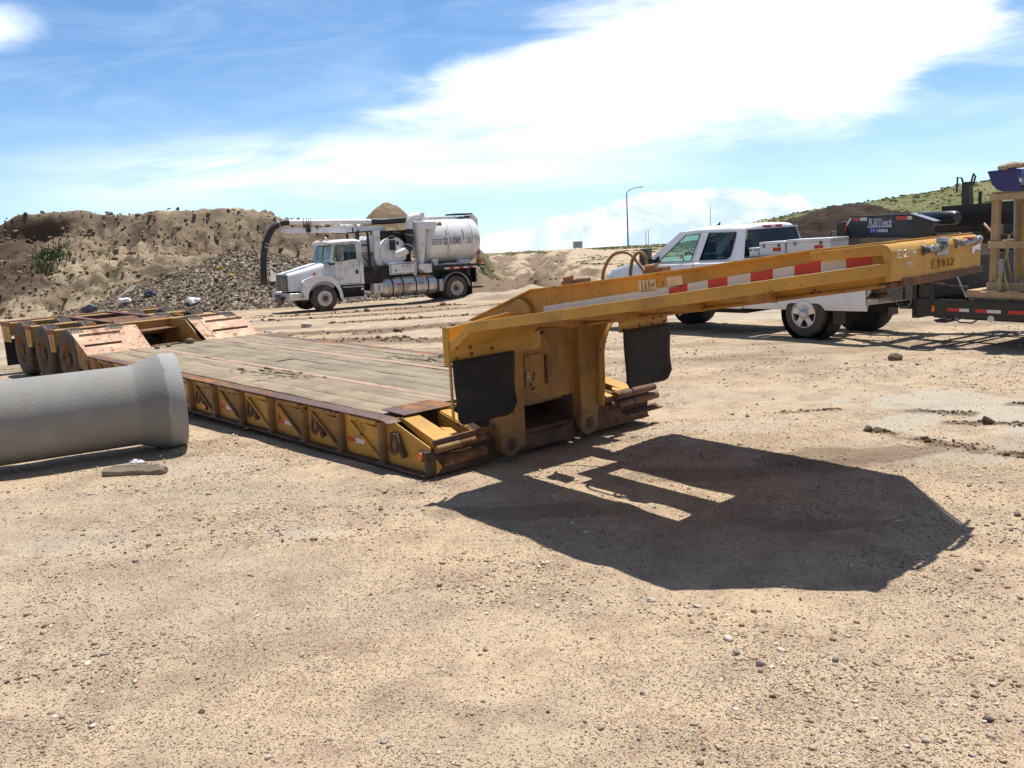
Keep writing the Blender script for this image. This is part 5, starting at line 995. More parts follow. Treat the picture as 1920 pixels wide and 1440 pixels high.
    b.build('clearance_lamps', M_AMBER, roof)
    b = MB(); b.lathe((-.8, -.35, 2.77), (0, 0, 1), [(0, .05), (.10, .045), (.13, .02), (.135, .001)], 14); b.build('beacon', M_LENS, roof)
    b = MB(); b.add([(-.405, -.86, 1.90), (-.405, .90, 1.90), (-.575, .80, 2.62), (-.575, -.78, 2.62)], [(0, 1, 2, 3)]); b.build('windshield', M_GLASS, cab, fix=False)
    b = MB(); b.b2((-.60, -.99, 1.80), (-.36, .99, 1.905)); b.bar((-.39, .0, 1.9), (-.56, 0, 2.62), .025, .012); b.build('cowl', M_BLACKP, cab)
    for s in (1, -1):
        b = MB(); pts = [(-.58, 1.925), (-.68, 2.57), (-1.49, 2.555), (-1.50, 2.005), (-1.08, 1.965), (-.95, 1.93)]; b.add([(x, s * (yy(z) - .02), z) for x, z in pts], [tuple(range(6))]); dw = b.build('side_window', M_GLASS, cab, fix=False)
        b = MB(); b.bar((-.90, s * (yy(1.95) - .005), 1.94), (-.90, s * (yy(2.56) - .005), 2.56), .02, .03); b.build('window_bar', M_BLACKP, dw)
        b = MB(); L = [(-.60, 1.0), (-1.56, 1.0), (-1.56, 1.88)]; b.bar((-.62, s * W * 1.004, 1.02), (-1.58, s * W * 1.004, 1.02), .004, .012); b.bar((-1.58, s * W * 1.003, 1.02), (-1.58, s * W * .99, 1.9), .004, .012); b.bar((-.55, s * 1.022, 1.02), (-.52, s * 1.012, 1.9), .004, .012); b.build('door_seam', M_BLACKP, cab)
        b = MB(); b.b2((-1.50, s * (W - .004), 1.40), (-1.40, s * (W + .022), 1.56)); b.build('door_handle', M_BLACKP, cab, .01)
        b = MB(); b.b2((-.78, s * 1.18, 1.92), (-.66, s * 1.36, 2.52)); b.b2((-.80, s * 1.19, 1.95), (-.775, s * 1.35, 2.49), 1); b.tube([(-.70, s * 1.0, 1.85), (-.72, s * 1.24, 1.80), (-.72, s * 1.26, 2.56), (-.70, s * .98, 2.60)], .012, 6, 2); b.build('mirror', [M_CHROME, M_LENS, M_BLACKP], cab, .01)
    b = MB(); b.lathe((-.80, W * 1.005, 1.24), (0, 1, 0), [(0, .001), (.003, .001)], 6); b.tube([(-.72 + .11 * math.cos(t), W * 1.004 - .012, 1.25 + .055 * math.sin(t)) for t in [2 * PI * k / 24 for k in range(24)]], .006, 6, closed=True); b.build('door_emblem', M_BLACKP, cab)
    b = MB(); b.b2((-1.65, -.95, 1.0), (-.7, .95, 1.35)); b.b2((-1.6, .25, 1.35), (-1.15, .8, 1.6)); b.b2((-1.65, .28, 1.5), (-1.5, .78, 2.25)); b.b2((-1.6, -.8, 1.35), (-1.15, -.25, 1.6)); b.b2((-1.65, -.78, 1.5), (-1.5, -.28, 2.25)); b.tube([(-.82 + .1 * math.sin(t) * .5, .5 + .22 * math.cos(t), 1.93 + .2 * math.sin(t)) for t in [2 * PI * k / 20 for k in range(20)]], .016, 6, closed=True); b.build('seats', M_INT, cab, .02)
    # steps, battery box, toolbox, tank
    b = MB(); b.b2((-1.78, .80, .44), (-.78, 1.12, .50)); b.b2((-1.70, .84, .88), (-.80, 1.10, .93)); b.b2((-1.75, .70, .5), (-.75, .95, .95), 1); b.b2((-1.74, .955, .74), (-1.62, .96, .83), 2); b.build('cab_steps', [M_GALV, M_DEEP, M_WPAINT], T, .008)
    b = MB(); b.b2((-2.60, .62, .58), (-2.14, 1.06, .96)); bb = b.build('battery_box', M_WRIM, T, .02)
    b = MB(); b.b2((-2.38, 1.06, .66), (-2.35, 1.075, .90)); b.build('box_strap', M_BLACKP, bb)
    b = MB(); b.lathe((-2.52, .74, .76), (-1, 0, 0), [(0, .001), (.0, .28), (.03, .34), (.09, .40), (.14, .415), (2.42, .415), (2.47, .40), (2.53, .34), (2.56, .28), (2.56, .001)], 36); tk = b.build('fuel_tank', M_TANKALU, T)
    for x in (-2.95, -3.42, -4.02, -4.58): b = MB(); b.lathe((x, .74, .76), (1, 0, 0), [(-.03, .417), (-.03, .424), (.03, .424), (.03, .417)], 36); b.build('tank_strap', M_BLACKP, tk)
    b = MB()
    for x0, x1 in ((-3.10, -3.36), (-3.60, -3.85), (-4.16, -4.36)):
        b.add([(x, .74 + .421 * math.cos(t), .76 + .421 * math.sin(t)) for x, t in ((x0, .18), (x1, .18), (x1, .32), (x0, .32))], [(0, 1, 2, 3)])
    b.build('red_decals', M_RED, tk, fix=False)
    b = MB(); b.b2((-4.48, 1.10, 1.07), (-4.33, 1.16, 1.17)); b.build('side_marker', M_AMBER, tk, .01)
    b = MB(); b.b2((-4.13, .66, 1.26), (-2.90, 1.02, 1.74)); tb = b.build('toolbox', M_WPAINT, T, .012)
    b = MB(); b.b2((-4.05, 1.02, 1.31), (-2.97, 1.03, 1.68)); dd = b.build('toolbox_door', M_WPAINT, tb, .006)
    b = MB(); b.b2((-4.075, 1.02, 1.285), (-2.945, 1.024, 1.705)); b.build('door_gasket', M_BLACKP, tb)
    b = MB(); b.b2((-3.55, 1.03, 1.57), (-3.49, 1.045, 1.63)); b.lathe((-3.19, 1.03, 1.43), (0, 1, 0), [(0, .05), (.008, .045), (.01, .001)], 14); b.build('latch', M_CHROME, dd)
    b = MB(); b.b2((-3.1, -1.0, .95), (-1.80, .98, 1.66)); b.b2((-4.2, -1.0, .95), (-3.1, .6, 1.3)); b.build('black_enclosure', M_DEEP, T, .01)
    # rack behind the cab
    b = MB()
    for y in (.45, -.5):
        b.bar((-2.31, y, 1.66), (-2.28, y, 3.02), .08, .08); b.bar((-1.80, y, 1.66), (-1.80, y, 3.0), .08, .08); b.bar((-1.42, y, 3.02), (-2.72, y, 3.06), .09, .05); b.bar((-1.80, y, 2.50), (-2.30, y, 2.50), .05, .06); b.bar((-1.80, y, 2.30), (-2.31, y, 1.75), .04, .04)
    b.bar((-1.66, .45, 3.0), (-1.66, .45, 3.22), .05, .05); b.lathe((-1.88, .45, 3.04), (0, 0, 1), [(0, .07), (.06, .06), (.08, .001)], 12); b.build('hose_rack', M_BLK, T, .005)
    b = MB(); b.b2((-2.35, -.9, 1.66), (-1.86, .30, 2.72)); b.prism([(-2.78, -.9, 1.70), (-2.38, -.9, 1.70), (-2.38, -.9, 2.70), (-2.58, -.9, 2.88), (-2.78, -.9, 2.76)], (0, 1.15, 0)); b.b2((-2.80, -.92, 2.16), (-1.85, .31, 2.20), 1); b.b2((-2.80, -.92, 2.08), (-1.85, .31, 2.11), 1); b.build('water_tank', [M_WPAINT, M_DARKRUST], T, .02)
    # boom post and beams
    b = MB(); path = [(-2.62, .55, 3.06), (-2.60, .58, 2.4), (-2.58, .60, 1.95), (-2.70, .62, 1.6), (-2.95, .66, 1.30)]
    b.loft([[(p[0] + w, p[1] - .08, p[2]), (p[0] + w, p[1] + .08, p[2]), (p[0] - w, p[1] + .08, p[2]), (p[0] - w, p[1] - .08, p[2])] for p, w in zip(path, (.14, .135, .13, .14, .15))], smooth=False); b.build('boom_post', M_WPAINT, T, .01)
    b = MB(); b.loft([[(x, -.10, z - h), (x, .10, z - h), (x, .10, z + h), (x, -.10, z + h)] for x, z, h in ((1.03, 3.19, .095), (.15, 3.19, .10), (-1.6, 3.15, .125), (-3.25, 3.15, .10))], smooth=False); b.prism([(1.03, -.02, 3.1), (1.16, -.02, 3.18), (1.10, -.02, 3.30), (1.0, -.02, 3.28)], (0, .04, 0)); bmn = b.build('boom_arm', M_WPAINT, T, .01)
    b = MB(); b.cyl((.08, -.16, 3.19), (.08, .16, 3.19), .10, n=20); b.build('boom_pin', M_BLACKP, bmn)
    b = MB(); b.cyl((.85, 0, 3.52), (-2.72, 0, 3.45), .10, n=24); b.cyl((.86, 0, 3.52), (.80, 0, 3.519), .115, n=24); b.build('boom_pipe', M_WTANK, T)
    b = MB()
    for x in (.02, .12, .24, -.06): b.tube([(x, .112, 3.30), (x + .02, .13, 3.45), (x, .11, 3.66)], .012, 6)
    b.b2((-.02, -.13, 3.28), (.20, .13, 3.40)); b.b2((-.33, .11, 3.22), (-.27, .14, 3.38)); b.build('pipe_clamps', M_DARKRUST, T)
    def hose(pts, r, name, ribs=True, n=14):
        P_ = [Vector(p) for p in pts]; out = []
        for i in range(len(P_) - 1):
            p0 = P_[max(i - 1, 0)]; p1 = P_[i]; p2 = P_[i + 1]; p3 = P_[min(i + 2, len(P_) - 1)]
            for k in range(n): t = k / n; out.append(.5 * ((2 * p1) + (p2 - p0) * t + (2 * p0 - 5 * p1 + 4 * p2 - p3) * t * t + (3 * p1 - p0 - 3 * p2 + p3) * t ** 3))
        out.append(P_[-1]); b = MB(); b.tube(out, [r * (1.0 + (.035 if i % 2 else 0)) for i in range(len(out))], 18); return b.build(name, M_HOSEB, T), out
    hs_, pth = hose([(.82, 0, 3.515), (1.10, 0, 3.50), (1.46, 0, 3.31), (1.76, 0, 2.84), (1.90, 0, 2.35), (1.955, 0, 1.94), (2.0, 0, 1.25)], .125, 'suction_hose')
    b = MB(); b.cyl((1.20, 0, 3.466), (1.245, 0, 3.45), .135, n=20); b.cyl((1.815, 0, 2.62), (1.83, 0, 2.57), .137, n=20); b.cyl((1.78, 0, 2.74), (1.79, 0, 2.71), .137, n=20); b.build('hose_clamp', M_GALV, hs_)
    b = MB(); b.cyl((1.985, 0, 1.42), (2.0, 0, 1.22), .13, n=20); b.cyl((2.0, 0, 1.22), (2.0, 0, 1.17), .16, n=20); b.build('hose_nozzle', M_DARKRUST, hs_)
    hose([(-2.70, 0, 3.45), (-3.3, 0.1, 3.44), (-3.8, .35, 3.46), (-4.12, .55, 3.47)], .125, 'boom_hose')
    b = MB(); b.cyl((-2.70, 0, 3.45), (-2.85, 0.0, 3.45), .14, n=18); b.build('hose_coupling', M_BLACKP, T)
    # elbow, cyclone and blower
    el = [(-4.06, .70, 3.02), (-4.08, .70, 3.32), (-4.16, .70, 3.50), (-4.30, .68, 3.57), (-4.62, .64, 3.58)]
    b = MB(); b.tube(el, [.16, .165, .17, .17, .165], 20); b.b2((-4.72, .42, 3.42), (-4.58, .86, 3.72)); b.build('elbow_pipe', M_WPAINT, T)
    hd, _ = hose([(-4.05, .72, 3.06), (-4.02, .74, 2.75), (-4.0, .78, 2.5), (-3.92, .84, 2.32), (-3.72, .90, 2.20)], .17, 'down_hose')
    b = MB(); b.cyl((-4.03, .735, 2.84), (-4.02, .737, 2.80), .182, n=20); b.cyl((-3.95, .82, 2.40), (-3.92, .83, 2.35), .182, n=20); b.build('hose_clamp', M_GALV, hd)
    b = MB(); b.loft([[(-4.57 + r * math.cos(t) * .95, .62 + r * math.sin(t), z) for t in [2 * PI * k / 20 for k in range(20)]] for z, r in ((3.10, .32), (2.9, .31), (1.70, .14), (1.60, .14))]); b.b2((-5.18, .40, 3.04), (-4.30, .98, 3.36)); b.build('cyclone', M_WPAINT, T, .006)
    b = MB(); b.cyl((-5.12, .62, 3.22), (-5.58, .62, 3.22), .14, n=20); b.build('filter_cap', mat('rusty_white_cap', (.55, .45, .33), .6, var=.1, rust=(.30, .13, .05), rust_amt=.5, rust_scale=5), T)
    b = MB(); b.prism([(-4.30, .95, 1.62), (-4.90, .95, 1.62), (-4.90, .95, 1.26), (-4.60, .95, 1.24), (-4.30, .95, 1.45)], (0, -.5, 0)); b.build('valve_box', M_WPAINT, T, .012)
    b = MB(); b.lathe((-3.27, .35, 2.17), (0, 1, 0), [(-.45, .56), (.28, .60), (.30, .625), (.36, .625), (.37, .58), (.40, .1), (.40, .001)], 40); bl = b.build('blower_housing', M_WPAINT, T)
    b = MB()
    for k in range(20): a = 2 * PI * k / 20; b.cyl((-3.27 + .605 * math.cos(a), .71, 2.17 + .605 * math.sin(a)), (-3.27 + .605 * math.cos(a), .73, 2.17 + .605 * math.sin(a)), .018, n=6)
    b.lathe((-3.27, .35, 2.17), (0, 1, 0), [(.365, .585), (.368, .60)], 40); b.build('flange_bolts', M_BLACKP, bl)
    b = MB(); b.b2((-3.32, .72, 2.25), (-3.10, .86, 2.66)); b.b2((-3.52, .72, 2.46), (-3.42, .76, 2.60)); b.build('gauge_box', M_BLACKP, bl, .01)
    b = MB(); b.tube([(-3.28, .75, 2.05), (-3.42, .82, 2.08), (-3.58, .88, 2.13), (-3.78, .90, 2.22)], [.13, .155, .165, .165], 18); b.build('blower_elbow', M_WPAINT, bl)
    b = MB(); b.b2((-4.05, -.6, 1.5), (-3.0, .30, 3.05)); b.b2((-4.2, -.8, 1.3), (-3.85, .45, 2.95)); b.bar((-3.1, .2, 2.95), (-4.1, .4, 3.0), .15, .12); b.cyl((-3.4, .5, 2.95), (-3.9, .6, 2.9), .05, n=10); b.cyl((-3.1, .7, 2.76), (-3.35, .7, 2.80), .07, n=12); b.bar((-3.5, .5, 2.8), (-3.9, .5, 2.55), .1, .2); b.build('machinery', M_DEEP, T, .02)
    # debris tank with domed ends
    cz, R = 2.55, .985; prof = [(0, .001), (0, .55), (.05, .80), (.16, .95), (.30, R), (1.9, R), (2.35, R), (2.50, R * .97), (2.62, R * .86), (2.70, R * .6), (2.74, .001)]
    b = MB(); b.lathe((-4.78, 0, cz), (-1, 0, 0), prof, 48); tank = b.build('debris_tank', M_WTANK, T)
    for x in (-5.82, -6.95): b = MB(); b.lathe((x, 0, cz), (1, 0, 0), [(-.02, R), (-.02, R + .018), (.02, R + .018), (.02, R)], 48); b.build('tank_band', M_WTANK, tank)
    b = MB()
    for x, z0, z1 in ((-5.66, 3.0, 2.78), (-5.52, 2.62, 2.40), (-6.47, 3.0, 2.75), (-6.47, 2.72, 2.52), (-5.72, 2.35, 2.15)):
        y = lambda z: math.sqrt(R * R - (z - cz) ** 2) + .012
        b.bar((x, y(z0), z0), (x - .02, y(z1), z1), .012, .03)
    b.bar((-5.45, .86, 2.12), (-5.62, .88, 2.20), .05, .035); b.bar((-6.15, .86, 2.12), (-6.32, .88, 2.20), .05, .035); b.bar((-6.5, .82, 2.05), (-6.58, .82, 2.05), .03, .03); b.build('tank_handles', M_BLACKP, tank)
    def yt(z): return math.sqrt(R * R - (z - cz) ** 2) + .024
    text('tank_number', '2100', .40, M_NAVY, tank, (-5.93, yt(2.50), 2.50), (-1, 0, 0), (0, .0, 1), ext=.0, xs=1.02, spacing=1.0, outline=.008)
    text('tank_name', 'VACTOR', .125, M_NAVY, tank, (-5.18, yt(2.50), 2.50), (-1, 0, 0), (0, 0, 1), ext=.002, xs=1.0)
    text('tank_name', 'TIES', .11, M_NAVY, tank, (-6.76, yt(2.50), 2.50), (-1, 0, 0), (0, 0, 1), ext=.002, xs=1.0)
    b = MB()
    for z in (2.60, 2.41):
        for x0, x1 in ((-4.92, -5.46), (-6.62, -6.92)): b.bar((x0, yt(z) + .002, z), (x1, yt(z) + .002, z), .004, .022)
    b.build('decal_lines', M_NAVY, tank)
    b = MB(); b.b2((-6.55, -.42, 3.40), (-5.0, .42, 3.56)); b.prism([(-7.10, -.35, 3.45), (-6.60, -.35, 3.30), (-7.30, -.35, 3.10), (-7.62, -.35, 2.8), (-7.62, -.35, 3.42), (-7.40, -.35, 3.62)], (0, .7, 0)); b.build('tank_hopper', M_WTANK, tank, .02)
    b = MB(); b.b2((-7.34, -.40, 3.60), (-6.42, .42, 3.67)); b.build('hatch_cover', M_BLACKP, tank, .015)
    b = MB(); b.prism([(-5.0, .62, 1.80), (-5.28, .62, 1.80), (-5.24, .62, 1.50), (-5.10, .62, 1.50)], (0, .2, 0)); b.b2((-6.9, .45, 1.56), (-6.35, .72, 1.70)); b.prism([(-5.0, -.62, 1.80), (-5.28, -.62, 1.80), (-5.24, -.62, 1.50), (-5.10, -.62, 1.50)], (0, -.2, 0)); b.build('tank_saddle', M_WPAINT, tank)
    # rear deck, fenders, mud flap, steps
    b = MB(); b.b2((-7.15, -1.12, 1.36), (-4.90, 1.12, 1.52)); b.b2((-7.1, -.5, .95), (-4.9, .5, 1.36)); b.b2((-6.98, .70, .75), (-6.90, 1.10, 1.36)); rd = b.build('rear_deck', M_BLK, T, .008)
    tp = [(-5.40 - .232 * k, -5.40 - .232 * (k + 1), 1.385, 1.385, 'WRWRWRW'[k]) for k in range(7)]
    b = MB()
    for x0, x1, z, _, k in tp: b.add([(x0, 1.124, z - .035), (x1, 1.124, z - .035), (x1, 1.124, z + .035), (x0, 1.124, z + .035)], [(0, 1, 2, 3)], 0 if k == 'R' else 1)
    b.build('reflective_tape', [M_RED, M_WHT], rd, fix=False)
    for s in (1, -1):
        b = MB(); pts = [(-5.96 + .66 * math.cos(t), .53 + .66 * math.sin(t)) for t in [.02 * PI + .96 * PI * k / 20 for k in range(21)]]; pts = [(-5.10, .50), (-5.13, .72)] + pts if False else pts
        b.grid([[(x, s * y, z) for y in (1.14, .56)] for x, z in pts]); b.build('rear_fender', M_GALV, T, solid=.015)
        b = MB(); b.b2((-5.30, s * .60, .46), (-5.12, s * 1.12, .96)); b.build('fender_extension', M_GALV, T, .03)
        b = MB(); b.b2((-6.72, s * .60, .18), (-6.70, s * 1.10, 1.0)); b.build('mud_flap', M_RUBBER, T)
    b = MB(); b.b2((-7.45, -.8, .45), (-6.75, .8, .52)); b.b2((-7.5, -1.0, 1.40), (-7.15, 1.0, 1.45)); b.build('rear_step', M_BLK, T)
vac()
# traffic cone standing on the truck's rear step
def cone(x, y, z, parent_mat, label):
    t = thing('traffic_cone', label, 'cone', (x, y, z), .4)
    b = MB(); b.lathe((0, 0, .03), (0, 0, 1), [(0, .15), (.10, .135), (.22, .115)], 20, 0); b.lathe((0, 0, .03), (0, 0, 1), [(.22, .115), (.42, .078)], 20, 1); b.lathe((0, 0, .03), (0, 0, 1), [(.42, .078), (.66, .035), (.67, .02), (.67, .001)], 20, 0); b.build('cone_body', [M_CONE, mat('faded_reflective_collar', (.44, .34, .25), .6)], t); b = MB(); b.b2((-.19, -.19, 0), (.19, .19, .035)); b.build('cone_base', M_CONE, t, .01)
bpy.context.view_layer.update()
_p = VT.matrix_world @ Vector((-7.33, .80, 1.452)); cone(_p.x, _p.y, _p.z, None, 'dusty orange traffic cone standing on the rear step of the vacuum truck')
# ================================================================ white pickup
PK = thing('pickup_truck', 'white crew cab pickup with dark windows and aluminium toolboxes hitched to the black trailer', 'pickup', (3.46, 19.26, -.215)); PK.rotation_euler = (0, math.radians(1.22), math.radians(125.47))
def pickup():
    T = PK; WB = 4.13
    def sec(x, w, zb, zt, r=.1, tuck=.04):
        return [(x, -w + tuck, zb), (x, -w, zb + .12), (x, -w - .012, (zb + zt) / 2), (x, -w + .012, zt - r), (x, -w + .05, zt - .02), (x, -w * .6, zt + .01), (x, w * .6, zt + .01), (x, w - .05, zt - .02), (x, w - .012, zt - r), (x, w + .012, (zb + zt) / 2), (x, w, zb + .12), (x, w - tuck, zb)]
    b = MB(); b.loft([sec(1.02, .80, .62, 1.08), sec(.93, .90, .55, 1.16), sec(.70, .98, .5, 1.25), (sec(.1, .995, .46, 1.35)), sec(-.42, 1.0, .45, 1.40, .08), sec(-.6, 1.0, .45, 1.33, .05), sec(-2.7, 1.0, .45, 1.34, .05), sec(-2.78, 1.0, .46, 1.34, .05)]); body = b.build('body', M_WPICK, T, .012)
    cut = MB(); cut.cyl((0, .55, .40), (0, 1.3, .40), .50, n=40); cut.cyl((0, -1.3, .40), (0, -.55, .40), .50, n=40); cut.b2((-2.66, -.86, 1.0), (-.62, .86, 1.6)); body.modifiers.clear(); boolcut(body, [cut.build('cutter', M_DEEP)])
    bv = body.modifiers.new('bevel', 'BEVEL'); bv.width = .008; bv.segments = 2; bv.limit_method = 'ANGLE'; bv.angle_limit = math.radians(40)
    b = MB()
    for s in (1, -1): b.lathe((0, s * .56, .40), (0, s, 0), [(0, .01), (0, .49), (.40, .495)], 32); b.lathe((-WB, s * .56, .40), (0, s, 0), [(0, .01), (0, .49), (.40, .495)], 32)
    b.b2((-5.3, -.45, .40), (.8, -.35, .55)); b.b2((-5.3, .35, .40), (.8, .45, .55)); b.b2((-.5, -.75, .35), (-2.7, .75, .5)); b.cyl((-WB, -.8, .40), (-WB, .8, .40), .06, n=10); b.lathe((-WB, 0, .4), (0, 1, 0), [(-.2, .05), (0, .17), (.2, .05)], 14); b.cyl((-2.8, -.6, .42), (-5.2, -.62, .42), .05, n=10); b.build('underbody', M_DEEP, T)
    # cab greenhouse
    def yy(z): return .945 - (z - 1.33) / (1.86 - 1.33) * .185
    b = MB()
    for s in (1, -1):
        def pil(pts): b.prism([(x, s * yy(z), z) for x, z in pts], (0, -s * .045, 0))
        pil([(-.36, 1.385), (-.46, 1.33), (-.62, 1.33), (-1.27, 1.855), (-1.10, 1.90)]); pil([(-1.10, 1.90), (-1.27, 1.848), (-1.64, 1.872), (-2.55, 1.862), (-2.66, 1.90), (-1.6, 1.925)]); pil([(-1.53, 1.33), (-1.76, 1.33), (-1.86, 1.862), (-1.655, 1.868)]); pil([(-2.42, 1.33), (-2.80, 1.33), (-2.70, 1.895), (-2.52, 1.862), (-2.54, 1.80), (-2.50, 1.42)]); pil([(-.62, 1.30), (-.62, 1.345), (-2.5, 1.36), (-2.5, 1.30)])
    b.build('cab_pillars', M_WPICK, body, .006)
    rs = lambda x, w, z: [(x, -w, z - .05), (x, -w * .975, z), (x, -w * .85, z + .045), (x, -w * .5, z + .065), (x, w * .5, z + .065), (x, w * .85, z + .045), (x, w * .975, z), (x, w, z - .05)]
    b = MB(); b.loft([rs(-1.03, .70, 1.865), rs(-1.15, .735, 1.90), rs(-1.5, .755, 1.925), (rs(-2.3, .755, 1.925)), rs(-2.62, .745, 1.91), rs(-2.72, .725, 1.87)]); roof = b.build('cab_roof', M_WPICK, body, .012)
    b = MB(); b.prism([(-1.35, .015, 1.985), (-1.46, .015, 1.985), (-1.47, .015, 2.06), (-1.43, .015, 2.02)], (0, -.03, 0)); b.build('roof_antenna', M_BLACKP, roof)
    b = MB(); b.b2((-2.755, -.27, 1.885), (-2.69, .27, 1.94)); b.b2((-2.757, -.07, 1.89), (-2.70, .07, 1.935), 1); b.build('brake_lamp', [M_REDL, M_LENS], roof, .01)
    b = MB(); b.add([(-.42, -.90, 1.37), (-.42, .90, 1.37), (-1.10, .70, 1.875), (-1.10, -.70, 1.875)], [(0, 1, 2, 3)]); b.build('windshield', M_GLASS, body, fix=False)
    b = MB(); b.add([(-2.785, -.86, 1.37), (-2.785, .86, 1.37), (-2.735, .70, 1.875), (-2.735, -.70, 1.875)], [(0, 1, 2, 3)]); rw = b.build('rear_window', M_GLASSD, body, fix=False)
    b = MB(); b.bar((-2.78, -.93, 1.345), (-2.78, .93, 1.345), .05, .06); b.bar((-2.725, -.73, 1.89), (-2.725, .73, 1.89), .05, .03); b.build('rear_window_frame', M_WPICK, rw)
    for s in (1, -1):
        for pts, m in (([(-.70, 1.345), (-.78, 1.44), (-1.26, 1.835), (-1.645, 1.858), (-1.535, 1.35)], M_GLASS), ([(-1.76, 1.355), (-1.865, 1.852), (-2.50, 1.845), (-2.535, 1.78), (-2.49, 1.46), (-2.40, 1.36)], M_GLASSD)):
            b = MB(); b.add([(x, s * (yy(z) - .012), z) for x, z in pts], [tuple(range(len(pts)))]); w = b.build('side_window', m, body, fix=False)
            b = MB(); n = len(pts); c = (sum(p[0] for p in pts) / n, sum(p[1] for p in pts) / n)
            for i in range(n): p, q = pts[i], pts[(i + 1) % n]; b.bar((p[0], s * (yy(p[1]) + .001), p[1]), (q[0], s * (yy(q[1]) + .001), q[1]), .008, .024, up=(0, s, 0))
            b.build('window_trim', M_BLACKP, w)
        b = MB(); b.prism([(-.46, s * .96, 1.335), (-.70, s * .96, 1.335), (-.70, s * .95, 1.46), (-.66, s * .95, 1.46)], (0, -s * .02, 0)); b.bar((-.62, s * .97, 1.36), (-.62, s * 1.12, 1.38), .08, .07); b.loft([[(-.50, s * 1.10, 1.32), (-.50, s * 1.32, 1.32), (-.52, s * 1.32, 1.62), (-.52, s * 1.10, 1.62)], [(-.60, s * 1.07, 1.30), (-.60, s * 1.33, 1.30), (-.60, s * 1.33, 1.64), (-.60, s * 1.07, 1.64)], [(-.645, s * 1.09, 1.32), (-.645, s * 1.31, 1.32), (-.645, s * 1.31, 1.62), (-.645, s * 1.09, 1.62)]], smooth=False); b.b2((-.652, s * 1.11, 1.36), (-.646, s * 1.29, 1.60), 1) if False else None; mi = b.build('mirror', M_BLACKP, body, .015)
        b = MB(); b.add([(-.648, s * 1.11, 1.42), (-.648, s * 1.29, 1.42), (-.648, s * 1.29, 1.60), (-.648, s * 1.11, 1.60)], [(0, 1, 2, 3)]); b.build('mirror_glass', M_CHROME, mi, fix=False)
        b = MB()
        for x0, z0, x1, z1 in ((-.56, .55, -.56, 1.32), (-1.64, .55, -1.64, 1.32), (-2.62, .75, -2.62, 1.32)): b.bar((x0, s * 1.003, z0), (x1, s * .992, z1), .006, .012)
        b.build('door_seams', M_BLACKP, body)
        for x in (-1.48, -2.44): b = MB(); b.bar((x, s * 1.012, 1.18), (x - .2, s * 1.012, 1.18), .03, .04); b.build('door_handle', M_WPICK, body, .01)
    b = MB(); b.add([(-1.22, .935, 1.39), (-1.36, .935, 1.39), (-1.36, .915, 1.49), (-1.22, .915, 1.49)], [(0, 1, 2, 3)]); st = b.build('window_notice', bpy.data.materials['white_sticker'], body, fix=False)
    b = MB()
    for z in (1.465, 1.448, 1.43, 1.41): b.bar((-1.24, .9385 - (z - 1.39) * .2 + .006, z), (-1.34, .9385 - (z - 1.39) * .2 + .006, z), .001, .008)
    b.build('notice_print', M_NAVY, st)
    # interior
    b = MB()
    for x in (-1.35, -2.25):
        for y in (.4, -.4): b.loft([[(x, y - .24, .9), (x + .1, y - .24, 1.1), (x - .10, y - .22, 1.45), (x - .2, y - .22, 1.42)], [(x, y + .24, .9), (x + .1, y + .24, 1.1), (x - .10, y + .22, 1.45), (x - .2, y + .22, 1.42)]], smooth=False); b.b2((x - .24, y - .13, 1.47), (x - .12, y + .13, 1.68))
    b.b2((-2.62, -.84, .7), (-.64, .84, 1.02)); b.b2((-.9, -.86, 1.0), (-.60, .86, 1.32)); b.tube([(-1.02 + .06 * math.sin(t), .40 + .19 * math.cos(t), 1.32 + .17 * math.sin(t)) for t in [2 * PI * k / 20 for k in range(20)]], .018, 6, closed=True); b.build('seats', M_INT, body, .03)
    # front: grille, lamps, bumper
    b = MB(); b.b2((1.0, -.62, .74), (1.04, .62, 1.06)); b.build('grille', M_BLACKP, body, .01)
    b = MB(); b.b2((.96, -.98, .50), (1.10, .98, .74)); b.build('front_bumper', M_CHROME, T, .03)
    for s in (1, -1): b = MB(); b.loft([[(1.03, s * .64, .80), (1.03, s * .64, 1.06), (.93, s * .915, 1.08), (.93, s * .915, .80)], [(.9, s * .64, .80), (.9, s * .64, 1.06), (.70, s * .99, 1.10), (.70, s * .99, .82)]], smooth=False); b.build('headlight', M_LENS, body)
    b = MB(); b.b2((-.40, -.75, 1.395), (-.18, .75, 1.405)); b.build('cowl_vent', M_BLACKP, body)
    # bed
    b = MB()
    for s in (1, -1):
        def p(x, y, z): return (x, s * y, z)
        prof = [(.955, .46), (1.0, .58), (1.012, .9), (1.0, 1.30), (.975, 1.375), (.86, 1.375), (.86, .80)]
        b.loft([[p(x, y if x > -5.2 else y - .012, z) for y, z in prof] for x in (-2.82, -3.2, -4.13, -5.0, -5.30)])
    b.b2((-5.28, -.87, .78), (-2.83, .87, .82)); b.b2((-2.86, -.87, .8), (-2.82, .87, 1.37)); bed = b.build('bed', M_WPICK, T)
    cut = MB(); cut.cyl((-WB, .58, .40), (-WB, 1.3, .40), .52, n=40); cut.cyl((-WB, -1.3, .40), (-WB, -.58, .40), .52, n=40); boolcut(bed, [cut.build('cutter', M_DEEP)])
    b = MB(); b.loft([[(-5.30, -.86, .80), (-5.345, -.86, .85), (-5.355, -.86, 1.28), (-5.34, -.86, 1.37), (-5.28, -.86, 1.37), (-5.28, -.86, .80)], [(-5.30, .86, .80), (-5.345, .86, .85), (-5.355, .86, 1.28), (-5.34, .86, 1.37), (-5.28, .86, 1.37), (-5.28, .86, .80)]], smooth=False); tg = b.build('tailgate', M_WPICK, T, .01)
    b = MB(); b.b2((-5.37, -.13, 1.13), (-5.35, .13, 1.24)); b.build('tailgate_handle', M_BLACKP, tg, .01)
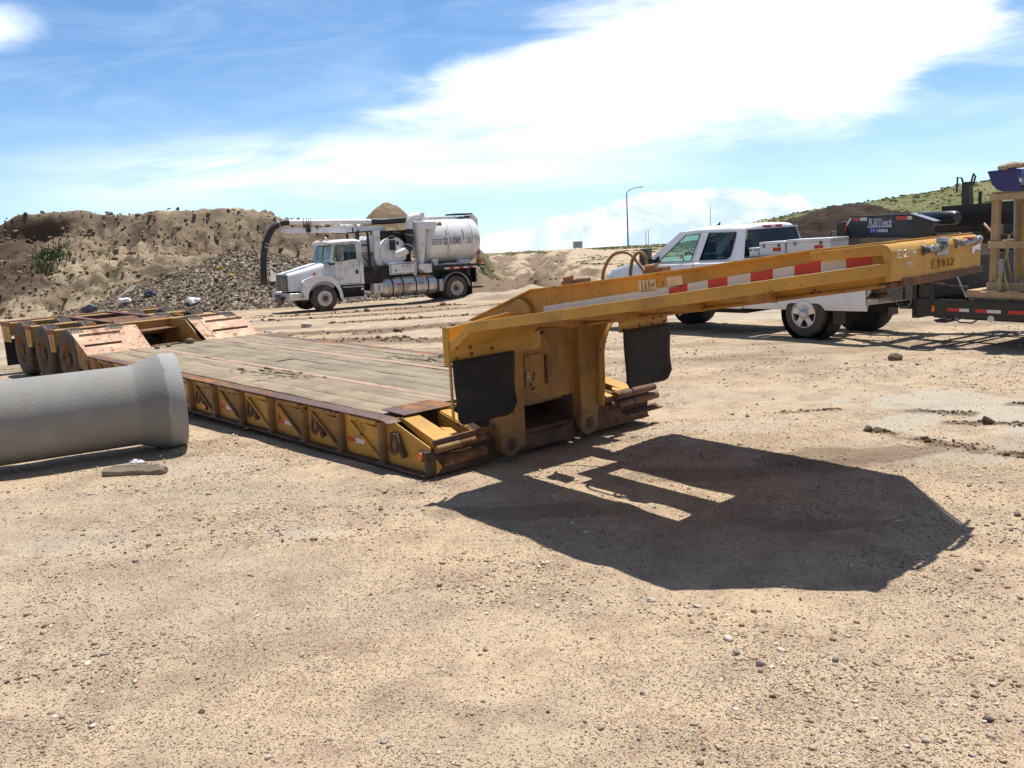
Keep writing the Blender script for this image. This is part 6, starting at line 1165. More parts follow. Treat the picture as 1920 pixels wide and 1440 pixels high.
    for s in (1, -1):
        b = MB(); b.loft([[(-5.318, s * .87, .88), (-5.318, s * .87, 1.33), (-5.318, s * 1.0, 1.33), (-5.318, s * 1.0, .88)], [(-5.20, s * .87, .88), (-5.20, s * .87, 1.33), (-5.16, s * 1.012, 1.32), (-5.18, s * 1.016, .88)]], smooth=False); b.build('tail_lamp', M_REDL, T, .01)
        b = MB(); b.b2((-2.86, s * .86, 1.374), (-5.28, s * .99, 1.392)); b.build('bed_rail_cap', M_BLACKP, bed, .006)
    b = MB(); b.loft([[(-5.33, -1.0, .56), (-5.33, -1.0, .84), (-5.48, -.96, .84), (-5.50, -.96, .60)], [(-5.33, -.42, .56), (-5.33, -.42, .84), (-5.56, -.42, .84), (-5.56, -.42, .58)], [(-5.33, .42, .56), (-5.33, .42, .84), (-5.56, .42, .84), (-5.56, .42, .58)], [(-5.33, 1.0, .56), (-5.33, 1.0, .84), (-5.48, .96, .84), (-5.50, .96, .60)]], smooth=False); bp = b.build('rear_bumper', mat('dusty_bumper_chrome', (.6, .58, .54), .35, metal=.6, dirt=(.45, .40, .3), dirt_amt=.45), T, .02)
    b = MB(); b.b2((-5.56, -.9, .842), (-5.30, .9, .856)); b.b2((-5.566, .30, .60), (-5.56, .36, .84)); b.b2((-5.566, -.36, .60), (-5.56, -.30, .84)); b.bar((-5.3, 0, .46), (-5.62, 0, .46), .08, .08); b.build('bumper_pad', M_BLACKP, bp)
    b = MB(); b.add([(-5.563, .28, .60), (-5.563, -.28, .60), (-5.563, -.28, .80), (-5.563, .28, .80)], [(0, 1, 2, 3)]); b.build('plate_recess', mat('cream_dusty_panel', (.55, .52, .42), .6, dirt=(.3, .25, .18)), bp, fix=False)
    # wheels: five-spoke alloys
    for x in (0, -WB):
        for s in (1, -1):
            c = Vector((x, s * 1.0, .395)); ax = Vector((0, s, 0)); tb = MB(); tb.lathe(c, ax, [(-.26, .235), (-.262, .33), (-.25, .375), (-.21, .395), (-.13, .397), (-.05, .395), (-.01, .375), (0, .33), (0, .235)], 44); ty = tb.build('tyre', M_TYRE, T)
            b = MB(); b.lathe(c, ax, [(.004, .238), (.006, .226), (-.02, .21), (-.06, .205), (-.2, .2)], 40); b.lathe(c, ax, [(-.09, .2), (-.09, .001)], 30, 1)
            for k in range(5):
                a = 2 * PI * k / 5 + .3; ca, sa = math.cos(a), math.sin(a); q = lambda r, w, d: c + Vector((ca * r - sa * w, 0, sa * r + ca * w)) + ax * d
                b.loft([[q(.05, -.05, -.005), q(.05, .05, -.005), q(.05, .05, -.06), q(.05, -.05, -.06)], [q(.13, -.045, -.012), q(.13, .045, -.012), q(.13, .045, -.06), q(.13, -.045, -.06)], [q(.215, -.058, -.004), q(.215, .058, -.004), q(.215, .058, -.06), q(.215, -.058, -.06)]], smooth=False)
            b.lathe(c, ax, [(-.03, .085), (.012, .080), (.02, .06), (.022, .001)], 24)
            for k in range(8): a = 2 * PI * k / 8; b.cyl(c + Vector((.062 * math.cos(a), 0, .062 * math.sin(a))), c + Vector((.062 * math.cos(a), 0, .062 * math.sin(a))) + ax * .026, .009, n=6, mi=1)
            b.build('rim', [M_ALU, M_DEEP], ty)
            b = MB(); b.b2((x - .56, s * .62, .22), (x - .54, s * .95, .58)); b.build('splash_guard', M_BLACKP, T) if x < -1 else None
    return T
pickup()
def toolbox(name, x0, x1, y0, y1, z0, z1, label, red=None):
    M = PK.matrix_world; bpy.context.view_layer.update(); M = PK.matrix_world
    c = M @ Vector(((x0 + x1) / 2, (y0 + y1) / 2, z0)); t = thing(name, label, 'toolbox', c); t.rotation_euler = PK.rotation_euler; L, Wd, H = abs(x1 - x0), abs(y1 - y0), z1 - z0
    b = MB(); b.b2((-L / 2, -Wd / 2, 0), (L / 2, Wd / 2, H * .80)); b.build('box_body', M_ALUW, t, .008); b = MB(); b.b2((-L / 2 - .008, -Wd / 2 - .008, H * .80), (L / 2 + .008, Wd / 2 + .008, H)); b.build('lid', M_ALUW, t, .012)
    b = MB(); b.b2((L * .28, Wd / 2, H * .62), (L * .28 + .05, Wd / 2 + .012, H * .84)); b.b2((-L * .32, Wd / 2, H * .62), (-L * .32 + .05, Wd / 2 + .012, H * .84)); b.build('latch', M_CHROME, t)
    if red: b = MB(); b.add([(red, Wd / 2 + .004, H * .3), (red - .17, Wd / 2 + .004, H * .3), (red - .17, Wd / 2 + .004, H * .58), (red, Wd / 2 + .004, H * .58)], [(0, 1, 2, 3)]); s = b.build('red_badge', M_RED, t, fix=False)
    return t
M_ALUW = mat('bright_aluminium_sheet', (.66, .67, .68), .38, metal=.55, var=.06, dirt=(.45, .38, .3), dirt_amt=.25, dirt_scale=3)
bpy.context.view_layer.update()
toolbox('toolbox', -2.88, -3.08, .30, .85, 1.39, 1.55, 'small square aluminium box just behind the pickup cab')
toolbox('toolbox', -3.12, -3.66, .30, .86, 1.395, 1.64, 'middle aluminium toolbox with an orange smear on its end, on the pickup bed', red=-.02)
toolbox('toolbox', -3.72, -4.58, .36, .87, 1.395, 1.66, 'longest aluminium toolbox on the pickup bed, nearest the black trailer hitch', red=-.12)
def reel():
    c = PK.matrix_world @ Vector((-4.0, -.35, 1.50)); t = thing('fuel_pump', 'silver fuel pump standing in the pickup bed behind the cab', 'pump', c); t.rotation_euler = PK.rotation_euler
    b = MB(); b.lathe((0, 0, .1), (0, 1, 0), [(-.12, .001), (-.12, .10), (.12, .10), (.12, .001)], 20); b.tube([(0, 0, -.55), (0, 0, .02)], .04, 8); b.build('pump_body', M_ALUW, t, .008); b = MB(); b.tube([(0, .1, .2), (.15, .12, .24), (.25, .1, .05), (.2, .1, -.2)], .014, 6); b.build('pump_hose', M_BLACKP, t)
reel()

# ================================================================ black gooseneck flatbed
TA = math.radians(124.0); FT = thing('gooseneck_trailer', 'black gooseneck flatbed trailer hitched to the white pickup and carrying lumber racks', 'trailer', (6.25, 13.9, -.18), TA)
def flatbed():
    T = FT; WT = 2.5
    b = MB()
    for y in (0, -WT + .1): b.b2((-8.2, y - .1, .50), (0, y, .76))
    b.b2((-.10, -WT, .46), (.0, 0, .76)); 
    for k in range(14): b.b2((-.6 - .55 * k, -WT + .1, .60), (-.52 - .55 * k, -.1, .70))
    b.b2((-8.0, -1.75, .38), (.0, -1.65, .60)); b.b2((-8.0, -.85, .38), (.0, -.75, .60)); fr = b.build('frame', M_BLK, T, .006)
    b = MB()
    for k in range(10): b.b2((-8.15, -.12 - .226 * (k + 1) + .01, .762), (-.82, -.12 - .226 * k, .80))
    b.build('deck_boards', wood_mat('grey_flatbed_boards', (.42, .36, .28), (.33, .29, .23), (.10, .08, .06)), T)
    segs = []
    for x0, x1, k in ((-.57, -.76, 'R'), (-.765, -.905, 'W'), (-1.0, -1.17, 'R'), (-1.175, -1.37, 'W'), (-1.47, -1.75, 'R'), (-1.755, -1.9, 'W'), (-2.1, -2.4, 'R'), (-2.4, -2.6, 'W')): segs.append((x0, x1, .615, .615, k))
    tape(fr, segs, .004, .024)
    b = MB(); b.lathe((-.355, .002, .61), (0, 1, 0), [(0, .03), (.02, .028), (.025, .001)], 12); b.b2((-.375, .0, .57), (-.335, .022, .67)); b.build('marker_lamp', M_AMBER, fr, .008)
    b = MB(); b.lathe((-1.23, .002, .505), (0, 1, 0), [(0, .001), (.004, .05), (.004, .001)], 20); o = b.build('oval_plate', M_WHT, fr); 
    # risers at the deck's front corners, with the panel between them
    b = MB()
    for y in (-.10, -WT): b = MB(); b.b2((-.07, y, .58), (.0, y + .10, 2.02)); b.b2((-.36, y, .58), (-.29, y + .10, 1.75)); b.build('riser_posts', M_BLK, T, .006)
    b = MB(); b.b2((-.30, -.09, .60), (-.06, -.06, 1.62)); b.b2((-.30, -WT + .06, .60), (-.06, -WT + .09, 1.62)); b.b2((-.34, -WT + .1, .78), (-.31, -.1, 1.35)); b.build('riser_panels', mat('dusty_black_panel', (.035, .032, .030), .6, dirt=(.10, .08, .06), dirt_amt=.5), T, .004)
    b = MB(); b.lathe((-.16, -.02, 1.0), (0, 1, 0), [(0, .05), (.012, .048), (.012, .001)], 16); b.bar((-.17, .0, 1.02), (-.85, -.05, .95), .035, .03); b.build('jack_gear', M_DARKRUST, T)
    b = MB(); b.b2((-.15, -.055, 1.10), (-.11, -.05, 1.17)); b.b2((-.02, .002, 1.60), (-.14, .006, 1.72)); b.build('warning_label', M_WHT, T)
    b = MB(); b.tube([(-.5, -.08, 1.15), (-.62, -.06, 1.13), (-.68, -.05, 1.05), (-.69, -.05, .98)], .022, 8); b.tube([(-.64, -.02, 1.22), (-.85, -.02, .80)], .012, 6, 1); b.build('jack_handle', [M_BLACKP, M_GALV], T)
    b = MB(); b.cyl((-.20, -.6, .44), (-.20, -.6, 1.0), .05, n=12); b.b2((-.32, -.72, .42), (-.08, -.48, .45)); b.build('landing_leg', M_BLK, T)
    b = MB(); b.tube([(-.55, -.1, .50), (-.72, -.1, .42), (-.9, -.1, .42), (-1.02, -.1, .50)], .012, 6); b.prism([(-.30, -.08, .44), (-.66, -.08, .46), (-.5, -.08, .40), (-.36, -.08, .40)], (0, -.3, 0)); b.build('dangling_cable', M_BLACKP, T)
    # neck: two side plates converging on the coupler
    b = MB()
    for (p0, p1, s) in (((.02, -.05), (1.95, -.95), 1), ((.02, -WT + .05), (1.95, -1.25), -1)):
        dx = Vector((p1[0] - p0[0], p1[1] - p0[1], 0)); L = dx.length; d = dx / L; n = Vector((-d.y, d.x, 0))
        def q(t, z, o=0): return Vector((p0[0], p0[1], 0)) + d * (L * t) + Vector((0, 0, z)) + n * o
        b.prism([q(0, 1.70), q(.80, 1.70), q(.97, 1.62), q(1.0, 1.72), q(.84, 2.035), q(0, 2.035)], n * -.03)
        b.prism([q(0, 2.035, .05), q(.84, 2.035, .05), q(.84, 2.035, -.09), q(0, 2.035, -.09)], (0, 0, .014)); b.prism([q(0, 1.70, .05), q(.80, 1.70, .05), q(.80, 1.70, -.09), q(0, 1.70, -.09)], (0, 0, -.014))
    b.b2((1.80, -1.30, 1.55), (2.02, -.90, 1.95)); nk = b.build('neck', M_BLK, T, .004)
    b = MB(); b.b2((1.86, -1.18, 1.05), (1.98, -1.02, 1.6)); b.build('coupler', M_BLK, T, .01)
    b = MB(); b.prism([(.02, .02, 2.03), (-.32, .02, 1.90), (-.32, .02, 1.55), (.02, .02, 1.55)], (0, -.04, 0)); b.prism([(.05, .03, 2.05), (-.34, .03, 1.92), (-.34, -.14, 1.92), (.05, -.14, 2.05)], (0, 0, .012), 1); b.build('neck_gusset', [M_BLK, mat('sky_grey_plate', (.20, .22, .27), .45)], T)
    b = MB(); b.b2((-.10, -WT + .02, 1.72), (.9, -WT + .06, 2.14)) if False else None
    b.prism([(.75, -2.02, 1.80), (-.45, -2.30, 1.80), (-1.1, -2.45, 1.80), (-1.1, -2.45, 2.17), (-.45, -2.30, 2.17), (.75, -2.02, 2.13)], (.02, -.06, 0)); b.build('far_toolbox', M_BLK, T)
    b = MB(); b.lathe((.62, -1.25, 1.95), (1, -.25, 0), [(-.72, .001), (-.72, .08), (-.68, .11), (.0, .112), (.05, .08), (.05, .001)], 28); b.build('air_tank', M_BLK, T)
    p0 = Vector((.02, -.05, 0)); d = Vector((1.93, -.90, 0)).normalized(); n = Vector((-d.y, d.x, 0)) * .006
    def on(t, z): return p0 + d * t + n + Vector((0, 0, z))
    b = MB()
    for t0, t1, z0, z1, k in ((.06, .18, 1.965, 2.02, 1), (.18, .48, 1.965, 2.02, 0), (1.32, 1.52, 1.965, 2.02, 1), (1.52, 1.74, 1.965, 2.02, 0)): b.add([on(t0, z0), on(t1, z0), on(t1, z1), on(t0, z1)], [(0, 1, 2, 3)], k)
    b.add([on(1.92, 1.90), on(1.99, 1.90), on(1.87, 2.01), on(1.80, 2.01)], [(0, 1, 2, 3)], 1); b.add([on(1.99, 1.78), on(2.08, 1.78), on(1.99, 1.90), on(1.92, 1.90)], [(0, 1, 2, 3)], 0); b.build('reflective_tape', [M_RED, M_WHT], nk, fix=False)
    M_VIO = mat('violet_lettering', (.20, .19, .62), .5); M_PALE = mat('pale_lettering', (.60, .60, .66), .5)
    def tx(name, s, size, m, t, z, **k): return text(name, s, size, m, nk, on(t, z) + n * k.pop('off', .3), -d, (0, 0, 1), **k)
    tx('neck_lettering_outline', 'FLEET', .155, M_PALE, 1.075, 1.925, ext=.001, xs=.95, shear=.12, outline=.006, off=.3); tx('neck_lettering', 'FLEET', .155, M_VIO, 1.075, 1.925, ext=.002, xs=.95, shear=.12, off=.6); tx('neck_lettering', 'neck', .16, M_VIO, .745, 1.925, ext=.002, xs=.95, shear=.35, off=.6); tx('neck_lettering_outline', 'neck', .16, M_PALE, .745, 1.925, xs=.95, shear=.35, outline=.005, off=.3); tx('neck_lettering', 'by Pratt', .05, M_PALE, .88, 1.795, ext=.001) if False else None
    b = MB(); b.add([on(.58, 1.853) + n, on(1.30, 1.853) + n, on(1.30, 1.868) + n, on(.58, 1.868) + n], [(0, 1, 2, 3)], 1)
    for t in (1.17, 1.09): b.add([on(t + .038 * math.cos(a), 1.805 + .042 * math.sin(a)) + n for a in [2 * PI * k / 18 for k in range(18)]], [tuple(range(18))], 0); b.add([on(t + .012 * math.cos(a), 1.805 + .014 * math.sin(a)) + n * 2 for a in [2 * PI * k / 12 for k in range(12)]], [tuple(range(12))], 1)
    for t0, t1 in ((1.02, .99), (.96, .91), (.90, .84), (.83, .76), (.74, .69)): b.add([on(t0, 1.775) + n, on(t1, 1.775) + n, on(t1, 1.825) + n, on(t0, 1.825) + n], [(0, 1, 2, 3)], 1)
    b.build('neck_emblem', [M_VIO, M_PALE], nk, fix=False)
    # axles far back, outside the frame
    for x in (-6.0, -7.0):
        for y, s in ((-.02, 1), (-WT + .02, -1)): wheel(T, (x, y - s * .12, .40), (0, s, 0), .40, .25, .21, M_TYRE, M_WRIM, M_WRIM, .06, 28, treads=False)
flatbed()

# ---------------------------------------------------------------- what stands on the flatbed
def onflat(x, y, z): 
    c, s = math.cos(TA), math.sin(TA); return Vector((6.25 + x * c - y * s, 13.9 + x * s + y * c, -.18 + z))
def rack():
    t = thing('tool_rack', 'raw lumber rack full of upright long handled tools at the right edge', 'rack', onflat(-1.0, -.3, .80), TA)
    X0, X1, Y0, Y1 = 0.0, -1.25, 0.0, -.8
    for x in (-.06, -1.15):
        for y in (-.06, Y1 + .04): b = MB(); b.b2((x - .05, y - .045, .10), (x + .05, y + .045, 1.40)); b.build('post', M_NEWWOOD, t, .004)
    for y in (.012, Y1 - .012):
        for z0, z1 in ((.10, .21), (.70, .80), (1.385, 1.475)): b = MB(); b.b2((X1, y - .02, z0), (.0, y + .02, z1)); b.build('rail', M_NEWWOODX, t, .004)
    for x in (.0, X1):
        for z0, z1 in ((.70, .80), (1.385, 1.475)): b = MB(); b.b2((x - .02, Y1, z0), (x + .02, .0, z1)); b.build('rail', M_NEWWOODX, t, .004)
    b = MB()
    for k in range(5): b.b2((X1, -.02 - .16 * k - .13, 1.477), (.0, -.02 - .16 * k, 1.50))
    b.build('top_shelf', M_NEWWOODX, t, .003)
    return t
rack()
def pallet():
    t = thing('pallet', 'weathered wooden pallet beneath the tool rack', 'pallet', onflat(-.80, -.12, .80), TA)
    for y in (-.0, -.5, -.95): b = MB(); b.b2((-1.6, y - .05, 0), (0, y + .04, .085)); b.build('stringer', M_NEWWOODX, t, .004)
    for k in range(6): b = MB(); b.b2((-.02 - .28 * k - .18, -1.0, .087), (-.02 - .28 * k, .05, .108)); b.build('slat', M_NEWWOODX, t, .003)
pallet()
def tools():
    R = random.Random(9); spec = [('wood', .02, 'M_NEWWOOD')] 
    kinds = [('steel_pipe', 'dark grey pipe standing upright in the tool rack', 'tool', M_GALV, .018, (-.22, -.25), (-.24, -.3), 1.55), ('fibreglass_tool', 'yellow tool handle leaning towards the post of the rack', 'tool', mat('yellow_fibreglass', (.60, .38, .03), .4), .017, (-.42, -.2), (-.26, -.35), 1.6), ('fibreglass_tool', 'second yellow tool handle leaning at the outer edge of the rack', 'tool', bpy.data.materials['yellow_fibreglass'], .017, (-.62, -.18), (-.46, -.22), 1.45), ('wooden_tool', 'thick bare wooden handle upright in the middle of the rack', 'tool', M_NEWWOOD, .032, (-.34, -.3), (-.36, -.28), 1.6), ('wooden_tool', 'slanting wooden handle crossing behind the thick one in the rack', 'tool', M_NEWWOOD, .026, (-.36, -.4), (-.52, -.42), 1.5), ('wooden_tool', 'thin wooden handle at the right end of the tool rack', 'tool', M_NEWWOOD, .02, (-.46, -.5), (-.60, -.3), 1.55)]
    for i, (n, lab, cat, m, r, top, bot, L) in enumerate(kinds):
        t = thing(n, lab, cat, onflat(-1.0 + bot[0], -.3 + bot[1], .91), TA); dx, dy = top[0] - bot[0], top[1] - bot[1]
        b = MB(); b.tube([(0, 0, 0.02), (dx * .5, dy * .5, L * .42), (dx, dy, L * .83)], r, 8); b.build('handle', m, t)
        b = MB(); b.lathe((0, 0, .0), (0, 0, 1), [(0, .001), (0, r * 1.5), (.12, r * 1.4), (.13, r)], 10); b.build('ferrule', M_GALV, t)
    t = thing('shovel', 'shovel blade with a pale worn edge jutting behind the rack post', 'shovel', onflat(-1.25, -.55, .92), TA)
    b = MB(); b.tube([(0, 0, 0), (.12, .08, .66)], .018, 8); b.build('handle', M_NEWWOOD, t)
    b = MB(); P_ = [[(.12 + .30 * u, .08 + .11 * (v - .5) * (1 - .5 * u), .62 + .30 * u + .03 * (1 - (2 * v - 1) ** 2)) for v in [k / 6 for k in range(7)]] for u in [k / 6 for k in range(7)]]; b.grid(P_); b.build('blade', mat('worn_shovel_steel', (.45, .30, .24), .5, metal=.3, dirt=(.3, .16, .12)), t, solid=.006)
tools()
def strap():
    t = thing('ratchet_strap', 'yellow green ratchet strap hanging in loops from the tool rack rail', 'strap', onflat(-1.28, -.24, 1.60), TA); m = mat('strap_webbing', (.42, .42, .12), .8, dirt=(.30, .27, .15))
    def ribbon(pts, w=.045):
        b = MB(); P_ = [Vector(p) for p in pts]; out = []
        for i in range(len(P_) - 1):
            p0 = P_[max(i - 1, 0)]; p1 = P_[i]; p2 = P_[i + 1]; p3 = P_[min(i + 2, len(P_) - 1)]
            for k in range(8): s = k / 8; out.append(.5 * ((2 * p1) + (p2 - p0) * s + (2 * p0 - 5 * p1 + 4 * p2 - p3) * s * s + (3 * p1 - p0 - 3 * p2 + p3) * s ** 3))
        out.append(P_[-1]); b.grid([[p + Vector((-w / 2, .01, 0)), p + Vector((w / 2, -.012, 0))] for p in out]); return b
    for pts in ([(-.06, .05, .1), (-.05, .06, -.15), (-.0, .08, -.35), (.06, .10, -.60), (.13, .10, -.80), (.10, .11, -.93), (.03, .12, -.90), (.02, .12, -.70), (.02, .11, -.5)], [(.02, .10, -.33), (.0, .11, -.55), (.03, .12, -.80), (-.03, .13, -.90), (-.11, .13, -.85), (-.12, .12, -.70), (-.06, .11, -.52), (-.03, .1, -.38)]): ribbon(pts).build('webbing', m, t, solid=.004)
    b = MB(); b.b2((-.03, .09, -.46), (.03, .13, -.24)); b.cyl((-.045, .12, -.30), (.045, .12, -.30), .022, n=10); b.bar((0, .13, -.28), (-.02, .15, -.45), .05, .012); b.build('ratchet', M_GALV, t, .004)
strap()
def tub():
    m = mat('blue_plastic', (.035, .03, .17), .35, var=.15, dirt=(.12, .10, .18), dirt_amt=.35, dirt_scale=4)
    t = thing('plastic_tub', 'dark blue ribbed plastic tub on the top shelf of the tool rack', 'tub', onflat(-1.0, -.32, 2.305), TA)
    prof = [(.05, .28), (.02, .20), (-.02, .10), (-.09, .03), (-.18, .0), (-.42, .0), (-.42, .10), (-.37, .14), (-.35, .30)]
    b = MB(); secs = []
    for k in range(15):
        y = .02 - .045 * k; q = .006 if k % 2 else 0; secs.append([(x + q * (1 if x < -.2 else -1), y, z + (q if z < .05 else 0)) for x, z in prof])
    n = len(prof); V = [p for s in secs for p in s]; b.add(V, [(i * n + k, i * n + k + 1, (i + 1) * n + k + 1, (i + 1) * n + k) for i in range(14) for k in range(n - 1)], 0, True)
    b.add(secs[0], [tuple(range(n))]); b.add(secs[-1], [tuple(range(n))[::-1]]); b.build('tub_body', m, t, solid=.006)
    b = MB(); b.tube([(.05, .03, .283), (-.35, .03, .303)], .014, 8); b.build('rim', m, t); b = MB(); b.add([(-.40, .036, .12), (-.44, .036, .10), (-.44, .036, .16), (-.40, .036, .18)], [(0, 1, 2, 3)]); b.build('tub_label', M_WHT, t, fix=False)
    o = thing('rag', 'dirty tan work glove bundle lying on top of the blue tub', 'glove', onflat(-1.07, -.36, 2.60), TA); bm = bmesh.new(); bmesh.ops.create_icosphere(bm, subdivisions=4, radius=1)
    for v in bm.verts: c = v.co.copy(); n_ = 1 + .22 * float(fbm(c.x * 1.6 + 3, c.y * 1.6 + c.z, 3)); v.co = Vector(((c.x * .17 + (.06 if c.x < -.6 else 0) * -1) * n_ - .15, c.y * .11 * n_, (c.z * .055 + (.02 if c.x < 0 else 0)) * n_ + .04))
    me = bpy.data.meshes.new('bundle'); bm.to_mesh(me); bm.free(); me.polygons.foreach_set('use_smooth', [True] * len(me.polygons)); me.materials.append(mat('dirty_canvas', (.38, .31, .22), .95, var=.25, vscale_=14, bump=.006, bscale=30)); ob = bpy.data.objects.new('bundle', me); COL.objects.link(ob); ob.parent = o; o.name = 'work_gloves'
    for lab, col, x, y, z, r in (('grey hard hat on the rack shelf beside the blue tub', (.33, .31, .28), -1.49, -.34, 2.38, .085), ('red hard hat at the far right top of the tool rack', (.45, .02, .03), -1.52, -.42, 2.58, .085)):
        h = thing('hard_hat', lab, 'hard hat', onflat(x, y, z), TA); b = MB(); b.lathe((0, 0, 0), (0, 0, 1), [(0, r * 1.25), (.006, r * 1.27), (.012, r), (.05, r * .96), (.09, r * .75), (.115, r * .4), (.122, .001)], 28); b.build('shell', mat('hat_plastic', col, .35), h)
        if z > 2.5: b = MB(); b.b2((-.06, -.06, -.27), (.06, .06, -.002)); b.build('head_block', M_NEWWOOD, h, .01); h['label'] = lab
tub()

# ================================================================ excavator behind the trailer
def excavator():
    t = thing('excavator', 'orange excavator with raised black arm parked behind the black trailer', 'excavator', (16.25, 28.5, gz(16.25, 28.5) - .40), math.radians(205))
    mo = mat('orange_machine_paint', (.62, .20, .02), .45, dirt=(.3, .2, .12)); md = mat('grey_machine_steel', (.055, .055, .058), .5, dirt=(.12, .10, .08))
    for y in (-1.0, 1.0):
        b = MB(); P_ = [(-1.5, 0.32), (-1.62, .45), (-1.5, .72), (1.5, .72), (1.62, .45), (1.5, .12), (1.3, .02), (-1.3, .02), (-1.5, .12)]; b.prism([(x, y - .25, z) for x, z in P_], (0, .5, 0)); b.build('track', M_DEEP, t, .03)
    b = MB(); b.b2((-1.7, -1.15, .85), (.9, 1.15, 2.72)); b.b2((-1.75, -1.1, 1.0), (-1.6, 1.1, 2.6)); hb = b.build('house', md, t, .08, 3); b = MB(); b.b2((-1.72, -1.17, 2.70), (.92, 1.17, 2.94)); b.build('house_cap', mo, t, .04, 2); b = MB(); b.cyl((0, 0, .55), (0, 0, .9), .6, n=24); b.b2((-1.0, -.8, .35), (1.0, .8, .65)); b.build('turntable', md, t)
    b = MB(); b.b2((-.3, .25, 1.75), (.95, 1.12, 2.05)); b.build('cab_front', mo, t, .05); b = MB(); b.b2((.955, .35, 1.5), (.97, .9, 1.72)); b.lathe((.92, .5, 2.6), (1, 0, 0), [(0, .06), (.02, .05), (.03, .001)], 12); b.lathe((.92, .75, 2.6), (1, 0, 0), [(0, .06), (.02, .05), (.03, .001)], 12); b.build('work_lamps', M_LENS, t)
    b = MB(); b.loft([[(x, -.18, z - w), (x, .18, z - w), (x, .18, z + w), (x, -.18, z + w)] for x, z, w in ((.7, 1.55, .22), (1.4, 2.1, .24), (2.1, 2.35, .2), (2.6, 2.3, .15))], smooth=False); b.build('boom', md, t, .03)
    b = MB(); b.loft([[(2.35 + k * .12, -.15 + .02 * k, z), (2.35 + k * .12, .15 - .02 * k, z), (2.62 + k * .06, .15 - .02 * k, z), (2.62 + k * .06, -.15 + .02 * k, z)] for k, z in ((0, 2.0), (.5, 2.6), (1, 3.1), (1.3, 3.6))], smooth=False); ar = b.build('arm', md, t, .02)
    b = MB(); b.tube([(2.5, .12, 3.5), (2.46, .16, 3.75), (2.6, .2, 3.82), (2.7, .18, 3.5)], .028, 8); b.tube([(2.55, -.12, 3.4), (2.6, -.2, 3.72), (2.75, -.22, 3.75), (2.8, -.2, 3.3)], .028, 8); b.tube([(2.3, .22, 2.6), (2.34, .24, 3.3)], .05, 8); b.tube([(2.3, -.2, 2.3), (2.36, -.2, 3.2)], .06, 8); b.build('hydraulic_hoses', M_BLACKP, ar)
excavator()

# ================================================================ concrete pipe, wood chunk, paper
def cpipe():
    p0 = Vector((-4.87, 8.20, 0)); p1 = Vector((-3.50, 8.74, 0)); d = (p1 - p0).normalized(); yaw = math.atan2(d.y, d.x); r = .395; rb = .48
    t = thing('concrete_pipe', 'grey concrete sewer pipe with a flared bell end lying beside the lowboy trailer', 'pipe', (-3.36, 8.99, 0), yaw)
    L = 3.2; z = rb - .02; prof = [(-L, .31), (-L, r), (-.46, r), (-.42, r + .004), (-.26, rb - .03), (-.20, rb - .008), (-.12, rb), (-.02, rb - .004), (0, rb - .02), (0, rb - .075), (-.14, rb - .085), (-.16, .315), (-L, .31)]
    m = mat('cast_concrete', (.25, .245, .228), .9, var=.12, vscale_=1.6, bump=.004, bscale=28, dirt=(.24, .225, .205), dirt_amt=.45, dirt_scale=3)
    nt = m.node_tree; bs = nt.nodes['Principled BSDF']; src = bs.inputs['Base Color'].links[0].from_socket; tc = nt.nodes.new('ShaderNodeTexCoord'); vz = noise(nt, tc.outputs['Object'], 22, 5, .7); c = cmix(nt, vz.sstep(.66, .74) * .6, src, (.13, .12, .11)); sp = nt.nodes.new('ShaderNodeSeparateXYZ'); nt.links.new(tc.outputs['Object'], sp.inputs[0]); xx = X(nt, sp.outputs[0]); bellm = (xx + (noise(nt, tc.outputs['Object'], 5, 4) - .5) * .05).sstep(-.43, -.40) * (1.0 - (xx + (noise(nt, tc.outputs['Object'], 7, 5) - .5) * .10).sstep(-.17, -.15)); c = cmix(nt, bellm * .55, c, (.185, .18, .172)); rim = (xx + (noise(nt, tc.outputs['Object'], 7, 5) - .5) * .10).sstep(-.17, -.15); c = cmix(nt, rim * .6, c, (.36, .36, .355)); nt.links.new(c, bs.inputs['Base Color'])
    b = MB(); b.lathe((0, 0, z), (1, 0, 0), prof, 72); o = b.build('pipe_shell', m, t); t.rotation_euler = (0, math.radians(-.4), yaw + math.radians(6))
    return t
cpipe()
def chunk():
    t = thing('wood_chunk', 'split grey wood chunk lying on the sand in front of the concrete pipe', 'wood', (-3.41, 7.84, gz(-3.41, 7.84)), math.radians(-6)); m = wood_mat('old_split_wood', (.30, .24, .17), (.22, .18, .135), (.10, .075, .05), (1.5, 12, 12))
    b = MB(); R = random.Random(4); secs = []
    for k in range(5):
        q = R.uniform(-.03, .05); b.prism([(-.24 + .08 * k + R.uniform(-.03, .03), q - .02, .05), (-.02 + .07 * k, q - .015, .055), (-.05 + .07 * k, q + .012, .084 + .01 * R.random()), (-.2 + .08 * k, q + .006, .078)], (0, .02, 0))
    for i, (x, h, w) in enumerate(((-.29, .045, .05), (-.27, .062, .065), (-.1, .07, .07), (.0, .066, .065), (.02, .058, .06), (.15, .064, .062), (.27, .072, .06), (.29, .06, .045))): secs.append([(x, -w, .005), (x, -w * .9, h * .6 + R.uniform(-.01, .01)), (x, -w * .3, h + R.uniform(-.006, .006)), (x, w * .4, h * .95), (x, w, h * .5), (x, w * .9, .005)])
    b.loft(secs, smooth=False); b.build('wood_block', m, t, .004)
chunk()
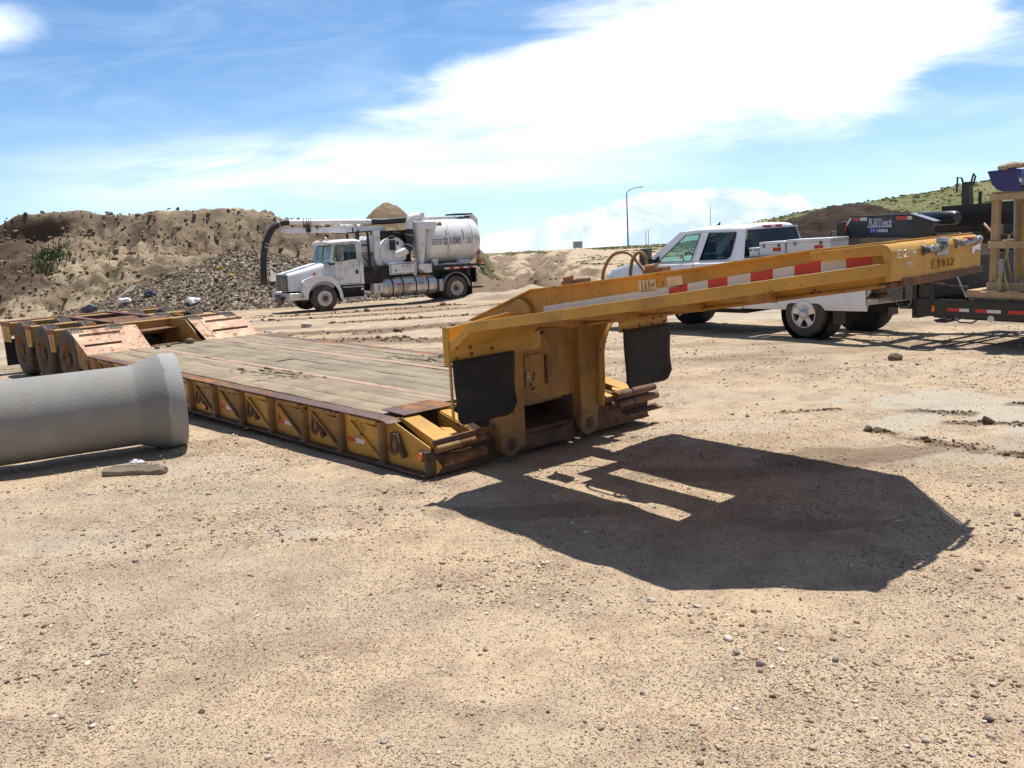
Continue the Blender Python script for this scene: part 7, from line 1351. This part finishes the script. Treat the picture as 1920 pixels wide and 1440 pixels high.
def crumple(name, x, y, r, m, label, cat, z=None, sx=1.5, seed=1, sub=3):
    bm = bmesh.new(); bmesh.ops.create_icosphere(bm, subdivisions=sub, radius=1); g = random.Random(seed)
    for v in bm.verts: v.co = Vector((v.co.x * r * sx, v.co.y * r, v.co.z * r * .8)) * g.uniform(.55, 1.25)
    me = bpy.data.meshes.new(name); bm.to_mesh(me); bm.free(); me.materials.append(m); o = bpy.data.objects.new(name, me); COL.objects.link(o); o.location = (x, y, (gz(x, y) if z is None else z) + r * .5); return tag(o, label, cat)
M_PAPER = mat('white_plastic_film', (.75, .77, .80), .4); M_TRASHB = mat('dark_blue_tarp', (.05, .06, .09), .5, var=.4)
crumple('plastic_scrap', -3.55, 8.22, .035, M_PAPER, 'crumpled white plastic scrap under the concrete pipe bell', 'litter', seed=2, sx=1.9)
for lab, x, y, r, m, sd in (('white and black torn plastic bundle on the face of the gravel pile', -14.2, 40.9, .22, M_PAPER, 3), ('white twisted plastic sheet low at the left of the gravel pile', -17.6, 41.6, .20, M_PAPER, 4), ('dark blue tarp scrap beside the twisted plastic on the gravel pile', -16.6, 42.2, .22, M_TRASHB, 5), ('dark crumpled rubbish at the left foot of the gravel pile', -19.4, 42.0, .25, M_TRASHB, 6), ('yellow plastic scrap high on the gravel pile', -13.7, 43.6, .10, mat('yellow_scrap', (.6, .42, .05), .5), 7), ('second yellow scrap, lower down the gravel pile', -12.9, 42.6, .09, bpy.data.materials['yellow_scrap'], 8)): crumple('rubbish', x, y, r, m, lab, 'rubbish', z=pile_z(x, y), seed=sd, sub=2)
def slab(x, y, z, pts, rot, label):
    t = MB(); t.prism(pts, (0, .10, 0)); o = t.build('concrete_slab', mat('broken_slab', (.40, .36, .29), .9, var=.15), None, .01); o.location = (x, y, z); o.rotation_euler = rot; return tag(o, label, 'slab')
slab(-18.5, 43.6, bank_z(-18.5, 44.4) + .1, [(-.65, 0, -.3), (.15, 0, -.55), (.62, 0, .75), (.3, 0, .62)], (math.radians(-35), 0, .1), 'broken triangular concrete slab sticking out of the bank above the gravel pile')
slab(-10.6, 42.2, pile_z(-10.6, 42.2) + .25, [(-.35, 0, -.3), (.25, 0, -.3), (-.3, 0, .45)], (math.radians(-40), 0, .3), 'small pale pointed slab on the gravel pile beside the truck hose')
for i, (f, a, r, lab) in enumerate(((-.86, 1.62, .030, 'shaggy brown wood crumb lying on the front of the plank deck'), (-4.35, .86, .024, 'brown clod beside the rotted hole in the plank deck'), (-8.3, 1.55, .06, 'largest dark clod at the rear edge of the plank deck'), (-8.15, 1.15, .033, 'middle clod of the row at the rear edge of the plank deck'), (-8.1, .95, .036, 'left clod of the row at the rear edge of the plank deck'))):
    c, s = math.cos(TYAW), math.sin(TYAW); rock('dirt_clod', TO.x + f * c - a * s, TO.y + f * s + a * c, r, (.17, .125, .085), lab, 'clod', 20 + i, .8, z=.445)

# ================================================================ far things: lamp post, sign, posts
def lamp_post():
    x, y = 24.4, 180; t = thing('street_lamp', 'tall grey street lamp with a curved arm on the far crest', 'street lamp', (x, y, gz(x, y) - .2), 0); h = 10.6; m = mat('grey_pole', (.12, .13, .14), .5)
    b = MB(); b.tube([(0, 0, 0), (0, 0, h)], [.16, .10], 10); b.build('pole', m, t); b = MB(); b.tube([(0, 0, h - .1), (.5, 0, h + .5), (1.4, 0, h + .85), (2.6, 0, h + 1.0)], .07, 8); b.build('arm', m, t); b = MB(); b.loft([[(2.5, -.12, h + .92), (2.5, .12, h + .92), (2.5, .12, h + 1.05), (2.5, -.12, h + 1.05)], [(3.3, -.2, h + .93), (3.3, .2, h + .93), (3.2, .15, h + 1.08), (3.2, -.15, h + 1.08)]], smooth=False); b.build('lamp_head', m, t)
lamp_post()
def far_sign():
    x, y = 14.6, 182; t = thing('notice_sign', 'grey white notice board with dark text lines on the far crest', 'sign', (x, y, gz(x, y)), 0)
    b = MB(); b.b2((-.95, -.05, .25), (.95, .05, 1.55)); b.build('board', mat('sign_board', (.42, .44, .46), .6), t)
    b = MB()
    for z, w in ((1.3, .7), (1.05, .55), (.82, .6), (.58, .45)): b.b2((-w, -.056, z), (w, -.051, z + .10))
    b.build('text_lines', mat('sign_text', (.12, .13, .15), .6), t); b = MB(); b.b2((-.6, -.04, -.3), (-.5, .04, .25)); b.b2((.5, -.04, -.3), (.6, .04, .25)); b.build('legs', M_DARKRUST, t)
far_sign()
for x, y, h, lab in ((26.7, 172, 3.1, 'left thin marker post of the pair on the far grassy crest'), (27.2, 172, 3.1, 'right thin marker post of the pair on the far grassy crest'), (43, 190, 6.5, 'lone thin mast rising behind the pickup roof')):
    b = MB(); b.cyl((0, 0, 0), (0, 0, h), .05, n=8); o = b.build('marker_post', bpy.data.materials['grey_pole']); o.location = (x, y, gz(x, y)); tag(o, lab, 'post')

# groups of repeats
for o in list(S.objects):
    c = o.get('category')
    if not c or o.parent: continue
    g = {'toolbox': 'aluminium toolboxes on the pickup bed', 'tool': 'long handled tools standing in the rack', 'clod': 'dirt clods lying on the plank deck' if 'deck' in o['label'] else None, 'hard hat': 'hard hats on the tool rack', 'rubbish': 'rubbish on the gravel pile', 'slab': 'broken concrete slabs on the bank and pile', 'rock': 'single stones lying on the yard', 'post': 'thin posts on the far crest'}.get(c)
    if g: o['group'] = g
